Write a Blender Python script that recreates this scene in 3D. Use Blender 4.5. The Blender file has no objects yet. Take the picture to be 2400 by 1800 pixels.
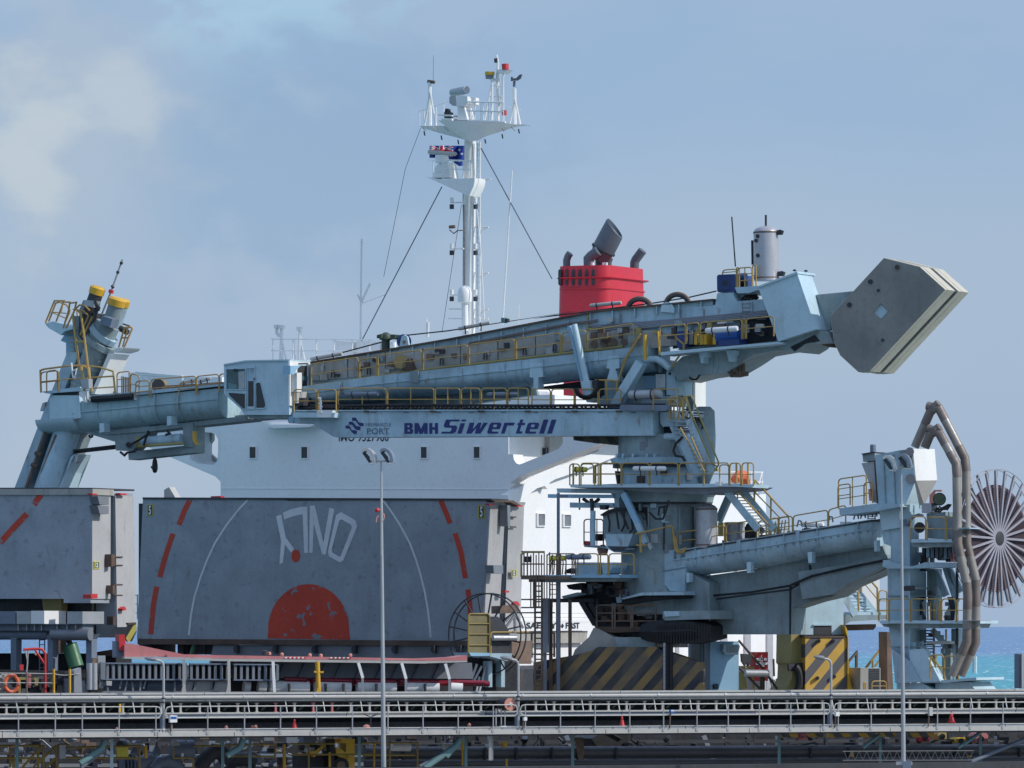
import bpy, bmesh, math, random
from mathutils import Vector, Matrix
random.seed(7)
R = math.radians
sc = bpy.context.scene
C = sc.collection

# ------------------------------------------------------------------ camera, world, sun, exposure
F, H, CX, HY = 15000.0, 7.0, 1200.0, 1467.0      # focal length in photo pixels, eye height, principal column, horizon row
cam_d = bpy.data.cameras.new('camera')
cam = bpy.data.objects.new('camera', cam_d); C.objects.link(cam)
cam.location = (0, 0, H); cam.rotation_euler = (R(90), 0, 0)
cam_d.sensor_width = 36.0; cam_d.lens = 36.0 * F / 2400.0
cam_d.shift_y = (HY - 900.0) / 2400.0
cam_d.clip_start = 1.0; cam_d.clip_end = 60000.0
sc.camera = cam

SUN_AZ, SUN_EL = 106.0, 35.0       # clockwise from +Y
az, el = R(SUN_AZ), R(SUN_EL)
sdir = Vector((math.sin(az) * math.cos(el), math.cos(az) * math.cos(el), math.sin(el)))
sl = bpy.data.lights.new('sun', 'SUN'); sl.energy = 3.2; sl.angle = R(0.5); sl.color = (1.0, 0.955, 0.89)
so = bpy.data.objects.new('sun', sl); C.objects.link(so)
so.rotation_euler = (-sdir).to_track_quat('-Z', 'Y').to_euler()

world = bpy.data.worlds.new('World'); sc.world = world; world.use_nodes = True
wn = world.node_tree; wn.nodes.clear()
def N(t, ty, **k):
    n = t.nodes.new(ty)
    for a, b in k.items(): setattr(n, a, b)
    return n
def wl_(t, a, b): t.links.new(a, b)
def world_nodes():
    t = wn
    sky = N(t, 'ShaderNodeTexSky', sky_type='NISHITA', sun_disc=False)
    sky.sun_elevation = el; sky.sun_rotation = az
    sky.air_density = 1.0; sky.dust_density = 0.6; sky.ozone_density = 1.5
    tc = N(t, 'ShaderNodeTexCoord')
    mp = N(t, 'ShaderNodeMapping'); mp.inputs['Scale'].default_value = (1, 1, 1.5)
    mp.inputs['Location'].default_value = (0.0, 0.35, 0.06)
    wl_(t, tc.outputs['Generated'], mp.inputs['Vector'])
    n1 = N(t, 'ShaderNodeTexNoise'); n1.inputs['Scale'].default_value = 13; n1.inputs['Detail'].default_value = 7; n1.inputs['Roughness'].default_value = 0.5
    n1.inputs['Distortion'].default_value = 0.35
    n2 = N(t, 'ShaderNodeTexNoise'); n2.inputs['Scale'].default_value = 75; n2.inputs['Detail'].default_value = 9; n2.inputs['Roughness'].default_value = 0.5
    wl_(t, mp.outputs[0], n1.inputs['Vector']); wl_(t, mp.outputs[0], n2.inputs['Vector'])
    sx0 = N(t, 'ShaderNodeSeparateXYZ'); wl_(t, tc.outputs['Generated'], sx0.inputs[0])
    def ellipse(cx, cz, rx, rz, amp, nz, e0, e1):
        """soft noise-edged cloud patch centred on a direction"""
        sub = N(t, 'ShaderNodeVectorMath', operation='SUBTRACT'); sub.inputs[1].default_value = (cx, 0.995, cz); wl_(t, tc.outputs['Generated'], sub.inputs[0])
        scl = N(t, 'ShaderNodeVectorMath', operation='MULTIPLY'); scl.inputs[1].default_value = (1 / rx, 2.0, 1 / rz); wl_(t, sub.outputs[0], scl.inputs[0])
        ln = N(t, 'ShaderNodeVectorMath', operation='LENGTH'); wl_(t, scl.outputs[0], ln.inputs[0])
        ad = N(t, 'ShaderNodeMath', operation='MULTIPLY_ADD'); ad.inputs[1].default_value = amp; wl_(t, nz.outputs['Fac'], ad.inputs[0]); wl_(t, ln.outputs['Value'], ad.inputs[2])
        m = N(t, 'ShaderNodeMapRange', interpolation_type='SMOOTHSTEP'); m.inputs[1].default_value = e1 + amp * 0.5; m.inputs[2].default_value = e0 + amp * 0.5; m.inputs[3].default_value = 0.0; m.inputs[4].default_value = 1.0
        wl_(t, ad.outputs[0], m.inputs[0]); return m.outputs[0]
    def over(f, a, c, k=1.0):
        x = N(t, 'ShaderNodeMix', data_type='RGBA'); x.inputs[7].default_value = (*c, 1); wl_(t, a, x.inputs[6])
        if k != 1.0:
            q = N(t, 'ShaderNodeMath', operation='MULTIPLY'); q.inputs[1].default_value = k; wl_(t, f, q.inputs[0]); f = q.outputs[0]
        wl_(t, f, x.inputs[0]); return x.outputs[2]
    rc = N(t, 'ShaderNodeValToRGB'); rc.color_ramp.elements[0].position = 0.36; rc.color_ramp.elements[0].color = (0.29, 0.43, 0.65, 1)
    rc.color_ramp.elements[1].position = 0.64; rc.color_ramp.elements[1].color = (0.385, 0.485, 0.64, 1)
    e = rc.color_ramp.elements.new(0.50); e.color = (0.325, 0.45, 0.645, 1)
    wl_(t, n1.outputs['Fac'], rc.inputs[0])
    c = rc.outputs[0]
    c = over(ellipse(-0.042, 0.118, 0.030, 0.034, 1.9, n2, 0.75, 1.1), c, (0.36, 0.55, 0.735))
    c = over(ellipse(-0.079, 0.105, 0.012, 0.010, 1.5, n2, 0.5, 1.2), c, (0.36, 0.55, 0.735), 0.7)
    c = over(ellipse(-0.030, 0.072, 0.040, 0.022, 1.6, n2, 0.5, 1.15), c, (0.25, 0.39, 0.605), 0.85)
    c = over(ellipse(-0.070, 0.079, 0.022, 0.026, 2.4, n2, 0.2, 1.3), c, (0.385, 0.475, 0.615), 0.85)
    c = over(ellipse(-0.0755, 0.075, 0.0095, 0.0160, 3.2, n2, 0.1, 1.1), c, (0.53, 0.60, 0.67), 0.8)
    c = over(ellipse(-0.0600, 0.0830, 0.0085, 0.0080, 3.2, n2, 0.1, 1.1), c, (0.50, 0.575, 0.66), 0.7)
    c = over(ellipse(0.035, 0.052, 0.055, 0.020, 1.0, n1, 0.0, 1.5), c, (0.40, 0.50, 0.64), 0.65)
    class _o: pass
    mixw = _o(); mixw.outputs = {2: c}
    # paler toward the horizon
    sx = N(t, 'ShaderNodeSeparateXYZ'); wl_(t, tc.outputs['Generated'], sx.inputs[0])
    hz = N(t, 'ShaderNodeMapRange'); hz.inputs[1].default_value = 0.0; hz.inputs[2].default_value = 0.075; hz.inputs[3].default_value = 0.5; hz.inputs[4].default_value = 0.0
    wl_(t, sx.outputs[2], hz.inputs[0])
    mixh = N(t, 'ShaderNodeMix', data_type='RGBA'); mixh.inputs[7].default_value = (0.36, 0.475, 0.66, 1)
    wl_(t, hz.outputs[0], mixh.inputs[0]); wl_(t, mixw.outputs[2], mixh.inputs[6])
    bg1 = N(t, 'ShaderNodeBackground'); bg1.inputs['Strength'].default_value = 0.14
    wl_(t, sky.outputs[0], bg1.inputs['Color'])
    bg2 = N(t, 'ShaderNodeBackground'); bg2.inputs['Strength'].default_value = 1.0
    # the sky brightens overhead, raised to fill the shaded faces
    zr = N(t, 'ShaderNodeMapRange'); zr.inputs[1].default_value = 0.12; zr.inputs[2].default_value = 0.8; zr.inputs[3].default_value = 0.0; zr.inputs[4].default_value = 1.0
    wl_(t, sx.outputs[2], zr.inputs[0])
    mixz = N(t, 'ShaderNodeMix', data_type='RGBA'); mixz.inputs[7].default_value = (0.64, 0.84, 1.26, 1)
    wl_(t, zr.outputs[0], mixz.inputs[0]); wl_(t, mixh.outputs[2], mixz.inputs[6])
    wl_(t, mixz.outputs[2], bg2.inputs['Color'])
    # cloud cover: nearly closed near the horizon, opening to blue overhead
    cv = N(t, 'ShaderNodeMapRange'); cv.inputs[1].default_value = 0.12; cv.inputs[2].default_value = 0.7; cv.inputs[3].default_value = 0.88; cv.inputs[4].default_value = 0.50
    wl_(t, sx.outputs[2], cv.inputs[0])
    mx = N(t, 'ShaderNodeMixShader'); wl_(t, cv.outputs[0], mx.inputs[0]); wl_(t, bg1.outputs[0], mx.inputs[1]); wl_(t, bg2.outputs[0], mx.inputs[2])
    out = N(t, 'ShaderNodeOutputWorld'); wl_(t, mx.outputs[0], out.inputs[0])
world_nodes()
sc.view_settings.view_transform = 'Standard'; sc.view_settings.look = 'None'
sc.view_settings.exposure = 0.0; sc.view_settings.gamma = 1.0
try: sc.view_settings.use_curve_mapping = False
except Exception: pass
sc.cycles.max_bounces = 6; sc.cycles.diffuse_bounces = 3; sc.cycles.glossy_bounces = 3

# ------------------------------------------------------------------ photo-pixel to world helpers
def ray(p): return Vector(((p[0] - CX) / F, 1.0, (HY - p[1]) / F))
EYE = Vector((0, 0, H))
class Frame:
    """a vertical plane standing in the scene: origin O, turned by a; w is metres in front of it"""
    def __init__(s, px, D, a, O=None):
        s.a = a; s.n = Vector((-math.sin(a), -math.cos(a), 0)); s.u = Vector((math.cos(a), -math.sin(a), 0))
        s.O = O if O is not None else Vector(((px - CX) / F * D, D, 0))
    def pt(s, p, w=0.0):
        d = ray(p); t = (s.O.dot(s.n) + w - EYE.dot(s.n)) / d.dot(s.n)
        return EYE + d * t
    def side(s, p, w=0.0):          # the plane at right angles through the point under pixel p
        q = s.pt(p, w); return Frame(0, 0, s.a - math.pi / 2, Vector((q.x, q.y, 0)))
class Zm:
    def __init__(s, x, y, k): s.x, s.y, s.k = x, y, k
    def __call__(s, *a):
        r = [(s.x + a[i] / s.k, s.y + a[i + 1] / s.k) for i in range(0, len(a), 2)]
        return r[0] if len(r) == 1 else r
def rect(x0, y0, x1, y1): return [(x0, y0), (x1, y0), (x1, y1), (x0, y1)]
ZAX = Vector((0, 0, 1))

# ------------------------------------------------------------------ mesh builder
WL = {}
class MB:
    def __init__(s): s.v = []; s.f = []; s.m = []; s.mi = 0
    def add(s, vs, fs):
        o = len(s.v); s.v += [Vector(x) for x in vs]
        for f in fs: s.f.append([i + o for i in f]); s.m.append(s.mi)
        return s
    def prism(s, fr, poly, w0, w1, poly2=None):
        """polygon traced on the near face (w1), carried straight back to w0"""
        n = len(poly); a = [fr.pt(p, w1) for p in poly]
        b = [q - fr.n * (w1 - w0) for q in a] if poly2 is None else [fr.pt(p, w0) for p in poly2]
        return s.add(a + b, [list(range(n)), list(range(2 * n - 1, n - 1, -1))] + [[i, (i + 1) % n, n + (i + 1) % n, n + i] for i in range(n)])
    def flat(s, fr, poly, w):
        return s.add([fr.pt(p, w) for p in poly], [list(range(len(poly)))])
    def ring(s, fr, outer, inner, w0, w1):
        n = len(outer); A = [fr.pt(p, w1) for p in outer]; B = [fr.pt(p, w1) for p in inner]; d = fr.n * (w1 - w0)
        vs = A + B + [q - d for q in A] + [q - d for q in B]; fs = []
        for i in range(n):
            j = (i + 1) % n
            fs += [[i, j, n + j, n + i], [2*n + i, 3*n + i, 3*n + j, 2*n + j], [i, 2*n + i, 2*n + j, j], [n + i, n + j, 3*n + j, 3*n + i]]
        return s.add(vs, fs)
    def box(s, c, sx, sy, sz, u=Vector((1, 0, 0)), v=None, z=ZAX):
        u = Vector(u).normalized(); z = Vector(z).normalized()
        v = v if v is not None else z.cross(u); c = Vector(c)
        P = [c + u * (i * sx / 2) + v * (j * sy / 2) + z * (k * sz / 2) for k in (-1, 1) for j in (-1, 1) for i in (-1, 1)]
        return s.add(P, [[0, 1, 3, 2], [4, 6, 7, 5], [0, 4, 5, 1], [2, 3, 7, 6], [0, 2, 6, 4], [1, 5, 7, 3]])
    def beam(s, a, b, wd, ht, up=ZAX):
        a = Vector(a); b = Vector(b); d = (b - a); L = d.length; d.normalize()
        sd = d.cross(up)
        if sd.length < 1e-4: sd = d.cross(Vector((1, 0, 0)))
        sd.normalize(); t = sd.cross(d)
        return s.box((a + b) / 2, L, wd, ht, d, sd, t)
    def tube(s, pts, r, seg=8, closed=False, cap=True, r2=None):
        pts = [Vector(p) for p in pts]; n = len(pts)
        if n < 2: return s
        rad = r if isinstance(r, (list, tuple)) else [r] * n
        d0 = (pts[1] - pts[0]).normalized()
        nx = d0.cross(ZAX)
        if nx.length < 1e-3: nx = Vector((1, 0, 0))
        nx.normalize(); vs = []
        for i in range(n):
            if closed: a = (pts[i] - pts[i - 1]).normalized(); b = (pts[(i + 1) % n] - pts[i]).normalized()
            else:
                a = (pts[i] - pts[i - 1]).normalized() if i else (pts[1] - pts[0]).normalized()
                b = (pts[i + 1] - pts[i]).normalized() if i < n - 1 else a
            t = (a + b)
            if t.length < 1e-4: t = a
            t.normalize(); nx = (nx - t * nx.dot(t))
            if nx.length < 1e-4: nx = t.orthogonal()
            nx.normalize(); ny = t.cross(nx)
            k = 1.0 / max(0.5, math.sqrt(max(0.0, (1 + a.dot(b)) / 2)))
            turn = (b - a)
            for j in range(seg):
                th = 2 * math.pi * j / seg
                o = nx * math.cos(th) + ny * math.sin(th)
                if turn.length > 1e-3:
                    tn = turn.normalized(); c = o.dot(tn); o = o + tn * (c * (k - 1))
                vs.append(pts[i] + o * rad[i])
        fs = []
        for i in range(n if closed else n - 1):
            q = ((i + 1) % n) * seg
            for j in range(seg):
                fs.append([i * seg + j, i * seg + (j + 1) % seg, q + (j + 1) % seg, q + j])
        if cap and not closed:
            fs.append(list(range(seg))[::-1]); fs.append(list(range((n - 1) * seg, n * seg)))
        return s.add(vs, fs)
    def line(s, fr, pts, r, w=0, seg=6):
        return s.tube([fr.pt(p, w) for p in pts], r, seg)
    def cyl(s, a, b, r, seg=20, r2=None):
        return s.tube([a, b], [r, r if r2 is None else r2], seg)
    def lathe(s, c, axis, prof, seg=24):
        """prof: (height along axis, radius)"""
        axis = Vector(axis).normalized(); c = Vector(c)
        nx = axis.orthogonal().normalized(); ny = axis.cross(nx); vs = []
        for h, r in prof:
            for j in range(seg):
                th = 2 * math.pi * j / seg
                vs.append(c + axis * h + (nx * math.cos(th) + ny * math.sin(th)) * max(r, 1e-4))
        fs = []
        for i in range(len(prof) - 1):
            for j in range(seg):
                fs.append([i * seg + j, i * seg + (j + 1) % seg, (i + 1) * seg + (j + 1) % seg, (i + 1) * seg + j])
        fs += [list(range(seg))[::-1], list(range((len(prof) - 1) * seg, len(prof) * seg))]
        return s.add(vs, fs)
    def sweep(s, fr, st, prof, w=0.0):
        """st: (px, ytop, ybot) stations; prof: (w, v) outline with v 0 top .. 1 bottom, in metres along w"""
        n = len(prof); vs = []
        for x, yt, yb in st:
            A = fr.pt((x, yt), w); B = fr.pt((x, yb), w)
            for pw, v in prof: vs.append(A.lerp(B, v) + fr.n * pw)
        fs = []
        for i in range(len(st) - 1):
            for j in range(n):
                fs.append([i * n + j, i * n + (j + 1) % n, (i + 1) * n + (j + 1) % n, (i + 1) * n + j])
        fs += [list(range(n))[::-1], list(range((len(st) - 1) * n, len(st) * n))]
        return s.add(vs, fs)
    def build(s, name, mat, parent=None, smooth=True, label=None, cat=None, group=None, kind=None):
        if parent is not None: off = WL[parent.name]
        else:
            lo = Vector((min(v.x for v in s.v), min(v.y for v in s.v), min(v.z for v in s.v)))
            hi = Vector((max(v.x for v in s.v), max(v.y for v in s.v), max(v.z for v in s.v)))
            off = Vector(((lo.x + hi.x) / 2, (lo.y + hi.y) / 2, lo.z))
        me = bpy.data.meshes.new(name)
        me.from_pydata([v - off for v in s.v], [], s.f)
        for m in (mat if isinstance(mat, (list, tuple)) else [mat]): me.materials.append(m)
        me.polygons.foreach_set('material_index', s.m)
        bm = bmesh.new(); bm.from_mesh(me); bmesh.ops.recalc_face_normals(bm, faces=bm.faces); bm.to_mesh(me); bm.free()
        if smooth:
            me.polygons.foreach_set('use_smooth', [True] * len(me.polygons)); me.set_sharp_from_angle(angle=R(32))
        me.update()
        o = bpy.data.objects.new(name, me); C.objects.link(o)
        if parent is not None: o.parent = parent
        else: o.location = off
        WL[o.name] = off
        tag(o, label, cat, group, kind)
        return o
def tag(o, label=None, cat=None, group=None, kind=None):
    if label: o['label'] = label
    if cat: o['category'] = cat
    if group: o['group'] = group
    if kind: o['kind'] = kind
    return o
def empty(name, loc, label, cat, group=None):
    o = bpy.data.objects.new(name, None); C.objects.link(o); o.location = loc; o.empty_display_size = 0.5
    WL[o.name] = Vector(loc); tag(o, label, cat, group); return o
def dup(o, loc, label=None):
    """copy of a thing with copies of its parts and sub-parts"""
    r = o.copy(); C.objects.link(r); r.location = loc; WL[r.name] = Vector(loc)
    if label: r['label'] = label
    for ch in list(o.children):
        c = ch.copy(); C.objects.link(c); c.parent = r
        for g in list(ch.children):
            d = g.copy(); C.objects.link(d); d.parent = c
    return r
def shift(o, d):
    """same part again beside itself (shares the mesh)"""
    c = o.copy(); C.objects.link(c); c.location = Vector(o.location) + Vector(d); return c

# ------------------------------------------------------------------ materials
def lin(r, g, b):
    f = lambda c: (c / 255 / 12.92) if c / 255 <= 0.04045 else ((c / 255 + 0.055) / 1.055) ** 2.4
    return (f(r), f(g), f(b))
def paint(name, col, rough=0.5, var=0.18, rust=0.0, streak=0.0, metal=0.0, dirt=(0.12, 0.10, 0.08), rustc=(0.20, 0.085, 0.035), sc_=1.0, spots=0.0, chips=None, bump=0.0, spec=0.5):
    m = bpy.data.materials.new(name); m.use_nodes = True; t = m.node_tree; t.nodes.clear()
    geo = N(t, 'ShaderNodeNewGeometry')
    def noise(scale, sx, sz, det=4, rg=0.55):
        mp = N(t, 'ShaderNodeMapping'); mp.inputs['Scale'].default_value = (sx, sx, sz); wl_(t, geo.outputs['Position'], mp.inputs['Vector'])
        n = N(t, 'ShaderNodeTexNoise'); n.inputs['Scale'].default_value = scale; n.inputs['Detail'].default_value = det; n.inputs['Roughness'].default_value = rg
        wl_(t, mp.outputs[0], n.inputs['Vector']); return n.outputs['Fac']
    def ramp(src, a, b, lo=0.0, hi=1.0):
        r = N(t, 'ShaderNodeMapRange'); r.inputs[1].default_value = a; r.inputs[2].default_value = b; r.inputs[3].default_value = lo; r.inputs[4].default_value = hi
        wl_(t, src, r.inputs[0]); return r.outputs[0]
    def mix(f, a, b):
        x = N(t, 'ShaderNodeMix', data_type='RGBA')
        if isinstance(f, float): x.inputs[0].default_value = f
        else: wl_(t, f, x.inputs[0])
        for i, c in ((6, a), (7, b)):
            if isinstance(c, tuple): x.inputs[i].default_value = (c[0], c[1], c[2], 1)
            else: wl_(t, c, x.inputs[i])
        return x.outputs[2]
    col = tuple(col)
    base = mix(ramp(noise(0.55 * sc_, 1, 1.0), 0.35, 0.65), tuple(c * (1 - var) for c in col), tuple(min(1, c * (1 + var)) for c in col))
    n2 = noise(5.0 * sc_, 1, 1, 3)
    base = mix(ramp(n2, 0.52, 0.8, 0.0, 0.25 + var), base, tuple(c * 0.62 for c in col))
    if streak > 0:
        base = mix(ramp(noise(3.2, 1.0, 0.10, 4, 0.6), 0.54, 0.78, 0.0, streak), base, dirt)
    if spots > 0:
        base = mix(ramp(noise(2.6, 1, 1, 2, 0.4), 0.655, 0.70, 0.0, spots), base, (0.05, 0.04, 0.035))
    if rust > 0:
        base = mix(ramp(noise(1.7, 1.0, 0.45, 6, 0.65), 0.60, 0.72, 0.0, rust), base, rustc)
    if chips is not None:
        base = mix(ramp(noise(1.9, 1, 1, 4, 0.6), 0.615, 0.635, 0.0, 1.0), base, chips)
    b = N(t, 'ShaderNodeBsdfPrincipled'); wl_(t, base, b.inputs['Base Color'])
    b.inputs['Metallic'].default_value = metal
    b.inputs['Specular IOR Level'].default_value = spec
    wl_(t, ramp(n2, 0.3, 0.7, max(0.05, rough - 0.08), min(1, rough + 0.12)), b.inputs['Roughness'])
    if bump > 0:
        bp = N(t, 'ShaderNodeBump'); bp.inputs['Strength'].default_value = bump; bp.inputs['Distance'].default_value = 0.05
        wl_(t, noise(1.3, 1, 1, 3), bp.inputs['Height']); wl_(t, bp.outputs[0], b.inputs['Normal'])
    o = N(t, 'ShaderNodeOutputMaterial'); wl_(t, b.outputs[0], o.inputs[0]); return m
def stripes(name, fr, ca, cb, period=1.0, slope=1.0, grime=0.3):
    """slanted warning bands; coordinates run along the plate (u) and up (z)"""
    m = bpy.data.materials.new(name); m.use_nodes = True; t = m.node_tree; t.nodes.clear()
    geo = N(t, 'ShaderNodeNewGeometry')
    d = N(t, 'ShaderNodeVectorMath', operation='DOT_PRODUCT'); d.inputs[1].default_value = (fr.u.x / period, fr.u.y / period, -slope / period)
    wl_(t, geo.outputs['Position'], d.inputs[0])
    fr_ = N(t, 'ShaderNodeMath', operation='FRACT'); wl_(t, d.outputs['Value'], fr_.inputs[0])
    gt = N(t, 'ShaderNodeMath', operation='GREATER_THAN'); gt.inputs[1].default_value = 0.5; wl_(t, fr_.outputs[0], gt.inputs[0])
    x = N(t, 'ShaderNodeMix', data_type='RGBA'); x.inputs[6].default_value = (*ca, 1); x.inputs[7].default_value = (*cb, 1); wl_(t, gt.outputs[0], x.inputs[0])
    n = N(t, 'ShaderNodeTexNoise'); n.inputs['Scale'].default_value = 0.9; n.inputs['Detail'].default_value = 6; wl_(t, geo.outputs['Position'], n.inputs['Vector'])
    mr = N(t, 'ShaderNodeMapRange'); mr.inputs[1].default_value = 0.42; mr.inputs[2].default_value = 0.7; mr.inputs[3].default_value = 0; mr.inputs[4].default_value = grime; wl_(t, n.outputs['Fac'], mr.inputs[0])
    y = N(t, 'ShaderNodeMix', data_type='RGBA'); y.inputs[7].default_value = (0.11, 0.095, 0.075, 1); wl_(t, mr.outputs[0], y.inputs[0]); wl_(t, x.outputs[2], y.inputs[6])
    b = N(t, 'ShaderNodeBsdfPrincipled'); b.inputs['Roughness'].default_value = 0.6; wl_(t, y.outputs[2], b.inputs['Base Color'])
    o = N(t, 'ShaderNodeOutputMaterial'); wl_(t, b.outputs[0], o.inputs[0]); return m

M = {}
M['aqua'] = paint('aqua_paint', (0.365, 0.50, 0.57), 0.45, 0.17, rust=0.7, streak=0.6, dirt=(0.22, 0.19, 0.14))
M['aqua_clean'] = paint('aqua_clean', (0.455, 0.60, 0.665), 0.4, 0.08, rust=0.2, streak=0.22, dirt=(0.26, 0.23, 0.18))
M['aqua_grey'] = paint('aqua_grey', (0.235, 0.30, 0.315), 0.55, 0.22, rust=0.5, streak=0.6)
M['aqua_rusty'] = paint('aqua_rusty', (0.33, 0.47, 0.51), 0.5, 0.15, rust=0.75, streak=0.6, dirt=(0.22, 0.15, 0.09))
M['sky_blue'] = paint('sky_blue_paint', (0.27, 0.46, 0.60), 0.4, 0.08, rust=0.1, streak=0.25)
M['beige_cover'] = paint('beige_cover', (0.35, 0.34, 0.31), 0.6, 0.15, rust=0.3, streak=0.55)
M['yellow_rail'] = paint('yellow_rail', (0.43, 0.285, 0.085), 0.5, 0.15, rust=0.7)
M['orange_rail'] = paint('orange_rail', (0.47, 0.275, 0.09), 0.5, 0.15, rust=0.7)
M['yellow'] = paint('yellow_enamel', (0.64, 0.37, 0.03), 0.4, 0.1, streak=0.25)
M['machine_yellow'] = paint('machine_yellow', (0.66, 0.42, 0.03), 0.4, 0.1, streak=0.2)
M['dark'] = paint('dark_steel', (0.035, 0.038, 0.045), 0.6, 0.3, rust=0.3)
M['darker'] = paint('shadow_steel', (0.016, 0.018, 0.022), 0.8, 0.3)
M['rusty'] = paint('rusty_steel', (0.10, 0.065, 0.048), 0.75, 0.35, rust=0.8)
M['brownrail'] = paint('brown_rail', (0.17, 0.115, 0.085), 0.7, 0.3, rust=0.6)
M['rubber'] = paint('rubber', (0.014, 0.015, 0.018), 0.7, 0.2)
M['white_ship'] = paint('ship_white', (0.79, 0.79, 0.785), 0.45, 0.02, streak=0.05, dirt=(0.5, 0.42, 0.33), bump=0.12)
M['white'] = paint('white_enamel', (0.76, 0.76, 0.74), 0.4, 0.04, streak=0.1, dirt=(0.4, 0.3, 0.2))
M['dim_yellow'] = paint('dim_yellow', (0.27, 0.19, 0.045), 0.55, 0.15, rust=0.5)
M['cream'] = paint('cream_steel', (0.44, 0.43, 0.40), 0.5, 0.06, rust=0.1, streak=0.25)
M['red_funnel'] = paint('funnel_red', (0.56, 0.022, 0.04), 0.4, 0.06, streak=0.15, dirt=(0.2, 0.03, 0.03))
M['red'] = paint('signal_red', (0.50, 0.03, 0.03), 0.45, 0.12)
M['pink'] = paint('faded_red', (0.48, 0.17, 0.17), 0.55, 0.12, streak=0.3)
M['exhaust'] = paint('exhaust_grey', (0.105, 0.12, 0.145), 0.45, 0.1, streak=0.2, dirt=(0.07, 0.07, 0.075))
M['shaded_grey'] = paint('shaded_grey', (0.085, 0.09, 0.10), 0.4, 0.15)  # grey darkened to paint in the shade under the gallery
M['blade_grey'] = paint('blade_grey', (0.30, 0.29, 0.33), 0.5, 0.12, streak=.2)
M['maroon'] = paint('maroon_pipe', (0.20, 0.010, 0.025), 0.3, 0.1)
M['black'] = paint('black', (0.012, 0.012, 0.014), 0.5, 0.1)
M['hatch'] = paint('hatch_grey', (0.285, 0.32, 0.355), 0.6, 0.10, rust=0.3, spots=0.22, streak=0.2, dirt=(0.11, 0.12, 0.13), sc_=1.2)
M['hatch_side'] = paint('hatch_side', (0.40, 0.40, 0.40), 0.55, 0.07, rust=0.3, streak=0.15)
M['hatch_red'] = paint('hatch_red', (0.52, 0.05, 0.022), 0.55, 0.1, chips=(0.20, 0.22, 0.24))
M['hatch_white'] = paint('hatch_white', (0.66, 0.68, 0.70), 0.55, 0.08)
M['concrete'] = paint('counterweight_concrete', (0.245, 0.24, 0.22), 0.8, 0.16, streak=0.25, dirt=(0.10, 0.10, 0.09), sc_=0.8)
M['concrete_edge'] = paint('counterweight_edge', (0.55, 0.51, 0.41), 0.75, 0.08, streak=0.3, dirt=(0.3, 0.27, 0.2))
M['tank'] = paint('tank_steel', (0.46, 0.45, 0.47), 0.32, 0.08, metal=0.25, rust=0.22, streak=0.15)
M['pipe'] = paint('weathered_pipe', (0.30, 0.27, 0.24), 0.42, 0.18, metal=0.2, streak=0.55, dirt=(0.15, 0.10, 0.07))
M['pipe_dark'] = paint('weathered_pipe_dark', (0.19, 0.155, 0.135), 0.5, 0.25, metal=0.2, streak=0.5)
M['galv'] = paint('galvanised', (0.40, 0.41, 0.42), 0.42, 0.08, metal=0.4, streak=0.15)
M['galv_dark'] = paint('galvanised_dark', (0.20, 0.215, 0.24), 0.5, 0.12, metal=0.2)
M['slate'] = paint('slate_blue', (0.15, 0.185, 0.24), 0.5, 0.12)
M['glassd'] = paint('dark_glass', (0.02, 0.03, 0.035), 0.08, 0.1)
M['glass_teal'] = paint('teal_glass', (0.06, 0.13, 0.14), 0.06, 0.35, sc_=3)
M['motor_blue'] = paint('motor_blue', (0.018, 0.045, 0.17), 0.4, 0.15)
M['blue_lit'] = paint('bright_blue', (0.02, 0.10, 0.36), 0.4, 0.15)
M['navy'] = paint('navy_lettering', (0.018, 0.028, 0.155), 0.5, 0.08)
M['slate_text'] = paint('slate_lettering', (0.10, 0.15, 0.22), 0.5, 0.05)
M['black_text'] = paint('black_lettering', (0.02, 0.025, 0.035), 0.5, 0.05)
M['green'] = paint('green_paint', (0.055, 0.17, 0.085), 0.4, 0.1)
M['teal_pipe'] = paint('teal_pipe', (0.13, 0.24, 0.25), 0.45, 0.15)
M['green_dark'] = paint('dark_green', (0.045, 0.075, 0.05), 0.5, 0.15)
M['cable_brown'] = paint('cable_brown', (0.12, 0.08, 0.095), 0.6, 0.15)
M['orange'] = paint('safety_orange', (0.72, 0.14, 0.05), 0.45, 0.1)
M['salmon'] = paint('faded_orange', (0.60, 0.26, 0.20), 0.5, 0.08)
M['tan'] = paint('tan_mesh', (0.19, 0.16, 0.075), 0.6, 0.2)
M['olive'] = paint('olive_yellow', (0.33, 0.27, 0.10), 0.55, 0.1)
M['sign_yellow'] = paint('sign_yellow', (0.60, 0.52, 0.06), 0.5, 0.1)
M['asphalt'] = paint('quay_concrete', (0.24, 0.235, 0.22), 0.85, 0.25, bump=0.2)
M['hull'] = paint('hull_paint', (0.10, 0.045, 0.04), 0.6, 0.2, rust=0.3)
M['flag_blue'] = paint('flag_blue', (0.012, 0.035, 0.25), 0.7, 0.1)
M['flag_white'] = paint('flag_white', (0.72, 0.72, 0.72), 0.7, 0.03)
M['flag_red'] = paint('flag_red', (0.6, 0.03, 0.05), 0.7, 0.05)
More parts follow.
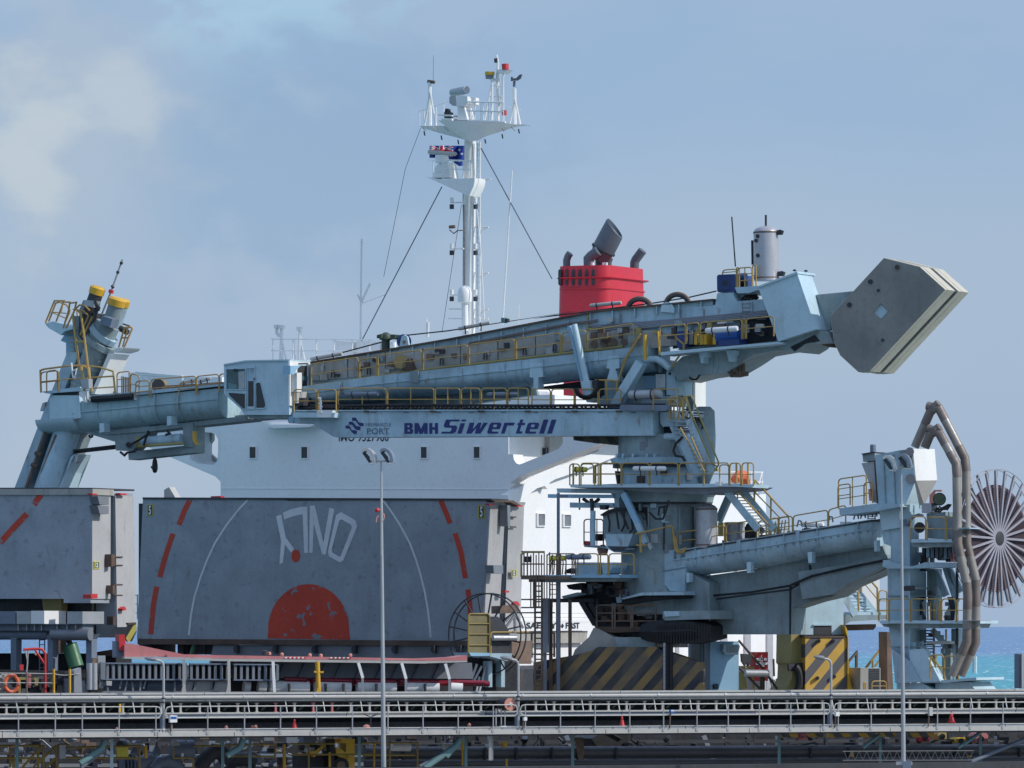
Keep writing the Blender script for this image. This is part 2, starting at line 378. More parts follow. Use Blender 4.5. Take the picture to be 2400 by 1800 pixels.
def water_mat():
    m = bpy.data.materials.new('sea_water'); m.use_nodes = True; t = m.node_tree; t.nodes.clear()
    geo = N(t, 'ShaderNodeNewGeometry'); sx = N(t, 'ShaderNodeSeparateXYZ'); wl_(t, geo.outputs['Position'], sx.inputs[0])
    mr = N(t, 'ShaderNodeMapRange'); mr.inputs[1].default_value = 700; mr.inputs[2].default_value = 3200; wl_(t, sx.outputs[1], mr.inputs[0])
    def noise(s, ax, ay, det=4):
        mp = N(t, 'ShaderNodeMapping'); mp.inputs['Scale'].default_value = (ax, ay, 1); wl_(t, geo.outputs['Position'], mp.inputs['Vector'])
        n = N(t, 'ShaderNodeTexNoise'); n.inputs['Scale'].default_value = s; n.inputs['Detail'].default_value = det; n.inputs['Roughness'].default_value = 0.6; wl_(t, mp.outputs[0], n.inputs['Vector']); return n.outputs['Fac']
    nb = noise(0.02, 1, 0.10)
    ad = N(t, 'ShaderNodeMath', operation='MULTIPLY_ADD'); ad.inputs[1].default_value = 0.55; wl_(t, nb, ad.inputs[0]); wl_(t, mr.outputs[0], ad.inputs[2])
    cr = N(t, 'ShaderNodeValToRGB'); e = cr.color_ramp.elements
    e[0].position = 0.22; e[0].color = (0.095, 0.38, 0.41, 1); e[1].position = 0.95; e[1].color = (0.15, 0.265, 0.42, 1)
    k = e.new(0.55); k.color = (0.09, 0.34, 0.42, 1)
    wl_(t, ad.outputs[0], cr.inputs[0])
    nf = noise(0.55, 1, 0.14, 3); nl = noise(0.05, 1, 0.2, 2)
    fm = N(t, 'ShaderNodeMath', operation='MULTIPLY_ADD'); fm.inputs[1].default_value = 0.35; wl_(t, nl, fm.inputs[0]); wl_(t, nf, fm.inputs[2])
    fr = N(t, 'ShaderNodeMapRange'); fr.inputs[1].default_value = 0.80; fr.inputs[2].default_value = 0.84; wl_(t, fm.outputs[0], fr.inputs[0])
    mixc = N(t, 'ShaderNodeMix', data_type='RGBA'); mixc.inputs[7].default_value = (0.8, 0.82, 0.82, 1)
    wl_(t, fr.outputs[0], mixc.inputs[0]); wl_(t, cr.outputs[0], mixc.inputs[6])
    # small waves: tone variation from wind ripples
    nr = noise(0.9, 1, 0.12, 4)
    mrr = N(t, 'ShaderNodeMapRange'); mrr.inputs[1].default_value = 0.35; mrr.inputs[2].default_value = 0.7; mrr.inputs[3].default_value = 0.75; mrr.inputs[4].default_value = 1.25; wl_(t, nr, mrr.inputs[0])
    mu = N(t, 'ShaderNodeVectorMath', operation='SCALE'); wl_(t, mixc.outputs[2], mu.inputs[0]); wl_(t, mrr.outputs[0], mu.inputs['Scale'])
    bp = N(t, 'ShaderNodeBump'); bp.inputs['Strength'].default_value = 0.5; bp.inputs['Distance'].default_value = 0.6; wl_(t, nr, bp.inputs['Height'])
    b = N(t, 'ShaderNodeBsdfPrincipled'); b.inputs['Roughness'].default_value = 0.55; b.inputs['Specular IOR Level'].default_value = 0.25
    wl_(t, mu.outputs[0], b.inputs['Base Color']); wl_(t, bp.outputs[0], b.inputs['Normal'])
    o = N(t, 'ShaderNodeOutputMaterial'); wl_(t, b.outputs[0], o.inputs[0]); return m
M['water'] = water_mat()

# ------------------------------------------------------------------ frames
AK = R(26)
K = Frame(1540, 300, AK)            # unloader boom plane
S5 = Frame(750, 325, AK)            # face of hatch cover five
S4 = Frame(100, 297, AK)            # face of the nearer hatch cover
SA = Frame(850, 342, AK)            # accommodation front
G = Frame(1200, 258, R(-23))        # conveyor gallery face
P = Frame(1700, 300, R(-20))        # portal
L = Frame(600, 266, R(-14))          # hopper loader behind the gallery
# ------------------------------------------------------------------ generic pieces
def hoop(fr, a, b, h, w, name, par, mat=None, r=0.032, mids=1, posts=0, lean=0.0, rc=7):
    """a rounded handrail panel standing between foot pixels a and b"""
    ax, ay = a; bx, by = b; rc = min(rc, abs(bx - ax) * 0.45); k = (by - ay) / (bx - ax) if bx != ax else 0; sg = 1 if bx > ax else -1
    pts = [(ax, ay), (ax + lean * (h - rc), ay - (h - rc))]
    for i in range(1, 4):
        t = i / 4 * math.pi / 2
        pts.append((ax + lean * h + sg * rc * (1 - math.cos(t)), ay + k * rc * (1 - math.cos(t)) * sg - h + rc * (1 - math.sin(t))))
    pts.append((ax + lean * h + sg * rc, ay - h + k * rc * sg)); pts.append((bx + lean * h - sg * rc, by - h - k * rc * sg))
    for i in range(1, 4):
        t = i / 4 * math.pi / 2
        pts.append((bx + lean * h - sg * rc * (1 - math.sin(t)), by - k * sg * rc * (1 - math.sin(t)) - h + rc * (1 - math.cos(t))))
    pts += [(bx + lean * (h - rc), by - (h - rc)), (bx, by)]
    mb = MB(); mb.line(fr, pts, r, w)
    for i in range(mids):
        f = (i + 1) / (mids + 1); mb.line(fr, [(ax + lean * h * f, ay - h * f), (bx + lean * h * f, by - h * f)], r * 0.75, w)
    for i in range(posts):
        f = (i + 1) / (posts + 1); x = ax + (bx - ax) * f; y = ay + (by - ay) * f; mb.line(fr, [(x, y), (x + lean * h, y - h)], r * 0.8, w)
    return mb.build(name, mat or M['yellow_rail'], par)
def rails(fr, pts, h, w, par, mat=None, gap=4, name='handrail', **k):
    for (a, b) in zip(pts[:-1], pts[1:]):
        L_ = max(1, abs(b[0] - a[0])); s = (b[1] - a[1]) / (b[0] - a[0])
        sg = 1 if b[0] > a[0] else -1
        hoop(fr, (a[0] + sg * gap / 2, a[1] + s * sg * gap / 2), (b[0] - sg * gap / 2, b[1] - s * sg * gap / 2), h, w, name, par, mat, **k)
def ladder(fr, a, b, wpx, w, par, mat, rungs=12, r=0.03, rr=None, name='ladder', depth=0.0):
    mb = MB()
    A0, B0 = (a[0] - wpx / 2, a[1]), (b[0] - wpx / 2, b[1]); A1, B1 = (a[0] + wpx / 2, a[1]), (b[0] + wpx / 2, b[1])
    mb.line(fr, [A0, B0], r, w); mb.line(fr, [A1, B1], r, w)
    for i in range(rungs):
        f = (i + 0.5) / rungs; y = a[1] + (b[1] - a[1]) * f; x = a[0] + (b[0] - a[0]) * f
        mb.line(fr, [(x - wpx / 2, y), (x + wpx / 2, y)], rr or r * 0.7, w, 5)
    return mb.build(name, mat, par)
def strip(fr, pts, wd, w, mb):
    """painted band of given pixel width along a pixel polyline"""
    n = len(pts); Lf, Rt = [], []
    for i in range(n):
        a = Vector(pts[max(0, i - 1)]); b = Vector(pts[min(n - 1, i + 1)]); d = (b - a).normalized(); nn = Vector((-d.y, d.x))
        Lf.append(Vector(pts[i]) + nn * wd / 2); Rt.append(Vector(pts[i]) - nn * wd / 2)
    vs = [fr.pt(p, w) for p in Lf] + [fr.pt(p, w) for p in Rt]
    mb.add(vs, [[i, i + 1, n + i + 1, n + i] for i in range(n - 1)]); return mb
def text_on(fr, s, box, w, mat, par, name='lettering', shear=0.0, bold=0.0, serif=False):
    cu = bpy.data.curves.new('t', 'FONT'); cu.body = s; cu.shear = shear; cu.offset = bold; cu.resolution_u = 3
    ob = bpy.data.objects.new('t', cu); C.objects.link(ob)
    dg = bpy.context.evaluated_depsgraph_get(); me = bpy.data.meshes.new_from_object(ob.evaluated_get(dg))
    vs = [v.co.copy() for v in me.vertices]; fs = [list(p.vertices) for p in me.polygons]
    bpy.data.objects.remove(ob); bpy.data.curves.remove(cu); bpy.data.meshes.remove(me)
    x0 = min(v.x for v in vs); x1 = max(v.x for v in vs); y0 = min(v.y for v in vs); y1 = max(v.y for v in vs)
    X0, Y0, X1, Y1 = box
    mb = MB(); mb.add([fr.pt((X0 + (v.x - x0) / (x1 - x0) * (X1 - X0), Y1 - (v.y - y0) / (y1 - y0) * (Y1 - Y0)), w) for v in vs], fs)
    return mb.build(name, mat, par, smooth=False)
def tube_lamp(fr, a, b, w, label, r=0.13, cat='lamp', group='fluorescent tube lamps on the unloader', mat=None):
    A, B = fr.pt(a, w), fr.pt(b, w); root = empty('tube_lamp', (A + B) / 2, label, cat, group)
    MB().tube([A, A.lerp(B, .04), A.lerp(B, .96), B], [r * .8, r, r, r * .8], 12).build('diffuser', mat or M['white'], root)
    for f in (0.22, 0.72):
        c = A.lerp(B, f); d = (B - A).normalized(); MB().tube([c - d * 0.03, c + d * 0.03], r * 1.12, 12).tube([c, c - Vector((0, 0, 0.32))], 0.03, 6).build('bracket', M['dark'], root)
    return root

# ================================================================== SETTING
def slab(name, pts, z0, z1, mat, kind='structure'):
    n = len(pts); mb = MB()
    mb.add([Vector((x, y, z1)) for x, y in pts] + [Vector((x, y, z0)) for x, y in pts],
           [list(range(n)), list(range(2 * n - 1, n - 1, -1))] + [[i, (i + 1) % n, n + (i + 1) % n, n + i] for i in range(n)])
    return mb.build(name, mat, None, smooth=False, kind=kind)
mb = MB(); mb.add([Vector((-6000, -500, -2)), Vector((6000, -500, -2)), Vector((30000, 55000, -2)), Vector((-30000, 55000, -2))], [[0, 1, 2, 3]])
mb.build('sea', M['water'], None, smooth=False, kind='structure')
SC = Vector((-9.9, 325, 0)); un, nn_ = S5.u, S5.n
def shp(u, t): q = SC + un * u + nn_ * t; return (q.x, q.y)
slab('quay', [shp(18, 260), shp(18, -58), shp(74, -58), shp(74, 260)], -2.6, 0.0, M['asphalt'])

# ================================================================== SHIP
ship = empty('bulk_carrier', SC + Vector((0, 0, -2)), 'white and grey bulk carrier moored behind the unloader, tall white mast and red funnel', 'ship')
hull = slab('hull', [shp(-16, 130), shp(-16, -50), shp(-11, -62), shp(11, -62), shp(16, -50), shp(16, 130), shp(8, 150), shp(0, 158), shp(-8, 150)], -2.5, 3.1, M['hull'])
hull.parent = ship
for v in hull.data.vertices: v.co += Vector(hull.location) - WL[ship.name]
hull.location = (0, 0, 0); del hull['kind']; WL[hull.name] = WL[ship.name]
mb = MB(); q_ = [shp(-16, 130), shp(-16, -20), shp(16, -20), shp(16, 130), shp(8, 150), shp(0, 158), shp(-8, 150)]; n_ = len(q_)
mb.add([Vector((x, y, 4.9)) for x, y in q_] + [Vector((x, y, 3.05)) for x, y in q_], [list(range(n_)), list(range(2*n_-1, n_-1, -1))] + [[i, (i+1) % n_, n_+(i+1) % n_, n_+i] for i in range(n_)])
mb.build('bulwark', M['dark'], ship, smooth=False)
A1 = Zm(0, 600, 3.0167); A2 = Zm(500, 750, 3.687); A3 = Zm(950, 100, 2.37); A4 = Zm(1050, 650, 3.687); A5 = Zm(1250, 500, 3.687)
A6 = Zm(1700, 500, 3.16); A7 = Zm(1250, 850, 3.687); A8 = Zm(1250, 1200, 3.687); A9 = Zm(1800, 900, 3.687); A10 = Zm(1800, 1300, 3.318)
A11 = Zm(0, 1100, 3.0167); A12 = Zm(0, 1500, 3.687); A13 = Zm(550, 1450, 3.687); A14 = Zm(1050, 1350, 3.687); A15 = Zm(560, 1150, 4.74)
A16 = Zm(960, 1100, 4.74); A17 = Zm(1000, 130, 8.296); A18 = Zm(780, 960, 3.95); A19 = Zm(1180, 1000, 6.637); A20 = Zm(90, 650, 6.637)
A21 = Zm(1300, 850, 5.53); A22 = Zm(1300, 1250, 5.53)

def arc(cx, cy, rx, ry, a0, a1, n=16):
    return [(cx + rx * math.cos(R(a0 + (a1 - a0) * i / n)), cy - ry * math.sin(R(a0 + (a1 - a0) * i / n))) for i in range(n + 1)]
# --- accommodation block: front face traced, right hand side runs back
acc = MB().prism(SA, [(517, 988), (1192, 988), (1192, 1700), (517, 1700)], -22, 0).build('accommodation_block', M['white_ship'], ship)
MB().prism(SA, [(640, 846), (1150, 846), (1150, 990), (640, 990)], -11, -2).build('wheelhouse', M['white_ship'], acc)
MB().prism(SA, [(560, 930), (1300, 925), (1300, 989), (560, 989)], -16, -0.5).build('bridge_deck', M['white_ship'], acc)
MB().prism(SA, A2(410, 905, 870, 903, 830, 925, 520, 935), -0.0, 1.0).build('bridge_front_visor', M['white_ship'], acc)
MB().prism(SA, [(517, 1144), (1192, 1146), (1192, 1147.5), (517, 1145.5)], -0.02, 0.03).build('weld_seam', M['white_ship'], acc)
# front windows
for x0, y0, x1, y1 in [(*A2(310, 1095), *A2(367, 1195)), (*A2(757, 1095), *A2(813, 1195)), (*A2(1790, 1095), *A2(1845, 1195)), (*A4(219, 1463), *A4(274, 1563))]:
    wq = MB().ring(SA, rect(x0 - 1.5, y0 - 1.5, x1 + 1.5, y1 + 1.5), rect(x0 + 0.6, y0 + 0.6, x1 - 0.6, y1 - 0.6), 0.004, 0.07).build('window', M['white_ship'], acc)
    MB().prism(SA, rect(x0, y0, x1, y1), 0.003, 0.025).build('pane', M['glassd'], wq) if False else MB().prism(SA, rect(x0, y0, x1, y1), 0.006, 0.03).build('window_pane', M['glassd'], acc)
text_on(SA, 'IMO 9527960', (794, 1013, 911, 1034.5), 0.02, M['black_text'], acc, 'ship_number', bold=0.008)
# starboard side wall frame
SS = SA.side((1192, 1200))
for q in [(*A16(1432, 497), *A16(1505, 625)), (*A16(1722, 507), *A16(1795, 630))]:
    x0, y0, x1, y1 = q
    MB().ring(SS, rect(x0 - 2.5, y0 - 2.5, x1 + 2.5, y1 + 2.5), rect(x0, y0, x1, y1), 0.004, 0.10).build('window', M['white_ship'], acc)
    MB().prism(SS, rect(x0, y0, x1, y1), 0.006, 0.03).build('window_pane', M['galv_dark'], acc)
# port bridge wing with rounded cut-out, left of the block
keyh = [(300, 873), (330, 871), (430, 882), (520, 884), (520, 1150), (516, 1128), (505, 1117), (391, 1070), (330, 1040), (300, 925)]
keyh = [(430, 884), (520, 884), (520, 1150), (516, 1128), (505, 1117), (391, 1068), (330, 1040), (326, 990), (440, 1010), (440, 1015), (442, 1060), (447, 1078), (462, 1086), (500, 1090), (509, 1080), (511, 1060), (511, 1030), (505, 1018), (495, 1014), (440, 1010), (326, 990), (300, 930), (300, 874), (330, 872)]
wing = MB().prism(SA, keyh, -3.2, -0.6).build('bridge_wing', M['white_ship'], ship)
MB().prism(SA, A1(1340, 1245, 1500, 1250, 1500, 1300, 1480, 1330, 1480, 1395, 1530, 1440, 1500, 1475, 1330, 1400), -3.4, -3.1).build('wing_bulkhead', M['cream'], wing)
# lattice of the wing top that shows above the conveyor
mb = MB()
for a, b in [(A1(960, 822), A1(1290, 848)), (A1(970, 838), A1(1290, 858)), (A1(1040, 820), A1(1075, 870)), (A1(1180, 845), A1(1150, 880)), (A1(1290, 848), A1(1290, 880)), (A1(980, 822), A1(1040, 880))]:
    mb.line(SA, [a, b], 0.05, 0)
mb.build('wing_railing', M['white'], wing)
# starboard wing: big raking bracket and its outer box
stw = MB().prism(SA, A19(80, 1160, 75, 960, 95, 880, 240, 780, 620, 600, 930, 470, 1490, 270, 1490, 150, 1000, 60, 930, 150, 915, 270, 860, 345, 250, 590, 200, 570, 160, 510, 150, 430, 80, 430) , -2.0, 0.0)
stw = MB().prism(SA, A19(75, 1000, 95, 880, 240, 780, 1490, 270, 1490, 60, 1000, 60, 930, 150, 915, 270, 860, 345, 250, 590, 200, 570, 160, 510, 150, 430, 75, 430), -1.2, 0.0).build('bridge_wing', M['white_ship'], ship)
MB().prism(SS, A19(75, 1290, 230, 1180, 520, 960, 640, 920, 685, 970, 720, 870, 800, 820, 1290, 650, 1720, 480, 1790, 400, 1790, 300, 1490, 270, 1485, 380, 900, 600, 800, 600, 540, 640, 480, 760, 400, 840, 75, 1060), 0.0, 0.4).build('wing_bracket', M['white_ship'], stw)
MB().prism(SA, A19(150, 100, 720, 100, 720, 420, 660, 470, 540, 490, 250, 600, 190, 570, 160, 500), -6, -4.4).build('recess_wall', M['cream'], stw)
MB().prism(SA, A19(180, 570, 300, 400, 450, 310, 545, 310, 550, 480, 250, 600), -4.4, -4.0).build('sunlit_step', M['white_ship'], stw)
MB().prism(SA, A19(560, 330, 660, 330, 660, 440, 560, 470), -4.4, -4.1).build('window_pane', M['glassd'], stw)
MB().prism(SS, A19(965, 520, 960, 490, 1060, 450, 1060, 520), 0.41, 0.46).build('window_pane', M['glassd'], stw)
# superstructure further aft on the right hand side
aft = MB().prism(SS, [(1560, 1110), (1650, 1110), (1650, 1156), (1795, 1158), (1797, 1332), (1856, 1336), (1856, 1625), (1500, 1625)], -9, -0.2).build('aft_deckhouse', M['white_ship'], ship)
for x in (1592, 1640, 1705, 1760, 1812): MB().prism(SS, rect(x, 1480, x + 9, 1622), -0.2, 0.25).build('deckhouse_rib', M['white_ship'], aft)
mb = MB()
for y in (945, 1030, 1110): mb.line(SS, A7(1700, y, 1985, y + 3), 0.04, 0)
for x in (1700, 1790, 1880, 1975): mb.line(SS, [A7(x, 945), A7(x, 1130)], 0.045, 0)
mb.line(SS, [A7(1975, 945), A7(1930, 1130)], 0.04, 0)
mb.build('stern_railing', M['white'], ship)
MB().tube([SS.pt(A7(1745, 1010), 0.3), SS.pt(A7(1775, 975), 0.3), SS.pt(A7(1820, 975), 0.3), SS.pt(A7(1838, 1040), 0.3)], 0.28, 8).build('rescue_gear', M['orange'], ship)
# lower band of the accommodation with the safety lettering
MB().prism(SS, A8(-330, 940, 500, 930, 500, 1024, -330, 1030), 0.2, 0.5).build('safety_board', M['white_ship'], ship)
text_on(SS, 'SAFETY', (*A8(-60, 955), *A8(205, 1008)), 0.53, M['black_text'], ship, 'safety_lettering', bold=0.03)
text_on(SS, 'FIRST', (*A8(282, 955), *A8(400, 1008)), 0.53, M['black_text'], ship, 'safety_lettering', bold=0.03)
MB().flat(SS, A8(240, 985, 253, 962, 266, 985, 253, 1006), 0.53).build('diamond_mark', M['black_text'], ship)
MB().prism(SS, A8(-330, 1034, 470, 1028, 460, 1130, -330, 1140), 0.0, 0.35).build('cream_bulwark', M['beige_cover'], ship)
# small railings in front of the block, right part
mb = MB()
for y in (900, 935, 975): mb.line(SS, A14(560, y - 580, 1215, y - 580), 0.03, 3)
mb.build('deck_railing', M['white'], ship)

# --- compass deck rails and aerials above the wheelhouse
mb = MB()
for y in (165, 265): mb.line(SA, A2(500, y, 1050, y + 3, 1600, y + 8), 0.035, -3)
for x in (515, 690, 890, 1045, 1200, 1350, 1500): mb.line(SA, [A2(x, 165), A2(x, 350)], 0.035, -3)
mb.build('compass_deck_railing', M['white'], acc)
for x0, x1 in ((1045, 1210), (1240, 1440), (1460, 1560)):
    MB().prism(SA, A2(x0, 180, x1, 190, x1, 300, x0, 300), -5, -4.6).build('deck_locker', M['white'], acc)
for cx, tall in ((590, 45), (750, 60)):
    mb = MB(); mb.line(SA, [A2(cx, 345), A2(cx, tall + 30)], 0.10, -4); mb.line(SA, [A2(cx - 8, 190), A2(cx - 15, 345)], 0.05, -4); mb.line(SA, [A2(cx + 8, 190), A2(cx + 40, 345)], 0.05, -4)
    mb.tube([SA.pt(A2(cx, tall + 30), -4), SA.pt(A2(cx, tall), -4)], 0.2, 10)
    if cx == 590: mb.line(SA, A2(548, 50, 548, 110, 565, 135, 590, 135), 0.09, -4); mb.tube([SA.pt(A2(547, 70), -4), SA.pt(A2(547, 42), -4)], 0.16, 8)
    mb.build('aerial_post', M['white'], acc)
mb = MB(); mb.line(SA, A2(697, 345, 697, 180), 0.05, -4); mb.line(SA, A2(685, 345, 697, 250, 712, 345), 0.03, -4); mb.build('aerial_post', M['white'], acc)
mb = MB(); mb.line(SA, [(845, 810), (846, 700), (848, 560)], 0.06, -5, 5); mb.line(SA, [(846, 712), (868, 664)], 0.07, -5, 6); mb.line(SA, [(846, 712), (905, 690)], 0.025, -5, 5); mb.line(SA, [(846, 708), (838, 690)], 0.05, -5, 5)
mb.build('whip_aerial', M['white'], acc)
for x0, y0, x1, y1, rr in ((1178, 760, 1200, 400, 0.05), (1000, 790, 1000, 745, .04), (1003, 790, 1004, 755, .07), (1215, 760, 1216, 715, 0.03)):
    MB().line(SA, [(x0, y0), (x1, y1)], rr * .8, -5, 6).build('whip_aerial', M['white'], acc)
# --- mast
mast = MB()
mast.tube([SA.pt((1098, 800), -6), SA.pt((1099, 560), -6), SA.pt((1103, 300), -6)], [0.36, 0.35, 0.31], 24)
mast = mast.build('mast', M['white'], ship)
MB().line(SA, A3(324, 1600, 322, 850, 333, 520), 0.035, -5.9).line(SA, A3(326, 1600, 325, 900), 0.03, -5.6).build('mast_cable', M['rusty'], mast)
ladder(SA, A3(408, 550), A3(405, 1590), 6, -5.9, mast, M['white'], rungs=34, r=0.045)
MB().line(SA, A3(378, 560, 395, 900, 418, 1150, 440, 1540), 0.03, -5.8).build('ladder_stay', M['white'], mast)
# crow platform: boat shaped underside
def keel(fr, top, bot, w0, w1, mb):
    n = len(top); a = [fr.pt(p, w1) for p in top]; b = [q - fr.n * (w1 - w0) for q in a]
    c = [fr.pt(p, (w0 + w1) / 2 + .35) for p in bot]; d = [fr.pt(p, (w0 + w1) / 2 - .35) for p in bot]; vs = a + b + c + d; fs = []
    for i in range(n - 1): fs += [[i, i + 1, 2 * n + i + 1, 2 * n + i], [n + i, n + i + 1, 3 * n + i + 1, 3 * n + i], [i, i + 1, n + i + 1, n + i], [2 * n + i, 2 * n + i + 1, 3 * n + i + 1, 3 * n + i]]
    fs += [[0, n, 3 * n, 2 * n], [n - 1, 2 * n - 1, 4 * n - 1, 3 * n - 1]]; return mb.add(vs, fs)
mb = MB(); keel(SA, A3(75, 463, 180, 462, 350, 458, 560, 456, 650, 453), A3(100, 475, 200, 505, 335, 540, 400, 535, 620, 466), -6.0, -4.8, mb)
mb.build('crosstree', M['white'], mast)
mb = MB(); keel(SA, A3(180, 432, 330, 433, 460, 441, 560, 446), A3(230, 450, 345, 548, 400, 545, 545, 470), -5.4, -3.4, mb)
mb.build('upper_platform', M['white'], mast)
mb = MB()
for i in range(9): x = 90 + i * 62; mb.line(SA, A3(x, 467, x + 26, 492), 0.025, -4.75, 4)
mb.build('crosstree_rib', M['cream'], mast)
mb = MB()
mb.line(SA, A3(345, 328, 545, 332), 0.05, -3.5); mb.line(SA, A3(340, 378, 545, 384), 0.04, -3.5); mb.line(SA, A3(345, 433, 556, 442), 0.07, -3.5)
for x in (358, 385, 420, 432, 462, 478, 515, 545): mb.line(SA, [A3(x, 330), A3(x, 442)], 0.03, -3.5, 5)
mb.build('platform_railing', M['white'], mast)
mb = MB(); mb.line(SA, A3(78, 380, 160, 355, 225, 330, 245, 330), 0.025, -6.5); MB().line(SA, A3(545, 350, 640, 372), 0.025, -6.5).build('stay_wire', M['white'], mast)
for x, y in ((78, 380), (105, 372), (172, 350), (213, 335)): mb.line(SA, [A3(x, y), A3(x, 463)], 0.03, -6.5, 5)
mb.build('platform_railing', M['white'], mast)
for cx, ty in ((137, 205), (608, 245)):
    mb = MB(); mb.line(SA, [A3(cx, 460), A3(cx - 2, ty + 10)], 0.10, -5.6); mb.line(SA, [A3(cx - 1, ty + 70), A3(cx - 30, 460)], 0.05, -5.4); mb.line(SA, [A3(cx + 1, ty + 70), A3(cx + 32, 460)], 0.05, -5.4); mb.build('tripod_post', M['white'], mast)
MB().line(SA, A3(125, 215, 162, 220), 0.10, -5.6).build('post_head', M['rusty'], mast)
MB().line(SA, A3(155, 215, 157, 70), 0.02, -5.6, 5).build('whip_aerial', M['galv'], mast)
MB().line(SA, A3(604, 245, 606, 212), 0.07, -5.6).line(SA, A3(590, 203, 625, 205), 0.07, -5.6).prism(SA, A3(612, 200, 635, 177, 648, 176, 640, 200, 625, 208), -5.63, -5.57).line(SA, A3(592, 190, 592, 213), 0.06, -5.6).build('wind_vane', M['exhaust'], mast)
mb = MB()
mb.line(SA, A3(440, 430, 485, 205), 0.05, -4.6); mb.line(SA, A3(482, 430, 482, 200), 0.06, -4.2); mb.line(SA, A3(515, 440, 512, 170), 0.08, -4.5); mb.line(SA, A3(543, 440, 542, 190, 557, 158), 0.06, -4.4)
mb.line(SA, A3(475, 205, 525, 208), 0.08, -4.4); mb.line(SA, A3(508, 440, 543, 240), .04, -4.5)
for y in (240, 300, 330, 385): mb.line(SA, A3(455 + (430 - y) * .1, y, 543, y + 2), 0.03, -4.5, 5)
mb.prism(SA, A3(500, 148, 570, 150, 545, 172, 520, 172), -4.8, -4.2); mb.line(SA, A3(512, 170, 515, 110, 506, 68), 0.06, -4.5)
mb.build('signal_mast', M['white'], mast)
MB().cyl(SA.pt(A3(556, 150), -4.3), SA.pt(A3(554, 118), -4.3), 0.19, 10).cyl(SA.pt(A3(551, 403), -4.0), SA.pt(A3(549, 376), -4.0), 0.14, 8).build('red_lamp', M['red'], mast)
MB().cyl(SA.pt(A3(469, 181), -4.3), SA.pt(A3(469, 162), -4.3), 0.26, 12).build('lamp_cap', M['yellow'], mast)
MB().cyl(SA.pt(A3(468, 201), -4.3), SA.pt(A3(468, 181), -4.3), 0.22, 12).build('lamp_body', M['galv_dark'], mast)
MB().cyl(SA.pt(A3(506, 110), -4.5), SA.pt(A3(504, 88), -4.5), 0.12, 8).build('mast_head_lamp', M['dark'], mast)
MB().prism(SA, A3(290, 348, 325, 348, 345, 430, 290, 430), -4.6, -3.7).prism(SA, A3(283, 298, 318, 292, 345, 298, 345, 335, 325, 352, 295, 352, 283, 340), -4.9, -3.5).build('radar_pedestal', M['white'], mast)
MB().prism(SA, A3(244, 300, 280, 292, 285, 350, 262, 350, 244, 335), -5.6, -4.9).build('radar_gearbox', M['galv'], mast)
MB().tube([SA.pt(A3(262, 278), -4.6), SA.pt(A3(340, 262), -4.0)], 0.22, 12).build('radar_scanner', M['galv'], mast)
MB().prism(SA, A3(215, 385, 243, 385, 243, 418, 215, 418), -4.7, -4.2).prism(SA, A3(222, 366, 236, 366, 240, 385, 218, 385), -4.6, -4.3).build('searchlight', M['dark'], mast)
MB().prism(SA, A3(180, 398, 258, 400, 258, 408, 180, 404), -4.5, -3.4).prism(SA, A3(200, 420, 258, 420, 258, 432, 200, 432), -4.5, -3.4).build('lamp_shelf', M['white'], mast)
# lower radar platform
MB().prism(SA, A3(115, 745, 205, 760, 385, 752, 385, 770, 378, 800, 355, 850, 345, 850), -5.7, -4.4).build('radar_platform', M['white'], mast)
MB().prism(SA, A3(165, 690, 200, 660, 235, 665, 250, 750, 150, 750), -5.8, -4.8).build('radar_pedestal', M['white'], mast)
MB().cyl(SA.pt(A3(203, 668), -5), SA.pt(A3(203, 625), -5), 0.36, 14).build('radar_gearbox', M['white'], mast)
MB().tube([SA.pt(A3(132, 607), -5.2), SA.pt(A3(276, 618), -4.8)], 0.12, 10).build('radar_scanner', M['cream'], mast)
mb = MB()
mb.line(SA, A3(235, 653, 366, 657, 366, 750), 0.05, -4.5); mb.line(SA, A3(208, 700, 366, 705), 0.035, -4.5); MB().line(SA, A3(120, 652, 235, 653), 0.02, -6.5).line(SA, [A3(155, 655), A3(155, 755)], 0.035, -6.5, 5).build('radar_railing', M['white'], mast)
for x in (208, 265, 322): mb.line(SA, [A3(x, 655), A3(x, 755)], 0.035, -4.5 if x > 200 else -6.5, 5)
mb.build('radar_railing', M['white'], mast)
for y in (757, 1024, 1277, 1480, 1533):
    mb = MB(); mb.line(SA, A3(380 if y < 1400 else 240, y, 475 if y < 800 else 462, y + 1), 0.045, -6); mb.line(SA, A3(420, y + 22, 460, y + 1), 0.03, -6); mb.build('spreader', M['white'], mast)
for y in (888, 1144, 1400):
    for sx, lx in ((258, 325), (390, 370)):
        mb = MB(); mb.line(SA, A3(sx, y, lx, y), 0.05, -5); mb.cyl(SA.pt(A3(sx, y - 28), -5), SA.pt(A3(sx, y + 2), -5), 0.1, 8); mb.build('lamp_bracket', M['white'], mast)
        MB().cyl(SA.pt(A3(sx, y + 10), -5), SA.pt(A3(sx, y + 36), -5), 0.12, 8).build('navigation_lamp', M['dark'], mast)
MB().line(SA, A3(245, 1024, 275, 1022), 0.1, -5).line(SA, A3(245, 1040, 270, 1060, 290, 1043, 320, 1043), 0.03, -5).build('loudspeaker', M['brownrail'], mast)
dome = SA.pt(A3(330, 1450), -4.5)
MB().lathe(dome, (0, 0, 1), [(0, .2), (.08, .37), (.3, .39), (.62, .385), (.82, .31), (.94, .18), (.98, .02)], 24).cyl(dome, SA.pt(A3(332, 1600), -4.5), 0.18, 10).build('satellite_dome', M['white'], mast)
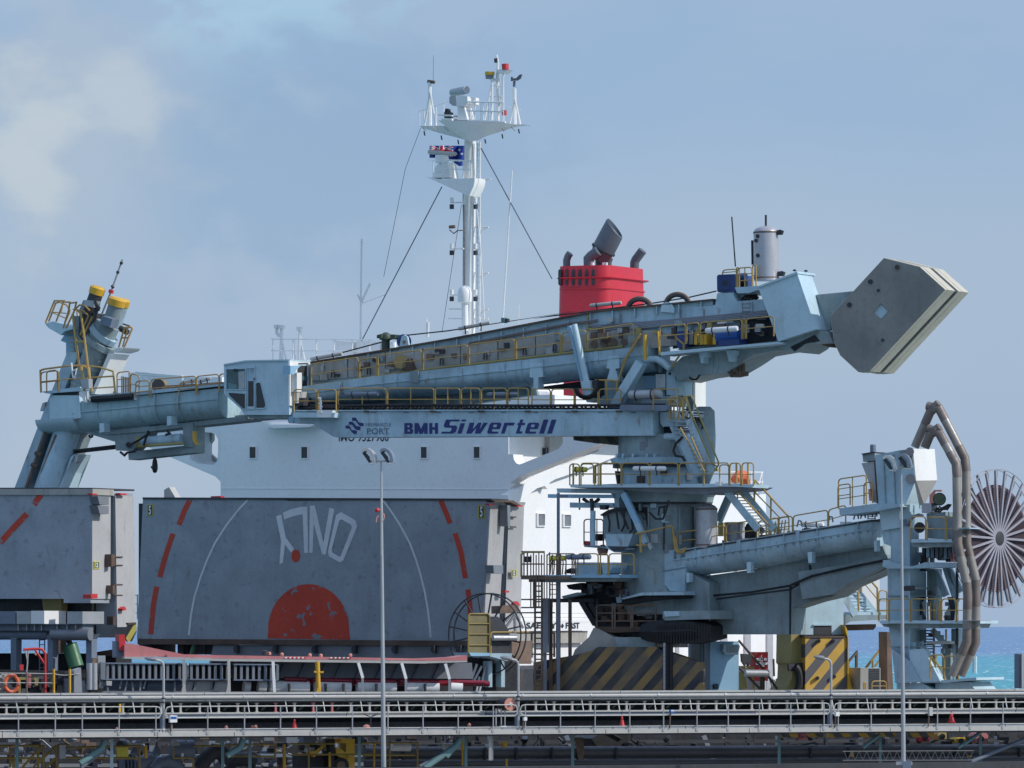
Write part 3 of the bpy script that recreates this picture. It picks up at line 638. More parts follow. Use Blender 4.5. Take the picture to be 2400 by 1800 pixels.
for pts, rr, w in ((A3(420, 585, 580, 880, 815, 1312), 0.03, -5), (A3(203, 800, 0, 1190), 0.03, -5), (A3(85, 475, 0, 700, -120, 1300), 0.015, -6), (A3(312, 900, 205, 1600), 0.015, -5)):
    MB().line(SA, pts + ([A3(-260, 1690)] if pts[1][0] == A3(0, 1190)[0] and pts[1][1] > A3(0, 1100)[1] else []), rr, w, 6).build('mast_stay', M['exhaust'], mast)
for x, y in ((107, 508), (202, 532), (295, 556), (445, 552), (540, 524), (632, 496)):
    MB().line(SA, A3(x - 3, y - 16, x, y, x + 2, y + 8), 0.04, -5, 5).build('hanging_block', M['dark'], mast)
# flag: a waving cloth, built as coloured patches
fl = MB(); fw, fh = 60, 36
def fpt(i, j):
    x = 134 + (331 - 134) * i / fw; top = 572 + 0 * i; bot = (640 if i < 30 else 640 + (i - 30) * 2.3 - max(0, i - 50) * 2.6)
    y = top + (bot - top) * j / fh
    return SA.pt(A3(x, y), -7.3 + 0.28 * math.sin(i * 0.36 + j * 0.05))
vs = [fpt(i, j) for j in range(fh + 1) for i in range(fw + 1)]; fs = []; mi = []
for j in range(fh):
    for i in range(fw):
        fs.append([j * (fw + 1) + i, j * (fw + 1) + i + 1, (j + 1) * (fw + 1) + i + 1, (j + 1) * (fw + 1) + i])
        x, y = i / 40, j / 26; c = 0
        if x < 1 and y < 1:
            d1 = abs(x - y) * .75; d2 = abs(x - (1 - y)) * .75
            if min(d1, d2) < 0.10: c = 1
            if min(d1, d2) < 0.04: c = 2
            if abs(x - .5) < .12 or abs(y - .5) < .19: c = 1
            if abs(x - .5) < .07 or abs(y - .5) < .11: c = 2
        else:
            for sx_, sy_ in ((50, 7), (45, 15), (54, 14), (50, 26), (18, 31)):
                if (i - sx_) ** 2 + (j - sy_) ** 2 < 5: c = 1
        mi.append(c)
fl.add(vs, fs); fl.m = mi
fl.build('flag', [M['flag_blue'], M['flag_white'], M['flag_red']], None, label='blue Australian ensign flying behind the lower radar platform of the white mast', cat='flag')
# --- funnel
SF = Frame(1350, 366, AK)
fun = MB()
def rounded(fr, poly_front_px, w0, w1, mb): return mb.prism(fr, poly_front_px, w0, w1)
def funnel_ring(y, x0, x1, w0, w1, rad):
    """plan outline of the casing at one height (rounded rectangle)"""
    a = SF.pt((x0, y), w1); b = SF.pt((x1, y), w1); W = (b - a).length; Dp = w1 - w0; pts = []
    for cx, cy, s0 in ((W - rad, -rad, 90), (W - rad, -(Dp - rad), 0), (rad, -(Dp - rad), -90), (rad, -rad, 180)):
        for k in range(6):
            t = R(s0 - 90 * k / 5); pts.append(a + SF.u * (cx + rad * math.cos(t)) + SF.n * (cy + rad * math.sin(t)))
    return pts
def stack(rings, mb):
    n = len(rings[0]); vs = [p for r in rings for p in r]; fs = [list(range(n)), list(range((len(rings) - 1) * n, len(rings) * n))]
    for i in range(len(rings) - 1):
        for j in range(n): fs.append([i * n + j, i * n + (j + 1) % n, (i + 1) * n + (j + 1) % n, (i + 1) * n + j])
    return mb.add(vs, fs)
fx0, fx1 = 1302, 1424
stack([funnel_ring(624, fx0, fx1, -5.4, 0, 0.75), funnel_ring(650, fx0 - .6, fx1 + .4, -5.4, 0.02, 0.75), funnel_ring(800, fx0 - 4, fx1 + 2, -5.6, 0.1, 0.8), funnel_ring(940, fx0 - 6, fx1 + 3, -5.8, 0.2, 0.8)], fun)
fun = fun.build('funnel', M['red_funnel'], ship)
stack([funnel_ring(650.5, fx0 - 9, fx1 + 4, -5.9, 0.2, 0.9), funnel_ring(652.3, fx0 - 9, fx1 + 4, -5.9, 0.2, 0.9), funnel_ring(655, fx0 - 3, fx1 + 1, -5.6, 0.1, .8)], MB()).build('funnel_ledge', M['red_funnel'], fun)
stack([funnel_ring(676, fx0 - 3, fx1 + 1, -5.6, 0.15, 0.85), funnel_ring(678.5, fx0 - 3, fx1 + 1, -5.6, 0.15, 0.85)], MB()).build('funnel_band', M['red_funnel'], fun)
for i, x in enumerate((228, 286, 343, 400, 458, 516)):
    cx = A5(x, 0)[0]; o = arc(cx, 636, 3.6, 5, 0, 180, 8) + arc(cx, 664, 3.6, 5, 180, 360, 8)
    MB().prism(SF, o, -0.3, 0.065).build('funnel_louvre', M['dark'], fun)
for x in (690, 770, 850): MB().prism(SF.side((1424, 650)), A5(x, 560, x + 55, 560, x, 600), -0.1, 0.02).build('funnel_bracket', M['red_funnel'], fun)
def pipe(pts, r, w, name='exhaust_pipe', mat=None, seg=16, par=None, fr=SF): return MB().tube([fr.pt(p, w) for p in pts], r, seg).build(name, mat or M['exhaust'], par or fun)
pipe(A5(288, 470, 288, 405, 300, 370, 318, 345), 0.21, -1.5); pipe(A5(873, 500, 875, 425, 885, 400, 945, 320), 0.26, -5.0)
pipe(A5(480, 470, 478, 395, 500, 370, 560, 325), 0.30, -1.4); pipe(A5(585, 470, 582, 400, 600, 372, 640, 340), 0.32, -2.4); pipe(A5(640, 470, 640, 420, 655, 380), .25, -3.2)
a, b, c = SF.pt(A5(560, 400), -2.2), SF.pt(A5(602, 322), -2.2), SF.pt(A5(672, 190), -2.2)
MB().tube([a, b], [.50, .66], 28).build('exhaust_shroud', M['exhaust'], fun)
d = (c - b).normalized()
pv = MB(); nx = d.orthogonal().normalized(); 
mb = MB(); mb.tube([b, b + d * 0.10], .74, 28); mb.build('exhaust_flange', M['dark'], fun)
n1_ = Vector((1, 0, -.55)); n1_ = (n1_ - d * n1_.dot(d)).normalized(); n2_ = d.cross(n1_)
def ering(p, r, sh): return [p + (n1_ * math.cos(t) + n2_ * math.sin(t)) * r - d * (sh * r * math.cos(t)) for t in [2 * math.pi * k / 36 for k in range(36)]]
stack([ering(b + d * .1, .67, 0), ering(b + d * .7, .67, .2), ering(c + d * .42, .66, .42), ering(c + d * .5, .60, .46), ering(c + d * .3, .56, .46)], MB()).build('exhaust_outlet', M['exhaust'], fun)
for x in (512, 608, 630): pipe(A5(x, 470, x, 425), 0.09, -.6, mat=M['white'])
MB().prism(SF, A5(160, 1590, 560, 1590, 560, 1700, 160, 1700), -6, 0.6).build('funnel_casing', M['white_ship'], ship)
MB().prism(SA, A4(745, 985, 860, 985, 890, 1010, 890, 1045, 745, 1045), -8, -7).build('life_raft_box', M['white_ship'], acc)

# --- hatch covers
def cover(fr, face, wA, wB, edge_top=None):
    root = MB().prism(fr, face, wA, 0.0).build('hatch_cover', M['hatch'], ship); return root
hc5 = MB().prism(S5, [(335, 1168), (1151, 1171), (1147, 1182), (1136, 1385), (1130, 1503), (321, 1498)], -1.75, 0.0)
hc5 = hc5.build('hatch_cover', M['hatch'], ship); hc5['label'] = 'grey hatch cover with upside-down ONLY lettering'
h5s = S5.side((1148, 1171))
MB().prism(S5, [(334, 1165.5), (1152, 1168.5), (1152, 1173), (334, 1170)], -1.9, 0.06).build('cover_top_edge', M['dark'], hc5)
MB().prism(S5, [(335, 1175), (1140, 1178), (1126, 1412), (1122, 1503), (326, 1498)], -3.95, -2.15).build('back_panel', M['hatch'], hc5) if False else None
def side_plate(name, mat, par, fr, p, w0, w1, u, y0, y1):
    """thin plate on the end of a panel, facing right"""
    pass
# end plates in a lighter grey than the panel faces
MB().prism(S5, [(1148, 1171), (1151, 1171), (1147, 1182), (1136.5, 1385), (1133.5, 1385), (1144, 1182)], -1.74, -0.02).build('end_plate', M['hatch_side'], hc5) if False else None
def endplate(fr, px_pts, wA, wB, par, mat=None, out=0.05):
    """px_pts: edge polyline down the right hand end; plate spans depths wA..wB"""
    mb = MB(); n = len(px_pts)
    a = [fr.pt(p, 0) + fr.n * wB for p in px_pts]; b = [q + fr.n * (wA - wB) for q in a]
    a2 = [q + fr.u * out for q in a]; b2 = [q + fr.u * out for q in b]; vs = a + b + a2 + b2; fs = []
    for i in range(n - 1): fs += [[2*n+i, 2*n+i+1, 3*n+i+1, 3*n+i], [i, i+1, 2*n+i+1, 2*n+i], [n+i, n+i+1, 3*n+i+1, 3*n+i], [i, i+1, n+i+1, n+i]]
    fs += [[0, n, 3*n, 2*n], [n-1, 2*n-1, 4*n-1, 3*n-1]]
    mb.add(vs, fs); return mb.build('end_plate', mat or M['hatch_side'], par)
e5 = [(1151, 1171), (1147, 1182), (1136, 1385), (1130, 1503)]
endplate(S5, e5, -1.73, -0.02, hc5)
# the second panel folded up behind the first
mb = MB(); q = [(335, 1172), (1151, 1174), (1146, 1184), (1138, 1400), (1134, 1500), (323, 1494)]
def back_prism(fr, poly, w0, w1, mb):   # traced on the w=0 plane then moved back
    a = [fr.pt(p, 0) + fr.n * w1 for p in poly]; b = [x + fr.n * (w0 - w1) for x in a]; n = len(a)
    return mb.add(a + b, [list(range(n)), list(range(2*n-1, n-1, -1))] + [[i, (i+1) % n, n+(i+1) % n, n+i] for i in range(n)])
bp5 = back_prism(S5, q, -3.9, -2.1, mb).build('back_panel', M['hatch'], hc5)
endplate(S5, [(1151, 1175), (1147, 1184), (1140, 1400), (1138, 1480)], -3.88, -2.12, hc5)
MB().prism(S5, rect(325, 1180, 1130, 1490), -2.2, -1.7).build('gap_shade', M['black'], hc5)  # black fill paints in the shade of the gap between panels
# fittings on the panel ends
for (x0, y0, x1, y1) in ((1085, 400, 1118, 635), (930, 1065, 1040, 1160)):
    f = h5s; MB().prism(f, A16(x0, y0, x1, y0, x1, y1, x0 + 6, y1 - 6), 0.05, 0.5).build('end_fitting', M['galv_dark'], hc5)
MB().prism(h5s, A16(890, 380, 945, 380, 945, 398, 890, 398), 0.06, 0.3).build('red_cleat', M['red'], hc5)
MB().prism(h5s, A16(1185, 400, 1270, 400, 1240, 415, 1190, 415), 0.06, 0.3).build('red_cleat', M['red'], hc5)
MB().prism(h5s, A16(1170, 1490, 1200, 1465, 1230, 1510, 1180, 1520), 0.06, .3).build('red_cleat', M['red'], hc5)
MB().prism(h5s, A16(1060, 1345, 1110, 1350, 1100, 1370, 1065, 1370), .06, .3).build('red_cleat', M['red'], hc5)
mb = MB()
for y in (400, 530, 640): mb.line(h5s, A16(1120, y, 1180, y), 0.04, 0.12)
mb.prism(h5s, A16(930, 345, 1150, 345, 1240, 400, 1180, 395, 1120, 365, 950, 365), 0.06, 0.5); mb.build('top_bracket', M['rusty'], hc5)
# circle, dashes and lettering
mk = MB()
Lc = [A11(1750, 218), A11(1690, 280), A11(1600, 395), A11(1520, 520), A11(1460, 650), A11(1415, 770), A11(1375, 900), A11(1350, 1030), A11(1335, 1172)]
Rc = [(898, 1173), (915, 1196), (935, 1226), (960, 1272), (975, 1312), (985, 1345), (995, 1385), (1003, 1430), (1008, 1475), (1009, 1494)]
strip(S5, Lc, 4.4, 0.012, mk); strip(S5, Rc, 4.4, 0.012, mk)
mk.build('white_circle', M['hatch_white'], hc5)
dashes = [[A11(1345, 212), A11(1300, 300), A11(1265, 392)], [A11(1222, 455), A11(1180, 580), A11(1150, 680), A11(1130, 762)], [A11(1108, 830), A11(1085, 950), A11(1065, 1165)],
          [A16(345, 345), A16(400, 470), A16(450, 600)], [A16(505, 710), A16(570, 920), A16(620, 1210)], [A16(648, 1335), A16(665, 1480), A16(680, 1660)]]
for dd in dashes: strip(S5, dd, 12, 0.012, MB()).build('red_dash', M['hatch_red'], hc5)
letters = {
 'Y': [[(413, 285), (470, 265), (520, 520), (612, 645), (580, 688), (512, 600), (488, 800), (450, 818), (468, 560)]],
 'L': [[(488, 245), (580, 205), (680, 182), (760, 176), (768, 690), (725, 692), (708, 262), (600, 285), (503, 322)]],
 'N': [[(788, 168), (843, 164), (938, 580), (1005, 190), (1060, 205), (965, 712), (922, 705), (832, 365), (818, 690), (780, 690)]],
}
for ch, ps in letters.items():
    for pz in ps: MB().flat(S5, [A15(*p) for p in pz], 0.012).build('painted_letter', M['hatch_white'], hc5, smooth=False)
oo = [(1080, 270), (1135, 237), (1295, 330), (1313, 400), (1160, 775), (1120, 797), (1000, 730), (988, 680)]
oi = [(1115, 330), (1140, 318), (1245, 378), (1255, 410), (1130, 728), (1118, 735), (1040, 690), (1028, 660)]
mb = MB(); n = len(oo); mb.add([S5.pt(A15(*p), 0.012) for p in oo + oi], [[i, (i + 1) % n, n + (i + 1) % n, n + i] for i in range(n)]); mb.build('painted_letter', M['hatch_white'], hc5, smooth=False)
MB().flat(S5, arc(*A15(632, 725), 10.2, 15, 0, 360, 24)[:-1], 0.016).build('red_spot', M['hatch_red'], hc5, smooth=False)
sp = [A15(315, 1640), A15(325, 1560)] + [A15(775 + 455 * math.cos(R(t)), 1560 - 522 * math.sin(R(t))) for t in range(170, 9, -6)] + [A15(1222, 1550), A15(1235, 1655)]
MB().flat(S5, sp, 0.016).build('red_spot', M['hatch_red'], hc5, smooth=False)
def num_sign(fr, box, txt, par, w, bg=None):
    x0, y0, x1, y1 = box; s = MB().prism(fr, rect(x0, y0, x1, y1), w, w + 0.02).build('number_sign', M['sign_yellow'] if not bg else bg, par)
    k = (x1 - x0) * .12
    MB().prism(fr, rect(x0 + k, y0 + k, x1 - k, y1 - k), w + 0.022, w + 0.03).build('sign_field', M['green_dark'], s) if len(WL) and s.parent and s.parent.parent is None else MB().prism(fr, rect(x0 + k, y0 + k, x1 - k, y1 - k), w + 0.022, w + 0.03).build('sign_field', M['green_dark'], par)
    text_on(fr, txt, (x0 + 2.4 * k, y0 + 1.8 * k, x1 - 2.4 * k, y1 - 1.8 * k), w + 0.035, M['white'], par, 'sign_number', bold=0.03)
num_sign(S5, (*A11(1038, 248), *A11(1080, 330)), '5', hc5, 0.012)
num_sign(S5, (*A16(760, 398), *A16(832, 545)), '5', hc5, 0.012)
h5b = Frame(0, 0, AK - math.pi / 2, (S5.pt((1148, 1171), 0)) * 1.0)
num_sign(h5s, (*A16(1133, 1115), *A16(1190, 1190)), '12', hc5, 0.09)
MB().prism(S5, A15(330, 88, 1080, 95, 1000, 108, 550, 112, 480, 96), 0.012, 0.02).build('rust_run', M['rusty'], hc5)
# bits showing over the top edge
MB().prism(S5, A11(1160, 145, 1195, 125, 1240, 200, 1160, 200), -1.6, -1.0).build('top_horn', M['cream'], hc5)
MB().prism(S5, A11(1490, 190, 1560, 188, 1560, 202, 1490, 202), -1.6, -1.2).build('red_cleat', M['red'], hc5)
# coaming under the cover
cg = MB().prism(S5, [(500, 1512), (1135, 1512), (1140, 1600), (480, 1600)], -3.5, 0.2).build('hatch_coaming', M['galv_dark'], ship)
MB().prism(S5, [(322, 1497), (1132, 1502), (1132, 1514), (322, 1510)], -3.0, 0.35).build('coaming_bar', M['rusty'], ship)
for x in (10, 345, 685, 1030, 1375, 1715, 1945):
    cx, cy = A13(x, 265); mb = MB(); o = arc(cx + 2, cy, 8, 10, 90, 270, 10); mb.prism(S5, o, 0.2, 0.55); mb.build('coaming_bracket', M['dark'], ship)
for p in (A11(1255, 1225, 1297, 1225, 1297, 1310, 1255, 1310), A11(1447, 1220, 1525, 1220, 1525, 1310, 1447, 1310), A11(980, 1215, 1075, 1215, 1075, 1300, 980, 1300)):
    MB().prism(S5, p, -3, -0.5).build('hinge_post', M['dark'] if p[0][0] > 400 or p[0][0] < 350 else M['slate'], ship)
MB().tube([S5.pt(A11(1385, 1215), 0), S5.pt(A11(1350, 1330), 0)], .14, 10).build('hatch_ram', M['green'], ship)
# --- nearer hatch cover at the left edge
hc4 = MB().prism(S4, [(-800, 1160)] + A11(645, 180, 640, 945, 450, 945, 450, 915) + [(-800, 1403)], -1.75, 0.0).build('hatch_cover', M['hatch'], ship); hc4['label'] = 'grey hatch cover with broken red circle line'
endplate(S4, A11(645, 182, 643, 915), -1.73, -0.02, hc4)
back_prism(S4, [(-800, 1150)] + A11(645, 160, 660, 1110, 560, 1190) + [(-800, 1494)], -3.9, -2.1, MB()).build('back_panel', M['hatch'], hc4)
endplate(S4, A11(648, 180, 662, 1115), -3.88, -2.12, hc4)
MB().prism(S4, [(-800, 1152)] + A11(640, 160, 650, 1185) + [(-800, 1490)], -2.2, -1.7).build('gap_shade', M['black'], hc4)  # solid black stands for shade in the panel gap
MB().prism(S4, [(-800, 1146)] + A11(655, 138, 655, 180) + [(-800, 1161)], -1.9, 0.1).build('cover_top_edge', M['beige_cover'], hc4)
back_prism(S4, [(-800, 1142)] + A11(650, 130, 650, 142) + [(-800, 1147)], -4.0, 0.0, MB()).build('cover_top_cap', M['dark'], hc4)
h4s = S4.side(A11(645, 400))
for yy in (190, 255): MB().prism(h4s, A11(690, yy, 770, yy + 3, 770, yy + 62, 705, yy + 58), 0.05, 0.5).build('end_fitting', M['galv_dark'], hc4)
MB().prism(h4s, A11(650, 170, 688, 172, 688, 181, 650, 181), 0.06, .3).build('red_cleat', M['red'], hc4)
MB().prism(h4s, A11(850, 168, 900, 172, 895, 182, 850, 181), 0.06, .3).build('red_cleat', M['red'], hc4)
MB().prism(h4s, A11(865, 985, 885, 970, 895, 995, 868, 1000), 0.06, .4).build('red_cleat', M['red'], hc4)
MB().prism(h4s, A11(645, 885, 690, 880, 690, 912, 645, 914), 0.06, .5).build('red_cleat', M['red'], hc4)
MB().prism(h4s, A11(788, 600, 815, 605, 815, 680, 788, 690), 0.06, .4).build('end_fitting', M['rusty'], hc4)
MB().prism(h4s, A11(800, 1040, 820, 1040, 820, 1100, 800, 1100), .06, .4).build('end_fitting', M['rusty'], hc4)
MB().prism(h4s, A11(798, 820, 815, 820, 815, 880, 798, 880), .06, .4).build('end_fitting', M['rusty'], hc4)
mb = MB()
for y in (620, 678, 815, 890): MB().line(h4s, A11(805, y, 865, y), 0.035, 0.15).build('end_rod', M['rusty'], hc4)
num_sign(h4s, (*A11(663, 650), *A11(707, 703)), '12', hc4, 0.06)
for dd in ([A11(0, 520), A11(80, 430), A11(190, 315)], [A11(240, 250), A11(262, 215), A11(290, 180)]): strip(S4, dd, 14, 0.012, MB()).build('red_dash', M['hatch_red'], hc4)
MB().prism(S4, A11(295, 915, 432, 915, 432, 1000, 390, 1090, 315, 1090), -1.6, -1.0).build('yellow_prop', M['olive'], ship)
MB().prism(S4, [(-800, 1403)] + A11(295, 918, 295, 1000) + [(-800, 1432)], -1.6, -1.2).build('shaded_strut', M['dark'], ship)
for p, m_ in ((A11(-300, 1003, 110, 1003, 110, 1092, -300, 1092), 'slate'), (A11(118, 1003, 217, 1003, 217, 1092, 118, 1092), 'galv'), (A11(219, 1000, 313, 1000, 313, 1092, 219, 1092), 'white'), (A11(475, 1005, 583, 1005, 583, 1092, 475, 1092), 'galv')):
    MB().prism(S4, p, -0.4, 1.6).build('deck_box', M[m_], ship)
MB().prism(S4, [(-800, 1463)] + A11(583, 1097, 583, 1140) + [(-800, 1478)], 0.2, 1.2).prism(S4, [(-800, 1462)] + A11(585, 1092, 585, 1097) + [(-800, 1463)], 0, 1.5).build('catwalk_beam', M['slate'], ship)
for x in (125, 185, 240, 290, 400, 470, 530): MB().prism(S4, A11(x, 1097, x + 6, 1097, x + 6, 1140, x, 1140), 1.2, 1.35).build('beam_rib', M['galv'], ship)
MB().tube([S4.pt(A11(-100, 1165), .7), S4.pt(A11(345, 1165), .7)], 0.26, 12).build('cross_pipe', M['slate'], ship)
MB().tube([S4.pt(A11(370, 1165), 1.2), S4.pt(A11(640, 1168), 1.2)], 0.28, 12).build('cross_pipe', M['galv_dark'], ship)
for x in (95, 355, 628): MB().prism(S4, A11(x - 45, 1165, x + 45, 1165, x + 20, 1200, x + 18, 1600, x - 18, 1600, x - 20, 1200), 0.4, 0.9).build('catwalk_leg', M['slate'], ship)
MB().prism(S4, A11(380, 1190, 410, 1190, 410, 1300, 380, 1300), -2, -1.2).build('hinge_post', M['rusty'], ship)
ladder(S4, A11(298, 1190), A11(298, 1420), 12, 0.2, ship, M['slate'], rungs=7)
mb = MB(); mb.tube([S4.pt(A11(475, 1170), 0), S4.pt(A11(500, 1250), 0)], 0.13, 10); mb.build('ram_rod', M['dark'], ship)
MB().tube([S4.pt(A11(492, 1240), 0), S4.pt(A11(540, 1400), 0)], 0.36, 16).build('hatch_ram', M['green'], ship)
MB().prism(S4, [(-800, 1530)] + A11(820, 1302, 820, 1700) + [(-800, 1700)], -5.5, -4).build('hatch_coaming', M['darker'], ship)
MB().prism(S4, A11(655, 1295, 830, 1268, 830, 1320, 655, 1320), -3.9, -3.5).build('coaming_flare', M['rusty'], ship)
mb = MB()
for y in (890, 952, 1014): mb.line(S5, A11(905, y, 975, y), 0.035, -2)
mb.line(S5, A11(972, 885, 972, 1060), 0.04, -2); mb.build('deck_railing', M['white'], ship)

# ================================================================== SHIP UNLOADER
crane = empty('ship_unloader', Vector((K.O.x, K.O.y, 0)), 'pale blue-green screw-type ship unloader with lettered beam and octagonal counterweight', 'ship unloader')
def part(mb, name, mat, par=crane, **k): return mb.build(name, M[mat] if isinstance(mat, str) else mat, par, **k)
def Kp(name, mat, poly, w0, w1, par=crane): return part(MB().prism(K, poly, w0, w1), name, mat, par)
UP = [(-1.0, 0), (1.0, 0), (1.0, .32), (1.06, .32), (1.06, .37), (1.0, .37)] + [(math.cos(R(t)) * 1.0, .42 + .58 * math.sin(R(t))) for t in range(5, 180, 12)] + [(-1.0, .42)]
def trough(name, st, w, k=1.0, mat='aqua', fr=K, par=crane, ribs=(), supports=()):
    o = part(MB().sweep(fr, st, [(a * k, b) for a, b in UP], w), name, mat, par)
    def at(x):
        for (x0, t0, b0), (x1, t1, b1) in zip(st[:-1], st[1:]):
            if x0 <= x <= x1: f = (x - x0) / (x1 - x0); return t0 + (t1 - t0) * f, b0 + (b1 - b0) * f
        return st[-1][1:]
    for x in ribs:
        t, b = at(x); t2, b2 = at(x + 6); part(MB().sweep(fr, [(x, t - .4, b + 1), (x + 9, t2 - .4, b2 + 1)], [(a * k * 1.05, v) for a, v in UP], w), 'trough_saddle', mat, par)
    for x in supports:
        t, b = at(x); part(MB().sweep(fr, [(x, t + 4, b + .5), (x + 1.6, t + 4, b + .5)], [(a * k * 1.07, v) for a, v in UP], w), 'trough_flange', mat, par)
    return o, at
# ---- outer arm: trough from the head to the cab
_, tA = trough('conveyor_trough', [(180, 945, 1018), (350, 930, 1000), (540, 912, 982)], 0.2, 1.15, 'aqua_rusty', ribs=(383,), supports=(200, 255, 350, 445, 538))
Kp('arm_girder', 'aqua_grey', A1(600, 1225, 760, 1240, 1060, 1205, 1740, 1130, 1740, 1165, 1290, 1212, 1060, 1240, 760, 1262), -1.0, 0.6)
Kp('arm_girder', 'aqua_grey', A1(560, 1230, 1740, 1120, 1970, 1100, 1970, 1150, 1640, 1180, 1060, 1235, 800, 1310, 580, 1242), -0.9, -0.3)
Kp('head_casing', 'aqua_clean', A1(350, 1010, 380, 985, 560, 985, 572, 1145, 350, 1172), -1.2, 1.45)
part(MB().sweep(K, [(116, 986, 1018), (204, 980, 1014)], [(math.cos(R(t)) * 1.4, max(0, math.sin(R(t)))) for t in range(0, 181, 12)], 0.1), 'head_drum', 'aqua_clean')
Kp('head_slot', 'dark', A1(372, 975, 550, 945, 555, 985, 375, 1000), -1.1, 1.3)
Kp('stay_bracket', 'aqua_grey', A1(580, 1242, 740, 1200, 1060, 1200, 1040, 1260, 935, 1380, 820, 1375, 812, 1312), -0.5, 0.5)
Kp('stay_bracket', 'aqua_grey', A1(1290, 1190, 1365, 1180, 1365, 1350, 1300, 1350), -0.5, 0.7)
Kp('lower_girder', 'aqua_grey', A1(905, 1385, 1300, 1342, 1370, 1338, 1370, 1390, 910, 1442), -0.5, 0.6)
part(MB().tube([K.pt(A1(985, 1320), 0.9), K.pt(A1(1285, 1292), 0.9)], 0.26, 18), 'luffing_cylinder', 'aqua')
part(MB().tube([K.pt(A1(980, 1345), 1.2), K.pt(A1(1295, 1325), 1.2)], 0.07, 8), 'cylinder_pipe', 'olive')
part(MB().tube([K.pt(A1(975, 1320), .9), K.pt(A1(1005, 1318), .9)], 0.29, 18), 'cylinder_collar', 'olive')
part(MB().tube([K.pt(A1(515, 1385), 0), K.pt(A1(815, 1352), 0)], 0.10, 8), 'ram_rod', 'dark')
part(MB().tube([K.pt(A1(520, 1375), .2), K.pt(A1(815, 1340), .2)], 0.05, 6), 'ram_rod', 'dark')
part(MB().tube([K.pt(A1(907, 1335), .5), K.pt(A1(907, 1335), 0.75)], 0.13, 14), 'pivot_pin', 'dark')
for pz in (A1(850, 1385, 880, 1410, 900, 1390, 960, 1380), A1(1050, 1235, 1030, 1290, 1015, 1340), A1(1060, 1250, 985, 1300, 930, 1330), A1(1180, 1235, 1200, 1255, 1170, 1265)):
    part(MB().tube([K.pt(p, 1.4) for p in pz], 0.06, 6), 'hydraulic_hose', 'black')
for x, y in ((703, 1182), (1180, 1132)): Kp('trough_hanger', 'aqua_clean', A1(x, y, x + 32, y, x + 32, y + 62, x, y + 68), 1.0, 1.6)
Kp('yellow_bracket', 'yellow', A1(1360, 1240, 1380, 1240, 1380, 1300, 1400, 1335, 1380, 1335, 1360, 1300), 0.7, 0.9)
# hook
hk = empty('hook_block', K.pt(A1(1095, 1500), .5), 'black crane hook hanging below the outer arm', 'hook')
part(MB().line(K, A1(1097, 1400, 1097, 1440), .05, .5), 'hoist_rope', 'dark', hk)
part(MB().lathe(K.pt(A1(1095, 1432), .5), (0, 0, -1), [(0, .06), (.08, .11), (.3, .14), (.5, .15), (.65, .1), (.7, .05)], 12), 'hook_body', 'black', hk)
part(MB().tube([K.pt(A1(1090 + 16 * math.cos(R(t)), 1484 + 18 * math.sin(R(t))), .5) for t in range(-60, 200, 26)], .07, 6), 'hook_point', 'black', hk)
mb = MB(); mb.tube([K.pt(A1(643 + 11 * math.cos(R(t)), 1270 + 12 * math.sin(R(t))), .2) for t in range(-90, 240, 30)], .05, 6); part(mb, 'hook_point', 'dark')
# ---- vertical screw arm
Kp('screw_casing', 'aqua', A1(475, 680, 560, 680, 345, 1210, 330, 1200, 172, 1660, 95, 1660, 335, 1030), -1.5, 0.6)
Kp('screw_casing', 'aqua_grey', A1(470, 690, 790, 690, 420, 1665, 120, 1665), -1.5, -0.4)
part(MB().tube([K.pt(A1(690, 640), 0.1), K.pt(A1(500, 1170), 0.1)], 0.62, 24), 'screw_tube', 'aqua_grey')
part(MB().tube([K.pt(A1(500, 1170), 0.1), K.pt(A1(330, 1665), 0.3)], 0.66, 28), 'screw_tube', 'aqua')
Kp('arm_side_plate', 'white', A1(765, 690, 797, 690, 668, 975, 640, 975), -1.2, 0.5); Kp('arm_side_plate', 'aqua_clean', A1(530, 1400, 500, 1420, 425, 1665, 400, 1665), -1.2, 0.4)
for pz in (A1(335, 1195, 178, 1660), A1(398, 1265, 250, 1665)): part(MB().tube([K.pt(p, 0.75) for p in pz], 0.09, 8), 'arm_pipe', 'brownrail')
for x, y in ((262, 1398), (236, 1480)): part(MB().tube([K.pt(A1(x - 12, y - 6), .9), K.pt(A1(x + 30, y + 12), .9)], 0.11, 8), 'pipe_joint', 'rusty')
for pz in (A1(300, 1040, 322, 1032, 310, 1088, 282, 1096), A1(530, 1405, 556, 1408, 545, 1455, 522, 1465)): Kp('arm_light', 'galv', pz, 0.1, 0.5)
for f in (0.25, 0.5, 0.72): part(MB().tube([K.pt(A1(690 - 190 * f, 640 + 530 * f), .1), K.pt(A1(690 - 190 * f - 8, 640 + 530 * f + 22), .1)], 0.67, 24), 'tube_flange', 'aqua_grey')
# head drive
def mcyl(a, b, r, w, name, mat, seg=20, par=crane, z=A20): return part(MB().tube([K.pt(z(*a), w), K.pt(z(*b), w)], r, seg), name, mat, par)
mcyl((790, 560), (905, 240), 0.34, 0.4, 'motor_body', 'dark'); mcyl((735, 560), (800, 400), 0.36, 0.3, 'motor_foot', 'aqua_grey')
part(MB().tube([K.pt(A20(895, 260), .4), K.pt(A20(925, 165), .4), K.pt(A20(932, 140), .4)], [.38, .39, .28], 20), 'motor_cover', 'yellow')
mcyl((1100, 760), (1210, 430), 0.38, 0.6, 'motor_body', 'aqua_grey'); mcyl((1190, 760), (1290, 450), 0.33, -0.7, 'motor_body', 'aqua')
part(MB().tube([K.pt(A20(1205, 445), .6), K.pt(A20(1232, 345), .6), K.pt(A20(1240, 318), .6)], [.43, .44, .32], 22), 'motor_cover', 'yellow')
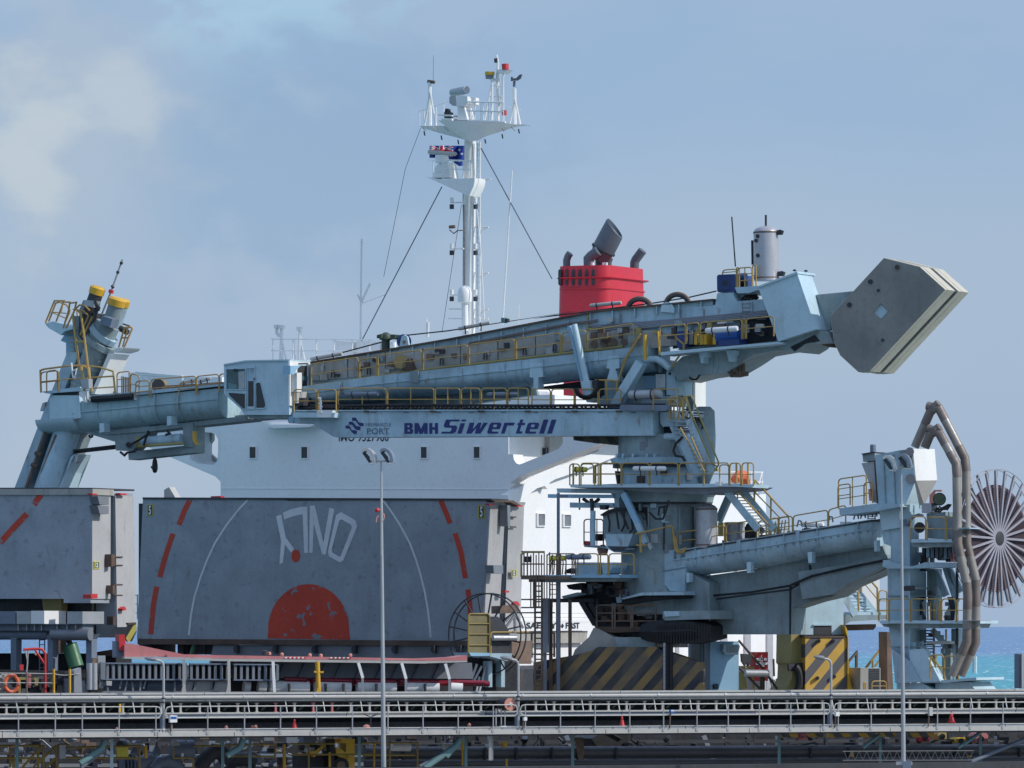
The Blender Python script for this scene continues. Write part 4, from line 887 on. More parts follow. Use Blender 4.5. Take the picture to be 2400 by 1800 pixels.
part(MB().tube([K.pt(A20(1290, 450), -.7), K.pt(A20(1316, 360), -.7), K.pt(A20(1324, 330), -.7)], [.36, .37, .27], 22), 'motor_cover', 'yellow')
Kp('terminal_box', 'galv', A20(715, 350, 880, 365, 850, 470, 700, 430), 0.9, 1.5); Kp('terminal_box', 'slate', A20(985, 595, 1150, 650, 1110, 780, 955, 710), 1.2, 1.9)
part(MB().tube([K.pt(A20(960, 985), 0.1), K.pt(A20(1080, 735), 0.1)], 0.62, 24), 'gearbox', 'aqua_grey')
part(MB().tube([K.pt(A20(985, 925), 0.1), K.pt(A20(1040, 855), 0.1)], 0.75, 26), 'gearbox_flange', 'aqua')
part(MB().tube([K.pt(A20(940, 1080), 0.1), K.pt(A20(985, 1000), 0.1)], 0.80, 26), 'gearbox_flange', 'aqua_grey')
part(MB().tube([K.pt(A20(965, 995), 0.1), K.pt(A20(1000, 940), 0.1)], 0.55, 20), 'gearbox_neck', 'black')
for a, b in (((880, 370), (900, 560)), ((870, 480), (850, 700)), ((905, 430), (925, 520))): part(MB().line(K, [A20(*a), A20((a[0] + b[0]) / 2 + 25, (a[1] + b[1]) / 2), A20(*b)], 0.08, 1.6), 'motor_cable', 'black')
Kp('head_frame', 'dark', A20(640, 560, 900, 560, 860, 900, 700, 1000, 620, 900), -0.6, 0.3)
Kp('head_mast', 'sky_blue', A20(345, 985, 440, 840, 540, 790, 560, 1300, 590, 1560, 460, 1600, 430, 1180, 430, 1020), -1.3, -0.2)
Kp('head_mast', 'aqua_grey', A20(540, 600, 720, 600, 780, 1400, 560, 1500), -1.0, 0.1)
# left platform and rails
Kp('head_platform', 'aqua_clean', A20(100, 720, 220, 685, 520, 770, 540, 800, 400, 840, 350, 900, 160, 790), -1.4, 0.5)
Kp('head_platform', 'white', A20(1150, 1160, 1210, 1100, 1340, 1090, 1300, 1135, 1180, 1168), -1.2, 0.4)
def rail_poly(pts, z, w, mat='orange_rail', r=0.045, par=crane, fr=K, name='handrail'): return part(MB().tube([fr.pt(p, w) for p in z(*pts)], r, 6), name, mat, par)
rail_poly((110, 710, 250, 365, 400, 365, 385, 400, 275, 690), A20, .4); rail_poly((160, 690, 270, 400, 330, 385, 440, 430, 490, 510, 480, 560, 370, 800), A20, -1.2)
rail_poly((200, 540, 430, 560), A20, .4, r=.03); rail_poly((215, 545, 430, 640), A20, -1.2, r=.03); rail_poly((385, 380, 345, 560), A20, .4); rail_poly((410, 385, 490, 385, 470, 520, 385, 790), A20, .5); rail_poly((500, 400, 590, 390, 560, 520, 430, 790), A20, .5)
rail_poly((580, 490, 640, 430, 720, 435, 800, 520), A20, .8); rail_poly((540, 500, 700, 520, 780, 600, 650, 900), A20, .8); rail_poly((840, 610, 690, 930), A20, .9); rail_poly((600, 520, 640, 900, 690, 1400), A20, -.8)
rail_poly((535, 560, 560, 820, 640, 1440), A20, 1.3, 'yellow_rail', .06); rail_poly((620, 520, 660, 560, 710, 900, 770, 1390), A20, 1.3, 'yellow_rail', .06); rail_poly((580, 1000, 715, 1000), A20, 1.3, 'yellow_rail', .06)
for i in range(9): rail_poly((462 + i * 9, 860 + i * 75, 545 + i * 9, 862 + i * 75), A20, .2, 'orange_rail', .03, name='rung')
rail_poly((1250, 1090, 1340, 780, 1450, 780, 1460, 800, 1330, 1100), A20, .3); rail_poly((1285, 940, 1400, 940), A20, .3); rail_poly((1390, 790, 1310, 1080), A20, .3, r=.035); rail_poly((1290, 715, 1420, 760), A20, -1, 'brownrail')
mcyl((1270, 790), (1390, 860), 0.15, -.4, 'limit_switch', 'dark')
# lower platform
Kp('arm_platform', 'aqua', A1(290, 960, 560, 925, 575, 940, 560, 955, 330, 972), -1.8, 1.6)
for a, b in (((290, 968), (415, 955)), ((330, 960), (405, 950)), ): hoop(K, A1(*a), A1(*b), 48, 1.6, 'handrail', crane, M['orange_rail'])
rail_poly((290, 960, 285, 810, 310, 800, 500, 775, 585, 775, 630, 800), A1, 1.7, r=.05); rail_poly((290, 890, 480, 870, 620, 865), A1, 1.7, r=.035)
rail_poly((575, 780, 585, 860, 600, 970), A1, 1.8, 'yellow_rail', .06); rail_poly((620, 780, 650, 960), A1, 1.8, 'yellow_rail', .06); rail_poly((590, 775, 700, 785, 800, 815, 815, 970), A1, 1.5, 'yellow_rail', .05); rail_poly((640, 860, 800, 850), A1, 1.5, 'yellow_rail'); rail_poly((660, 935, 810, 925), A1, 1.5, 'yellow_rail', .035); rail_poly((630, 780, 640, 945), A1, 1.2, 'yellow_rail', .05)
rail_poly((505, 755, 515, 855, 530, 860, 540, 800, 510, 815), A1, 1.9, 'white', .04); Kp('control_box', 'galv', A1(572, 870, 625, 868, 628, 935, 575, 940), 1.7, 2.1)
Kp('arm_walkway', 'aqua', A1(620, 985, 960, 958, 1600, 900, 1600, 915, 960, 985, 625, 1015), 0.6, 1.5)
part(MB().tube([K.pt(p, 1.6) for p in A1(650, 1015, 940, 992)], .16, 8), 'walkway_cable', 'black')
Kp('bracket', 'white', A1(560, 960, 600, 955, 605, 1035, 590, 1030, 580, 1000, 560, 990), 1.5, 1.9); Kp('bracket', 'white', A1(945, 955, 962, 955, 962, 1020, 945, 1015), 1.3, 1.5)
for a, b, h, m_ in (((828, 975), (920, 965), 50, 2), ((925, 975), (985, 990), 48, 1), ((960, 1000), (1055, 995), 38, 2), ((1068, 1000), (1385, 975), 42, 1), ((1390, 978), (1548, 962), 42, 1), ((1552, 962), (1600, 958), 42, 1), ((1265, 985), (1395, 975), 28, 1)):
    hoop(K, A1(*a), A1(*b), h, 1.5, 'handrail', crane, M['orange_rail'], mids=m_)
for i in range(5): rail_poly((862 + i * 12, 850 + i * 2, 862 + i * 12, 970), A1, 1.45, 'rusty', .03, name='rail_bar')
MBd = MB().tube([K.pt(A1(1118, 918), .5), K.pt(A1(1150, 916), -.4)], .30, 22); part(MBd, 'round_vent', 'tan'); part(MB().tube([K.pt(A1(1118, 918), .62), K.pt(A1(1120, 918), .5)], .33, 22), 'vent_rim', 'dark')
part(MB().sweep(K, [(395, 905, 925), (480, 900, 918), (535, 896, 912)], [(-.6, 0), (.6, 0), (.9, 1), (-.9, 1)], .3), 'belt_cover', 'rusty')
part(MB().tube([K.pt(A20(985, 580), .2), K.pt(A20(1130, 220), .2)], .045, 6), 'aerial_mast', 'galv'); part(MB().tube([K.pt(A20(1130, 220), .2), K.pt(A1(865, 25), .2)], .045, 6), 'aerial_mast', 'galv')
part(MB().tube([K.pt(A20(1125, 245), .2), K.pt(A20(1137, 195), .2)], .13, 10), 'aviation_lamp', 'red')
for x, y in ((1155, 145),): part(MB().tube([K.pt(A20(x - 10, y + 8), .2), K.pt(A20(x + 10, y - 8), .2)], .10, 8), 'aerial_clamp', 'dark')
for x, y in ((833, 115), (858, 50)): part(MB().tube([K.pt(A1(x - 3, y + 8), .2), K.pt(A1(x + 3, y - 8), .2)], .08, 8), 'aerial_clamp', 'dark')
tube_lamp(K, A1(1275, 900), A1(1390, 872), 1.0, 'short strip lamp over the outer arm beside the round vent', .07, group=None, mat=M['cream'])
tube_lamp(K, A1(1402, 890), A1(1490, 865), 1.0, 'short strip lamp over the outer arm nearest the operator cab', .07, group=None, mat=M['cream'])

# ---- operator cab
cab = part(MB().prism(K, A2(92, 385, 280, 352, 655, 345, 655, 820, 270, 820, 235, 765, 105, 650, 92, 640), 0.3, 2.7), 'operator_cab', 'aqua_clean')
Kp('cab_roof', 'aqua_clean', A2(88, 380, 280, 347, 665, 340, 665, 352, 280, 360, 88, 392), 0.2, 2.78, cab)
def winf(fr, poly, inset, w, par, glass='glass_teal', frame='aqua_clean', name='window'):
    cx = sum(p[0] for p in poly) / len(poly); cy = sum(p[1] for p in poly) / len(poly)
    inn = [(cx + (x - cx) * (1 - inset), cy + (y - cy) * (1 - inset)) for x, y in poly]
    part(MB().ring(fr, poly, inn, w, w + .07), name, frame, par); part(MB().prism(fr, inn, w + .004, w + .02), 'glass_pane', glass, par)
winf(K, A2(105, 420, 280, 415, 280, 605, 105, 605), .07, 2.7, cab); winf(K, A2(120, 622, 280, 632, 280, 780, 245, 762, 130, 650), .09, 2.7, cab, 'glassd')
winf(K, A2(290, 395, 358, 395, 358, 770, 290, 770), .12, 2.7, cab, 'aqua', name='cab_door'); Kp('door_glass', 'glassd', A2(302, 528, 346, 528, 346, 762, 302, 762), 2.7, 2.735, cab); 
winf(K, A2(370, 532, 403, 530, 452, 730, 450, 762, 436, 768, 366, 768, 363, 550), .08, 2.7, cab, 'glassd')
Kp('door_handle', 'dark', A2(348, 500, 356, 500, 356, 520, 348, 520), 2.77, 2.82, cab)
for pz in ((160, 440, 180, 420, 190, 440, 175, 445),): Kp('wiper_motor', 'dark', A2(*pz), 2.78, 2.9, cab)
Kp('seat_shape', 'galv', A2(215, 450, 270, 440, 270, 590, 220, 600), 2.722, 2.726, cab); Kp('seat_shape', 'teal_pipe', A2(125, 540, 200, 560, 200, 600, 125, 600), 2.722, 2.726, cab)
KC = K.side(A2(655, 600), 2.7)
Kc = lambda name, mat, poly, w0, w1: part(MB().prism(KC, poly, w0, w1), name, mat, cab)
Kc('cab_end_panel', 'white', A2(660, 348, 842, 350, 842, 600, 820, 600, 820, 370, 735, 372, 720, 480, 695, 480, 695, 740, 660, 740), 0.0, 0.10)
Kc('end_opening', 'dark', A2(725, 395, 815, 395, 815, 600, 765, 600, 765, 450, 725, 450), 0.0, 0.04); Kc('end_opening', 'glass_teal', A2(768, 488, 815, 488, 815, 525, 768, 525), 0.05, 0.07)
Kc('wall_locker', 'white', A2(722, 455, 765, 455, 765, 620, 722, 620), 0.05, 0.4); Kc('wall_locker', 'cream', A2(722, 620, 840, 620, 840, 700, 722, 720), 0.05, 0.35); Kc('step_box', 'dark', A2(765, 672, 880, 672, 880, 740, 765, 740), 0.05, 0.5)
Kc('cab_visor', 'sky_blue', A2(665, 395, 755, 395, 720, 430, 700, 470, 665, 470), 0.1, 0.5)
Kp('cab_floor_beam', 'aqua_grey', A2(255, 820, 650, 820, 650, 890, 640, 850, 310, 850, 300, 835), 0.3, 2.5)
# platform beside the cab
Kp('cab_platform', 'aqua_clean', A2(690, 800, 1050, 800, 1045, 843, 690, 843), -1.2, 3.0); Kp('cab_steps', 'white', A2(890, 780, 1030, 780, 1010, 842, 900, 842), 2.2, 3.03)
for a, b in (((697, 800), (890, 800)), ((905, 800), (1062, 800))): hoop(K, A2(*a), A2(*b), 54, 3.0, 'handrail', crane, mids=1)
for a, b in (((905, 790), (1062, 790)), ((1075, 790), (1500, 790))): hoop(K, A2(*a), A2(*b), 52, -1.0, 'handrail', crane, mids=1)
mb = MB(); mb.line(K, A2(905, 675, 925, 675, 925, 800), .05, 3.1); mb.line(K, A2(905, 720, 935, 720), .04, 3.1); mb.line(K, A2(935, 740, 920, 800), .05, 3.1); part(mb, 'step_frame', 'white')
Kp('cable_tray', 'black', A2(665, 728, 900, 735, 1050, 745, 1050, 770, 665, 770), 0.5, 1.6)

# ---- lettered lower beam
beam = Kp('lower_beam', 'aqua', [(1531, 963), (1531, 1021), (1400, 1021), (787, 1025), (780, 1023), (733, 993), (677, 992), (677, 972), (695, 965)], 1.2, 2.4)
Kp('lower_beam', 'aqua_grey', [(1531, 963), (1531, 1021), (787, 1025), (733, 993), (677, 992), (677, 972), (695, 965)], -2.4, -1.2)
Kp('beam_deck', 'aqua', [(1545, 959), (1545, 962.8), (690, 964), (690, 961)], -2.4, 2.5)
Kp('beam_end_plate', 'sky_blue', A4(-390, 1130, -250, 1130, -250, 1200, -390, 1200) if False else A2(650, 830, 690, 830, 690, 892, 653, 890), 1.0, 2.5)
for i in range(9): x = 870 + i * 76; Kp('drain_slot', 'slate', rect(x, 965.5, x + 12, 968), 2.4, 2.415, beam)
for x in (857, 1013, 1126, 1236, 1345, 1449): Kp('rail_foot', 'rusty', rect(x - 6, 962, x + 6, 966), 2.4, 2.55, beam)
def bt(poly, sh=0.0): Kp('logo_shape', 'navy', poly, 2.4, 2.412, beam)
# port emblem: two stepped wave bands
for pz in ((118, 148, 150, 148, 175, 190, 200, 190, 222, 196, 222, 225, 196, 226, 172, 205, 155, 176, 118, 174),
           (148, 112, 182, 112, 212, 150, 255, 158, 255, 190, 225, 190, 205, 176, 178, 140, 148, 140),
           (178, 74, 212, 74, 240, 118, 285, 126, 285, 152, 252, 152, 238, 142, 210, 104, 178, 104)):
    part(MB().flat(K, A18(*pz), 2.414), 'emblem_band', 'navy', beam, smooth=False)
text_on(K, 'FREMANTLE', (*A18(305, 124), *A18(540, 156)), 2.414, M['slate_text'], beam)
text_on(K, 'PORT', (*A18(316, 172), *A18(524, 226)), 2.414, M['slate_text'], beam, bold=0.012)
mb = MB()   # serifs of the port lettering
for x in (318, 340, 372, 398, 436, 468, 500, 512): mb.flat(K, A18(x - 5, 222, x + 12, 222, x + 12, 227, x - 5, 227), 2.4155)
part(mb, 'lettering_serif', 'slate_text', beam, smooth=False)
def glyph(bars, x0, y0, w, h, shear, zl, mat='navy', ww=2.414):
    for k_, bar in enumerate(bars):
        pz = [(x0 + (bx + (1 - by) * shear) * w, y0 + by * h) for bx, by in bar]
        part(MB().flat(K, zl(*[c for p in pz for c in p]), ww + 0.0012 * k_), 'letter_stroke', mat, beam, smooth=False)
Rb = lambda a, b, c, d: [(a, b), (c, b), (c, d), (a, d)]
BB = [[(0, 0), (.8, 0), (.95, .14), (.95, .34), (.82, .5), (1, .64), (1, .86), (.85, 1), (0, 1), (0, .8), (.62, .8), (.62, .6), (.35, .6), (.35, .4), (.58, .4), (.58, .2), (0, .2)], Rb(0, 0, .36, 1)]
MMg = [Rb(0, 0, .27, 1), Rb(.73, 0, 1, 1), [(.0, 0), (.3, 0), (.5, .55), (.7, 0), (1, 0), (.62, 1), (.38, 1)]]
HHg = [Rb(0, 0, .36, 1), Rb(.64, 0, 1, 1), Rb(.2, .38, .8, .62)]
glyph(BB, 662, 124, 82, 100, 0, A18); glyph(MMg, 756, 124, 122, 100, 0, A18); glyph(HHg, 892, 124, 82, 100, 0, A18)
Sg = [[(0, 0), (1, 0), (1, .13), (.42, .13), (.36, .2), (.36, .36), (.42, .42), (.85, .42), (1, .55), (1, .86), (.86, 1), (0, 1), (0, .86), (.58, .86), (.64, .8), (.64, .64), (.56, .58), (.14, .58), (0, .46), (0, .14), (.1, 0)]]
ig = [Rb(0, .26, 1, 1), Rb(0, 0, 1, .13)]
wg = [Rb(0, .22, .27, 1), [(0, 1), (.27, .75), (.5, .22), (.62, .22), (.62, .8), (.42, 1)], [(.5, .22), (.66, .22), (.66, .8), (.9, .22), (1, .22), (.85, 1), (.5, 1)]]
wg = [[(0, .22), (.26, .22), (.30, .70), (.50, .22), (.68, .22), (.70, .70), (.80, .22), (1.05, .22), (.82, 1), (.50, 1), (.47, .60), (.30, 1), (0, 1)]]
eg = [[(.1, .22), (.88, .22), (1, .34), (1, .68), (.36, .68), (.36, .8), (.42, .86), (.95, .86), (.95, 1), (.1, 1), (0, .9), (0, .34)], ]
rg_ = [Rb(0, .22, .36, 1), Rb(.1, .22, 1, .42)]
tg = [Rb(.05, 0, .42, 1), Rb(-.12, .24, .8, .40), Rb(.2, .84, .8, 1)]
lg = [Rb(0, 0, 1, 1)]
sy, hh, sh = 92, 130, 0
def ital(bars, x, w, skew=42): 
    for k_, bar in enumerate(bars):
        pz = [(x + bx * w + (1 - by) * skew, sy + by * hh) for bx, by in bar]
        part(MB().flat(K, A18(*[c for p in pz for c in p]), 2.414 + 0.0012 * k_), 'letter_stroke', 'navy', beam, smooth=False)
ital(Sg, 1003, 130); ital(ig, 1152, 40); ital(wg, 1235, 160); ital(eg, 1425, 108); ital(rg_, 1556, 95); ital(tg, 1690, 75); ital(eg, 1775, 108); ital(lg, 1910, 44); ital(lg, 1984, 44)
for x in (1425, 1775): # counters of the two e shapes
    pz = [(x + bx * 108 + (1 - by) * 42, sy + by * hh) for bx, by in Rb(.36, .36, .64, .54)]
    part(MB().flat(K, A18(*[c for p in pz for c in p]), 2.419), 'letter_counter', 'aqua', beam, smooth=False)
    pz = [(x + bx * 108 + (1 - by) * 32, sy + by * hh) for bx, by in Rb(.40, .68, 1.0, .72)]
# walkway rails of the lower beam
xs = [A2(1075, 0)[0], A2(1500, 0)[0], A2(1912, 0)[0], A2(2138, 0)[0], A4(283, 0)[0], A4(512, 0)[0], A4(700, 0)[0]]
rails(K, [(x, 962) for x in xs], 52, 2.3, crane, gap=3, posts=1); rails(K, [(x, 962) for x in (A4(720, 0)[0], A4(890, 0)[0], A4(1095, 0)[0], A4(1300, 0)[0], A4(1500, 0)[0])], 50, 2.3, crane, gap=3)
rails(K, [(x, 962) for x in (1530, 1590)], 50, 2.3, crane)
for w_ in (2.45, 1.9, 1.0): part(MB().tube([K.pt((690 + w_ * 20, 948 + w_ * 1.5), w_), K.pt((1000, 949.5), w_), K.pt((1250, 951), w_), K.pt((1560, 949), w_)], 0.075, 6), 'walkway_cable', 'black')
for w_ in (2.2, 1.4): part(MB().tube([K.pt((700, 954 + w_), w_), K.pt((900, 956), w_), K.pt((1250, 958), w_), K.pt((1450, 957.5), w_)], 0.07, 6), 'walkway_cable', 'black')
mb = MB()
for i in range(62): x = 792 + i * 10.4 + random.uniform(-2, 2); mb.box(K.pt((x, 955.5), 2.3), 0.09, 0.09, 0.13, K.u)
mb.build('cable_cleats', M['dark'], crane, kind='stuff')

# ---- upper boom
top_e = [(727, 851), (904, 822), (1050, 797), (1335, 743), (1400, 731), (1500, 721), (1670, 704)]
def off(pts, d): return [(x, y + (d if not callable(d) else d(x))) for x, y in pts]
lowd = lambda x: 30 + (x - 727) * 0.025
part(MB().prism(K, top_e + off(top_e, lowd)[::-1], -1.7, -1.0), 'boom_web', 'aqua')
bw = part(MB().prism(K, top_e + [(1670, 790), (1500, 815), (1335, 835), (1070, 868), (727, 905)], -0.9, 0.9), 'boom_box', 'aqua')
part(MB().prism(K, [(x, y - 4) for x, y in top_e] + top_e[::-1], -1.1, 1.1), 'boom_top_flange', 'rusty')
# beige trough cover panels on the near face
cv = [(727, 852), (904, 826), (1050, 808), (1240, 790), (1335, 786), (1460, 778)]; cb = [(727, 893), (904, 877), (1050, 856), (1240, 834), (1335, 822), (1460, 806)]
for i in range(8):
    xa, xb = 727 + i * 88 + 1.2, 727 + (i + 1) * 88 - 1.2
    def iy(tab, x):
        for (x0, y0), (x1, y1) in zip(tab[:-1], tab[1:]):
            if x0 <= x <= x1: return y0 + (y1 - y0) * (x - x0) / (x1 - x0)
        return tab[-1][1]
    Kp('cover_panel', 'beige_cover', [(xa, iy(cv, xa)), (xb, iy(cv, xb)), (xb, iy(cb, xb)), (xa, iy(cb, xa))], 0.9, 1.02)
    mb = MB(); x = xa + random.uniform(22, 60); y0 = iy(cb, x); mb.line(K, [(x, y0 - 3), (x + 1, y0 - 18), (x + 5, y0 - 20), (x + 7, y0 - 16), (x + 7, y0 - 3)], .035, 1.15); part(mb, 'lift_handle', 'dark')
st = [(735, 908, 958), (904, 884, 938), (1050, 868, 925), (1235, 848, 905), (1400, 829, 888), (1545, 812, 872)]
_, tB = trough('conveyor_trough', st, 0.2, 1.25, 'aqua', ribs=(950, 1240, 1420), supports=(825, 925, 1110, 1210, 1300, 1407))
Kp('boom_underside', 'aqua_grey', [(735, 940), (1100, 916), (1240, 900), (1250, 925), (1090, 948), (1050, 960), (760, 965)], -1.2, -0.5)
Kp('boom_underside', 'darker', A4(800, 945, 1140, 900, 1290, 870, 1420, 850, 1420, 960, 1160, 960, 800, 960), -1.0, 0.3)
part(MB().line(K, [(728, 905), (904, 879), (1050, 860), (1240, 838), (1460, 812)], .07, 1.3), 'kick_plate', 'olive')
# bracket legs under the trough
for pz in (A4(705, 745, 820, 740, 820, 860, 780, 865, 780, 960, 738, 960, 738, 870, 705, 860), A4(1385, 680, 1480, 680, 1480, 785, 1445, 790, 1480, 900, 1370, 900, 1400, 790, 1370, 785)): Kp('trough_leg', 'aqua_clean', pz, 0.9, 1.5)
Kp('trough_leg', 'aqua_grey', A2(1700, 440, 1770, 440, 1770, 540, 1700, 540), 1.4, 1.6)
# walkway rails along the boom
bx = [(728, 903), (838, 886)]; rails(K, [(729, 903), (840, 887)], 50, 1.8, crane, gap=2); rails(K, [(842, 887), (884, 881)], 44, 1.8, crane, gap=2); rails(K, [(884, 880), (990, 867), (1098, 855), (1208, 841), (1316, 827), (1375, 820)], 47, 1.8, crane, gap=4)
rails(K, [(1375, 820), (1487, 803)], 45, 1.8, crane, gap=4); rails(K, [(1545, 812), (1608, 806), (1640, 803), (1740, 795), (1748, 794), (1815, 788)], 47, 2.2, crane, gap=3, mids=1)
# round vent, hoses, lamps and small parts on the boom
part(MB().tube([K.pt(A2(1620, 360), 1.5), K.pt(A2(1625, 362), 1.0)], .34, 22), 'round_vent', 'tan'); Kp('vent_chute', 'rusty', A2(1600, 410, 1690, 330, 1730, 430, 1650, 440), 1.0, 1.4)
g = part(MB().prism(K, A2(1412, 130, 1450, 120, 1450, 158, 1412, 158), -.3, .5), 'filter_inlet', 'green_dark'); part(MB().cyl(K.pt(A2(1490, 258), 0), K.pt(A2(1490, 130), 0), .20, 16), 'filter_body', 'green_dark'); part(MB().lathe(K.pt(A2(1490, 170), 0), (0, 0, 1), [(0, .3), (.1, .3), (.25, .25), (.34, .1), (.36, .02)], 16), 'filter_hood', 'green_dark'); Kp('filter_inlet', 'green_dark', A2(1530, 125, 1568, 125, 1568, 165, 1530, 165), -.3, .5)
part(MB().tube([K.pt(A2(1648, 185), .3), K.pt(A2(1648, 185), -.3)], .35, 28), 'rope_sheave', 'motor_blue'); Kp('sheave_guard', 'aqua_clean', A2(1605, 240, 1625, 145, 1648, 125, 1675, 145, 1692, 240), .31, .45)
part(MB().tube([K.pt(A2(1648, 190), .5), K.pt(A2(1648, 190), .45)], .08, 12), 'sheave_pin', 'brownrail')
part(MB().line(K, [A2(1100, 285), A2(1440, 195)] + A2(1440, 195, 1640, 135) + [A4(0, 462), A4(1100, 292)] + A5(0, 910, 180, 885) + A5(1040, 775, 1350, 725, 1580, 672), .035, 0), 'guide_rope', 'dark')
tube_lamp(K, A2(842, 338), A2(1112, 290), 0.3, 'strip lamp on the boom just above the operator cab', .095, mat=M['cream'])
tube_lamp(K, A4(90, 445), A4(362, 392), 0.3, 'strip lamp on the boom in front of the foot of the white mast', .09, mat=M['cream'])
tube_lamp(K, A5(490, 798), A5(760, 772), 0.3, 'strip lamp on the boom in front of the red funnel', .09, mat=M['cream'])
tube_lamp(K, A5(1490, 1015), A5(1765, 995), 2.6, 'white strip lamp on the railing beside the blue motor under the boom', .13)
tube_lamp(K, A7(830, 280), A7(1105, 272), 2.6, 'thick white tube behind the rail above the end of the lettered beam', .22, mat=M['galv'])
tube_lamp(K, A7(865, 915), A7(1145, 915), 3.6, 'white strip lamp on the front of the round slewing platform', .11)
tube_lamp(K, A2(1140, 640), A2(1420, 637), 2.3, 'pale strip lamp behind the railing right of the operator cab', .11, mat=M['slate'])
tube_lamp(K, A4(340, 1015), A4(610, 1012), 2.0, 'pale strip lamp behind the railing above the large blue lettering', .12, mat=M['slate'])
tube_lamp(K, A8(290, 390), A8(495, 388), 4.4, 'bluish strip lamp on the railing of the lower left platform', .12, mat=M['slate'])
part(MB().cyl(K.pt((1182, 757), 0), K.pt((1182, 745), 0), .16, 8), 'junction_post', 'teal_pipe'); part(MB().cyl(K.pt((1188, 755), 0), K.pt((1188, 747), 0), .13, 8), 'junction_post', 'dark')
# cable loops (two arches) on top
for cx, cy, rx, ry in ((918, 830, 110, 100), (1245, 790, 108, 98)):
    for rr, dd, m_ in ((1.0, 0, 'brownrail'), (.86, .35, 'black'), (.78, .5, 'black')):
        part(MB().tube([K.pt(A5(cx + rx * rr * math.cos(R(t)), cy - ry * rr * math.sin(R(t))), .2 + dd) for t in range(5, 176, 10)], .08 if rr == 1.0 else .055, 8), 'cable_arch', m_)
Kp('boom_lug', 'aqua_clean', A5(1098, 850, 1110, 780, 1150, 765, 1195, 780, 1215, 820, 1215, 860), .92, 1.1)
Kp('boom_pipe_rack', 'slate', A5(480, 870, 1100, 820, 1100, 835, 480, 885), 1.0, 1.1) if False else None
for k_ in range(5):
    y0 = A5(0, 985 + k_ * 11)[1]; y1 = A5(0, 850 + k_ * 13)[1]
    part(MB().line(K, [(1375 + k_ * 14, y0 - 2), (1560, y0 - 16), (1800, y1 - 2)], .05, 1.0 + .02 * k_), 'conduit', 'galv_dark')
part(MB().line(K, A5(480, 880, 470, 900, 470, 1000, 760, 990, 900, 990), .06, 1.0), 'conduit', 'olive'); Kp('junction_box', 'galv', A5(620, 900, 680, 895, 685, 935, 665, 945, 640, 940), 1.0, 1.25); Kp('junction_box', 'cream', A5(1920, 955, 1980, 955, 1985, 990, 1925, 990), 1.8, 2.0)
for x in (750, 1475, 1270): part(MB().line(K, A5(x, 870 if x < 1000 else 830, x + 3, 985), .04, 1.0), 'conduit', 'galv_dark')
# clutter behind the rail in front of the slewing tower
Kp('machinery_cover', 'beige_cover', A5(465, 1040, 750, 1010, 1080, 1010, 1080, 1160, 850, 1180, 465, 1230), .9, 1.2)
for x, y, r_ in ((520, 1130, .16), (610, 1120, .2), (690, 1110, .18), (780, 1110, .14)): part(MB().tube([K.pt(A5(x, y), 1.2), K.pt(A5(x, y), 1.4)], r_, 14), 'machine_drum', 'brownrail')
Kp('machinery_cover', 'beige_cover', A5(1100, 1040, 1380, 1010, 1380, 1130, 1100, 1150), .9, 1.3)

# ---- slewing end: walkway, motor deck, underside girders
Kp('boom_box', 'aqua_grey', A5(1480, 800, 1570, 790, 1600, 690, 1730, 680, 1780, 760, 2000, 740, 2090, 1110, 1400, 1180, 1250, 1180), -1.8, 0.9)
Kp('boom_wall', 'aqua', A5(1380, 810, 1570, 795, 1590, 690, 1725, 690, 1760, 760, 2000, 745, 2030, 850, 1380, 910), .9, 1.0)
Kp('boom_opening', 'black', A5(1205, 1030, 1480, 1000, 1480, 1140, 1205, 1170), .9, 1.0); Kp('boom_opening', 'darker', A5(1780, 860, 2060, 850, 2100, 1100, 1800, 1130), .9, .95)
mo = part(MB().tube([K.pt(A5(1600, 1070), 1.5), K.pt(A5(1790, 1055), 1.5)], .42, 22), 'drive_motor', 'blue_lit'); Kp('motor_foot', 'motor_blue', A5(1600, 1095, 1780, 1085, 1780, 1135, 1600, 1145), 1.1, 2.1)
for x in (1390, 1440, 1470, 1550): Kp('coupling_guard', 'yellow', A5(x, 1045, x + 26, 1042, x + 26, 1130, x, 1135), 1.0, 1.9)
Kp('motor_box', 'motor_blue', A5(1240, 1020, 1320, 1010, 1320, 1150, 1240, 1160), 1.0, 1.6)
Kp('lamp_small', 'white', A5(1588, 940, 1660, 932, 1660, 948, 1590, 955), 2.0, 2.15)
Kp('motor_walkway', 'aqua_clean', A5(1100, 1200, 1470, 1165, 2110, 1110, 2115, 1128, 1470, 1190, 1100, 1228), .9, 2.4)
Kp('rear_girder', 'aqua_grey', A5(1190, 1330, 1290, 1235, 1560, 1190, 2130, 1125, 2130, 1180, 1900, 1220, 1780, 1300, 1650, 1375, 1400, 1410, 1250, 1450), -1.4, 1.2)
Kp('girder_seam', 'aqua', A5(1585, 1190, 1590, 1190, 1590, 1350, 1585, 1355), 1.2, 1.25)
for x, y in ((1425, 1200), (1665, 1185), (560, 1260)): Kp('walkway_knee', 'aqua', A5(x, y, x + 70, y - 3, x + 60, y + 40, x + 45, y + 45, x + 40, y + 95, x + 25, y + 95), 1.2, 1.9) if x > 600 else None
mb = MB()
for a, b in (((1660, 1370), (1740, 1270)), ((1700, 1385), (1750, 1290)), ((1810, 1250), (1820, 1400)), ((1745, 1405), (1820, 1398)), ((1670, 1360), (1745, 1405)), ((1780, 1290), (1800, 1400)), ((1755, 1300), (1765, 1400))): mb.beam(K.pt(A5(*a), .8), K.pt(A5(*b), .8), .12, .12)
mb.beam(K.pt(A5(1745, 1400), -.8), K.pt(A5(1815, 1385), .8), .5, .2); part(mb, 'hanging_frame', 'rusty')
part(MB().line(K, A5(1350, 1415, 1370, 1435, 1410, 1435, 1440, 1395), .05, 1.2), 'hose', 'black')
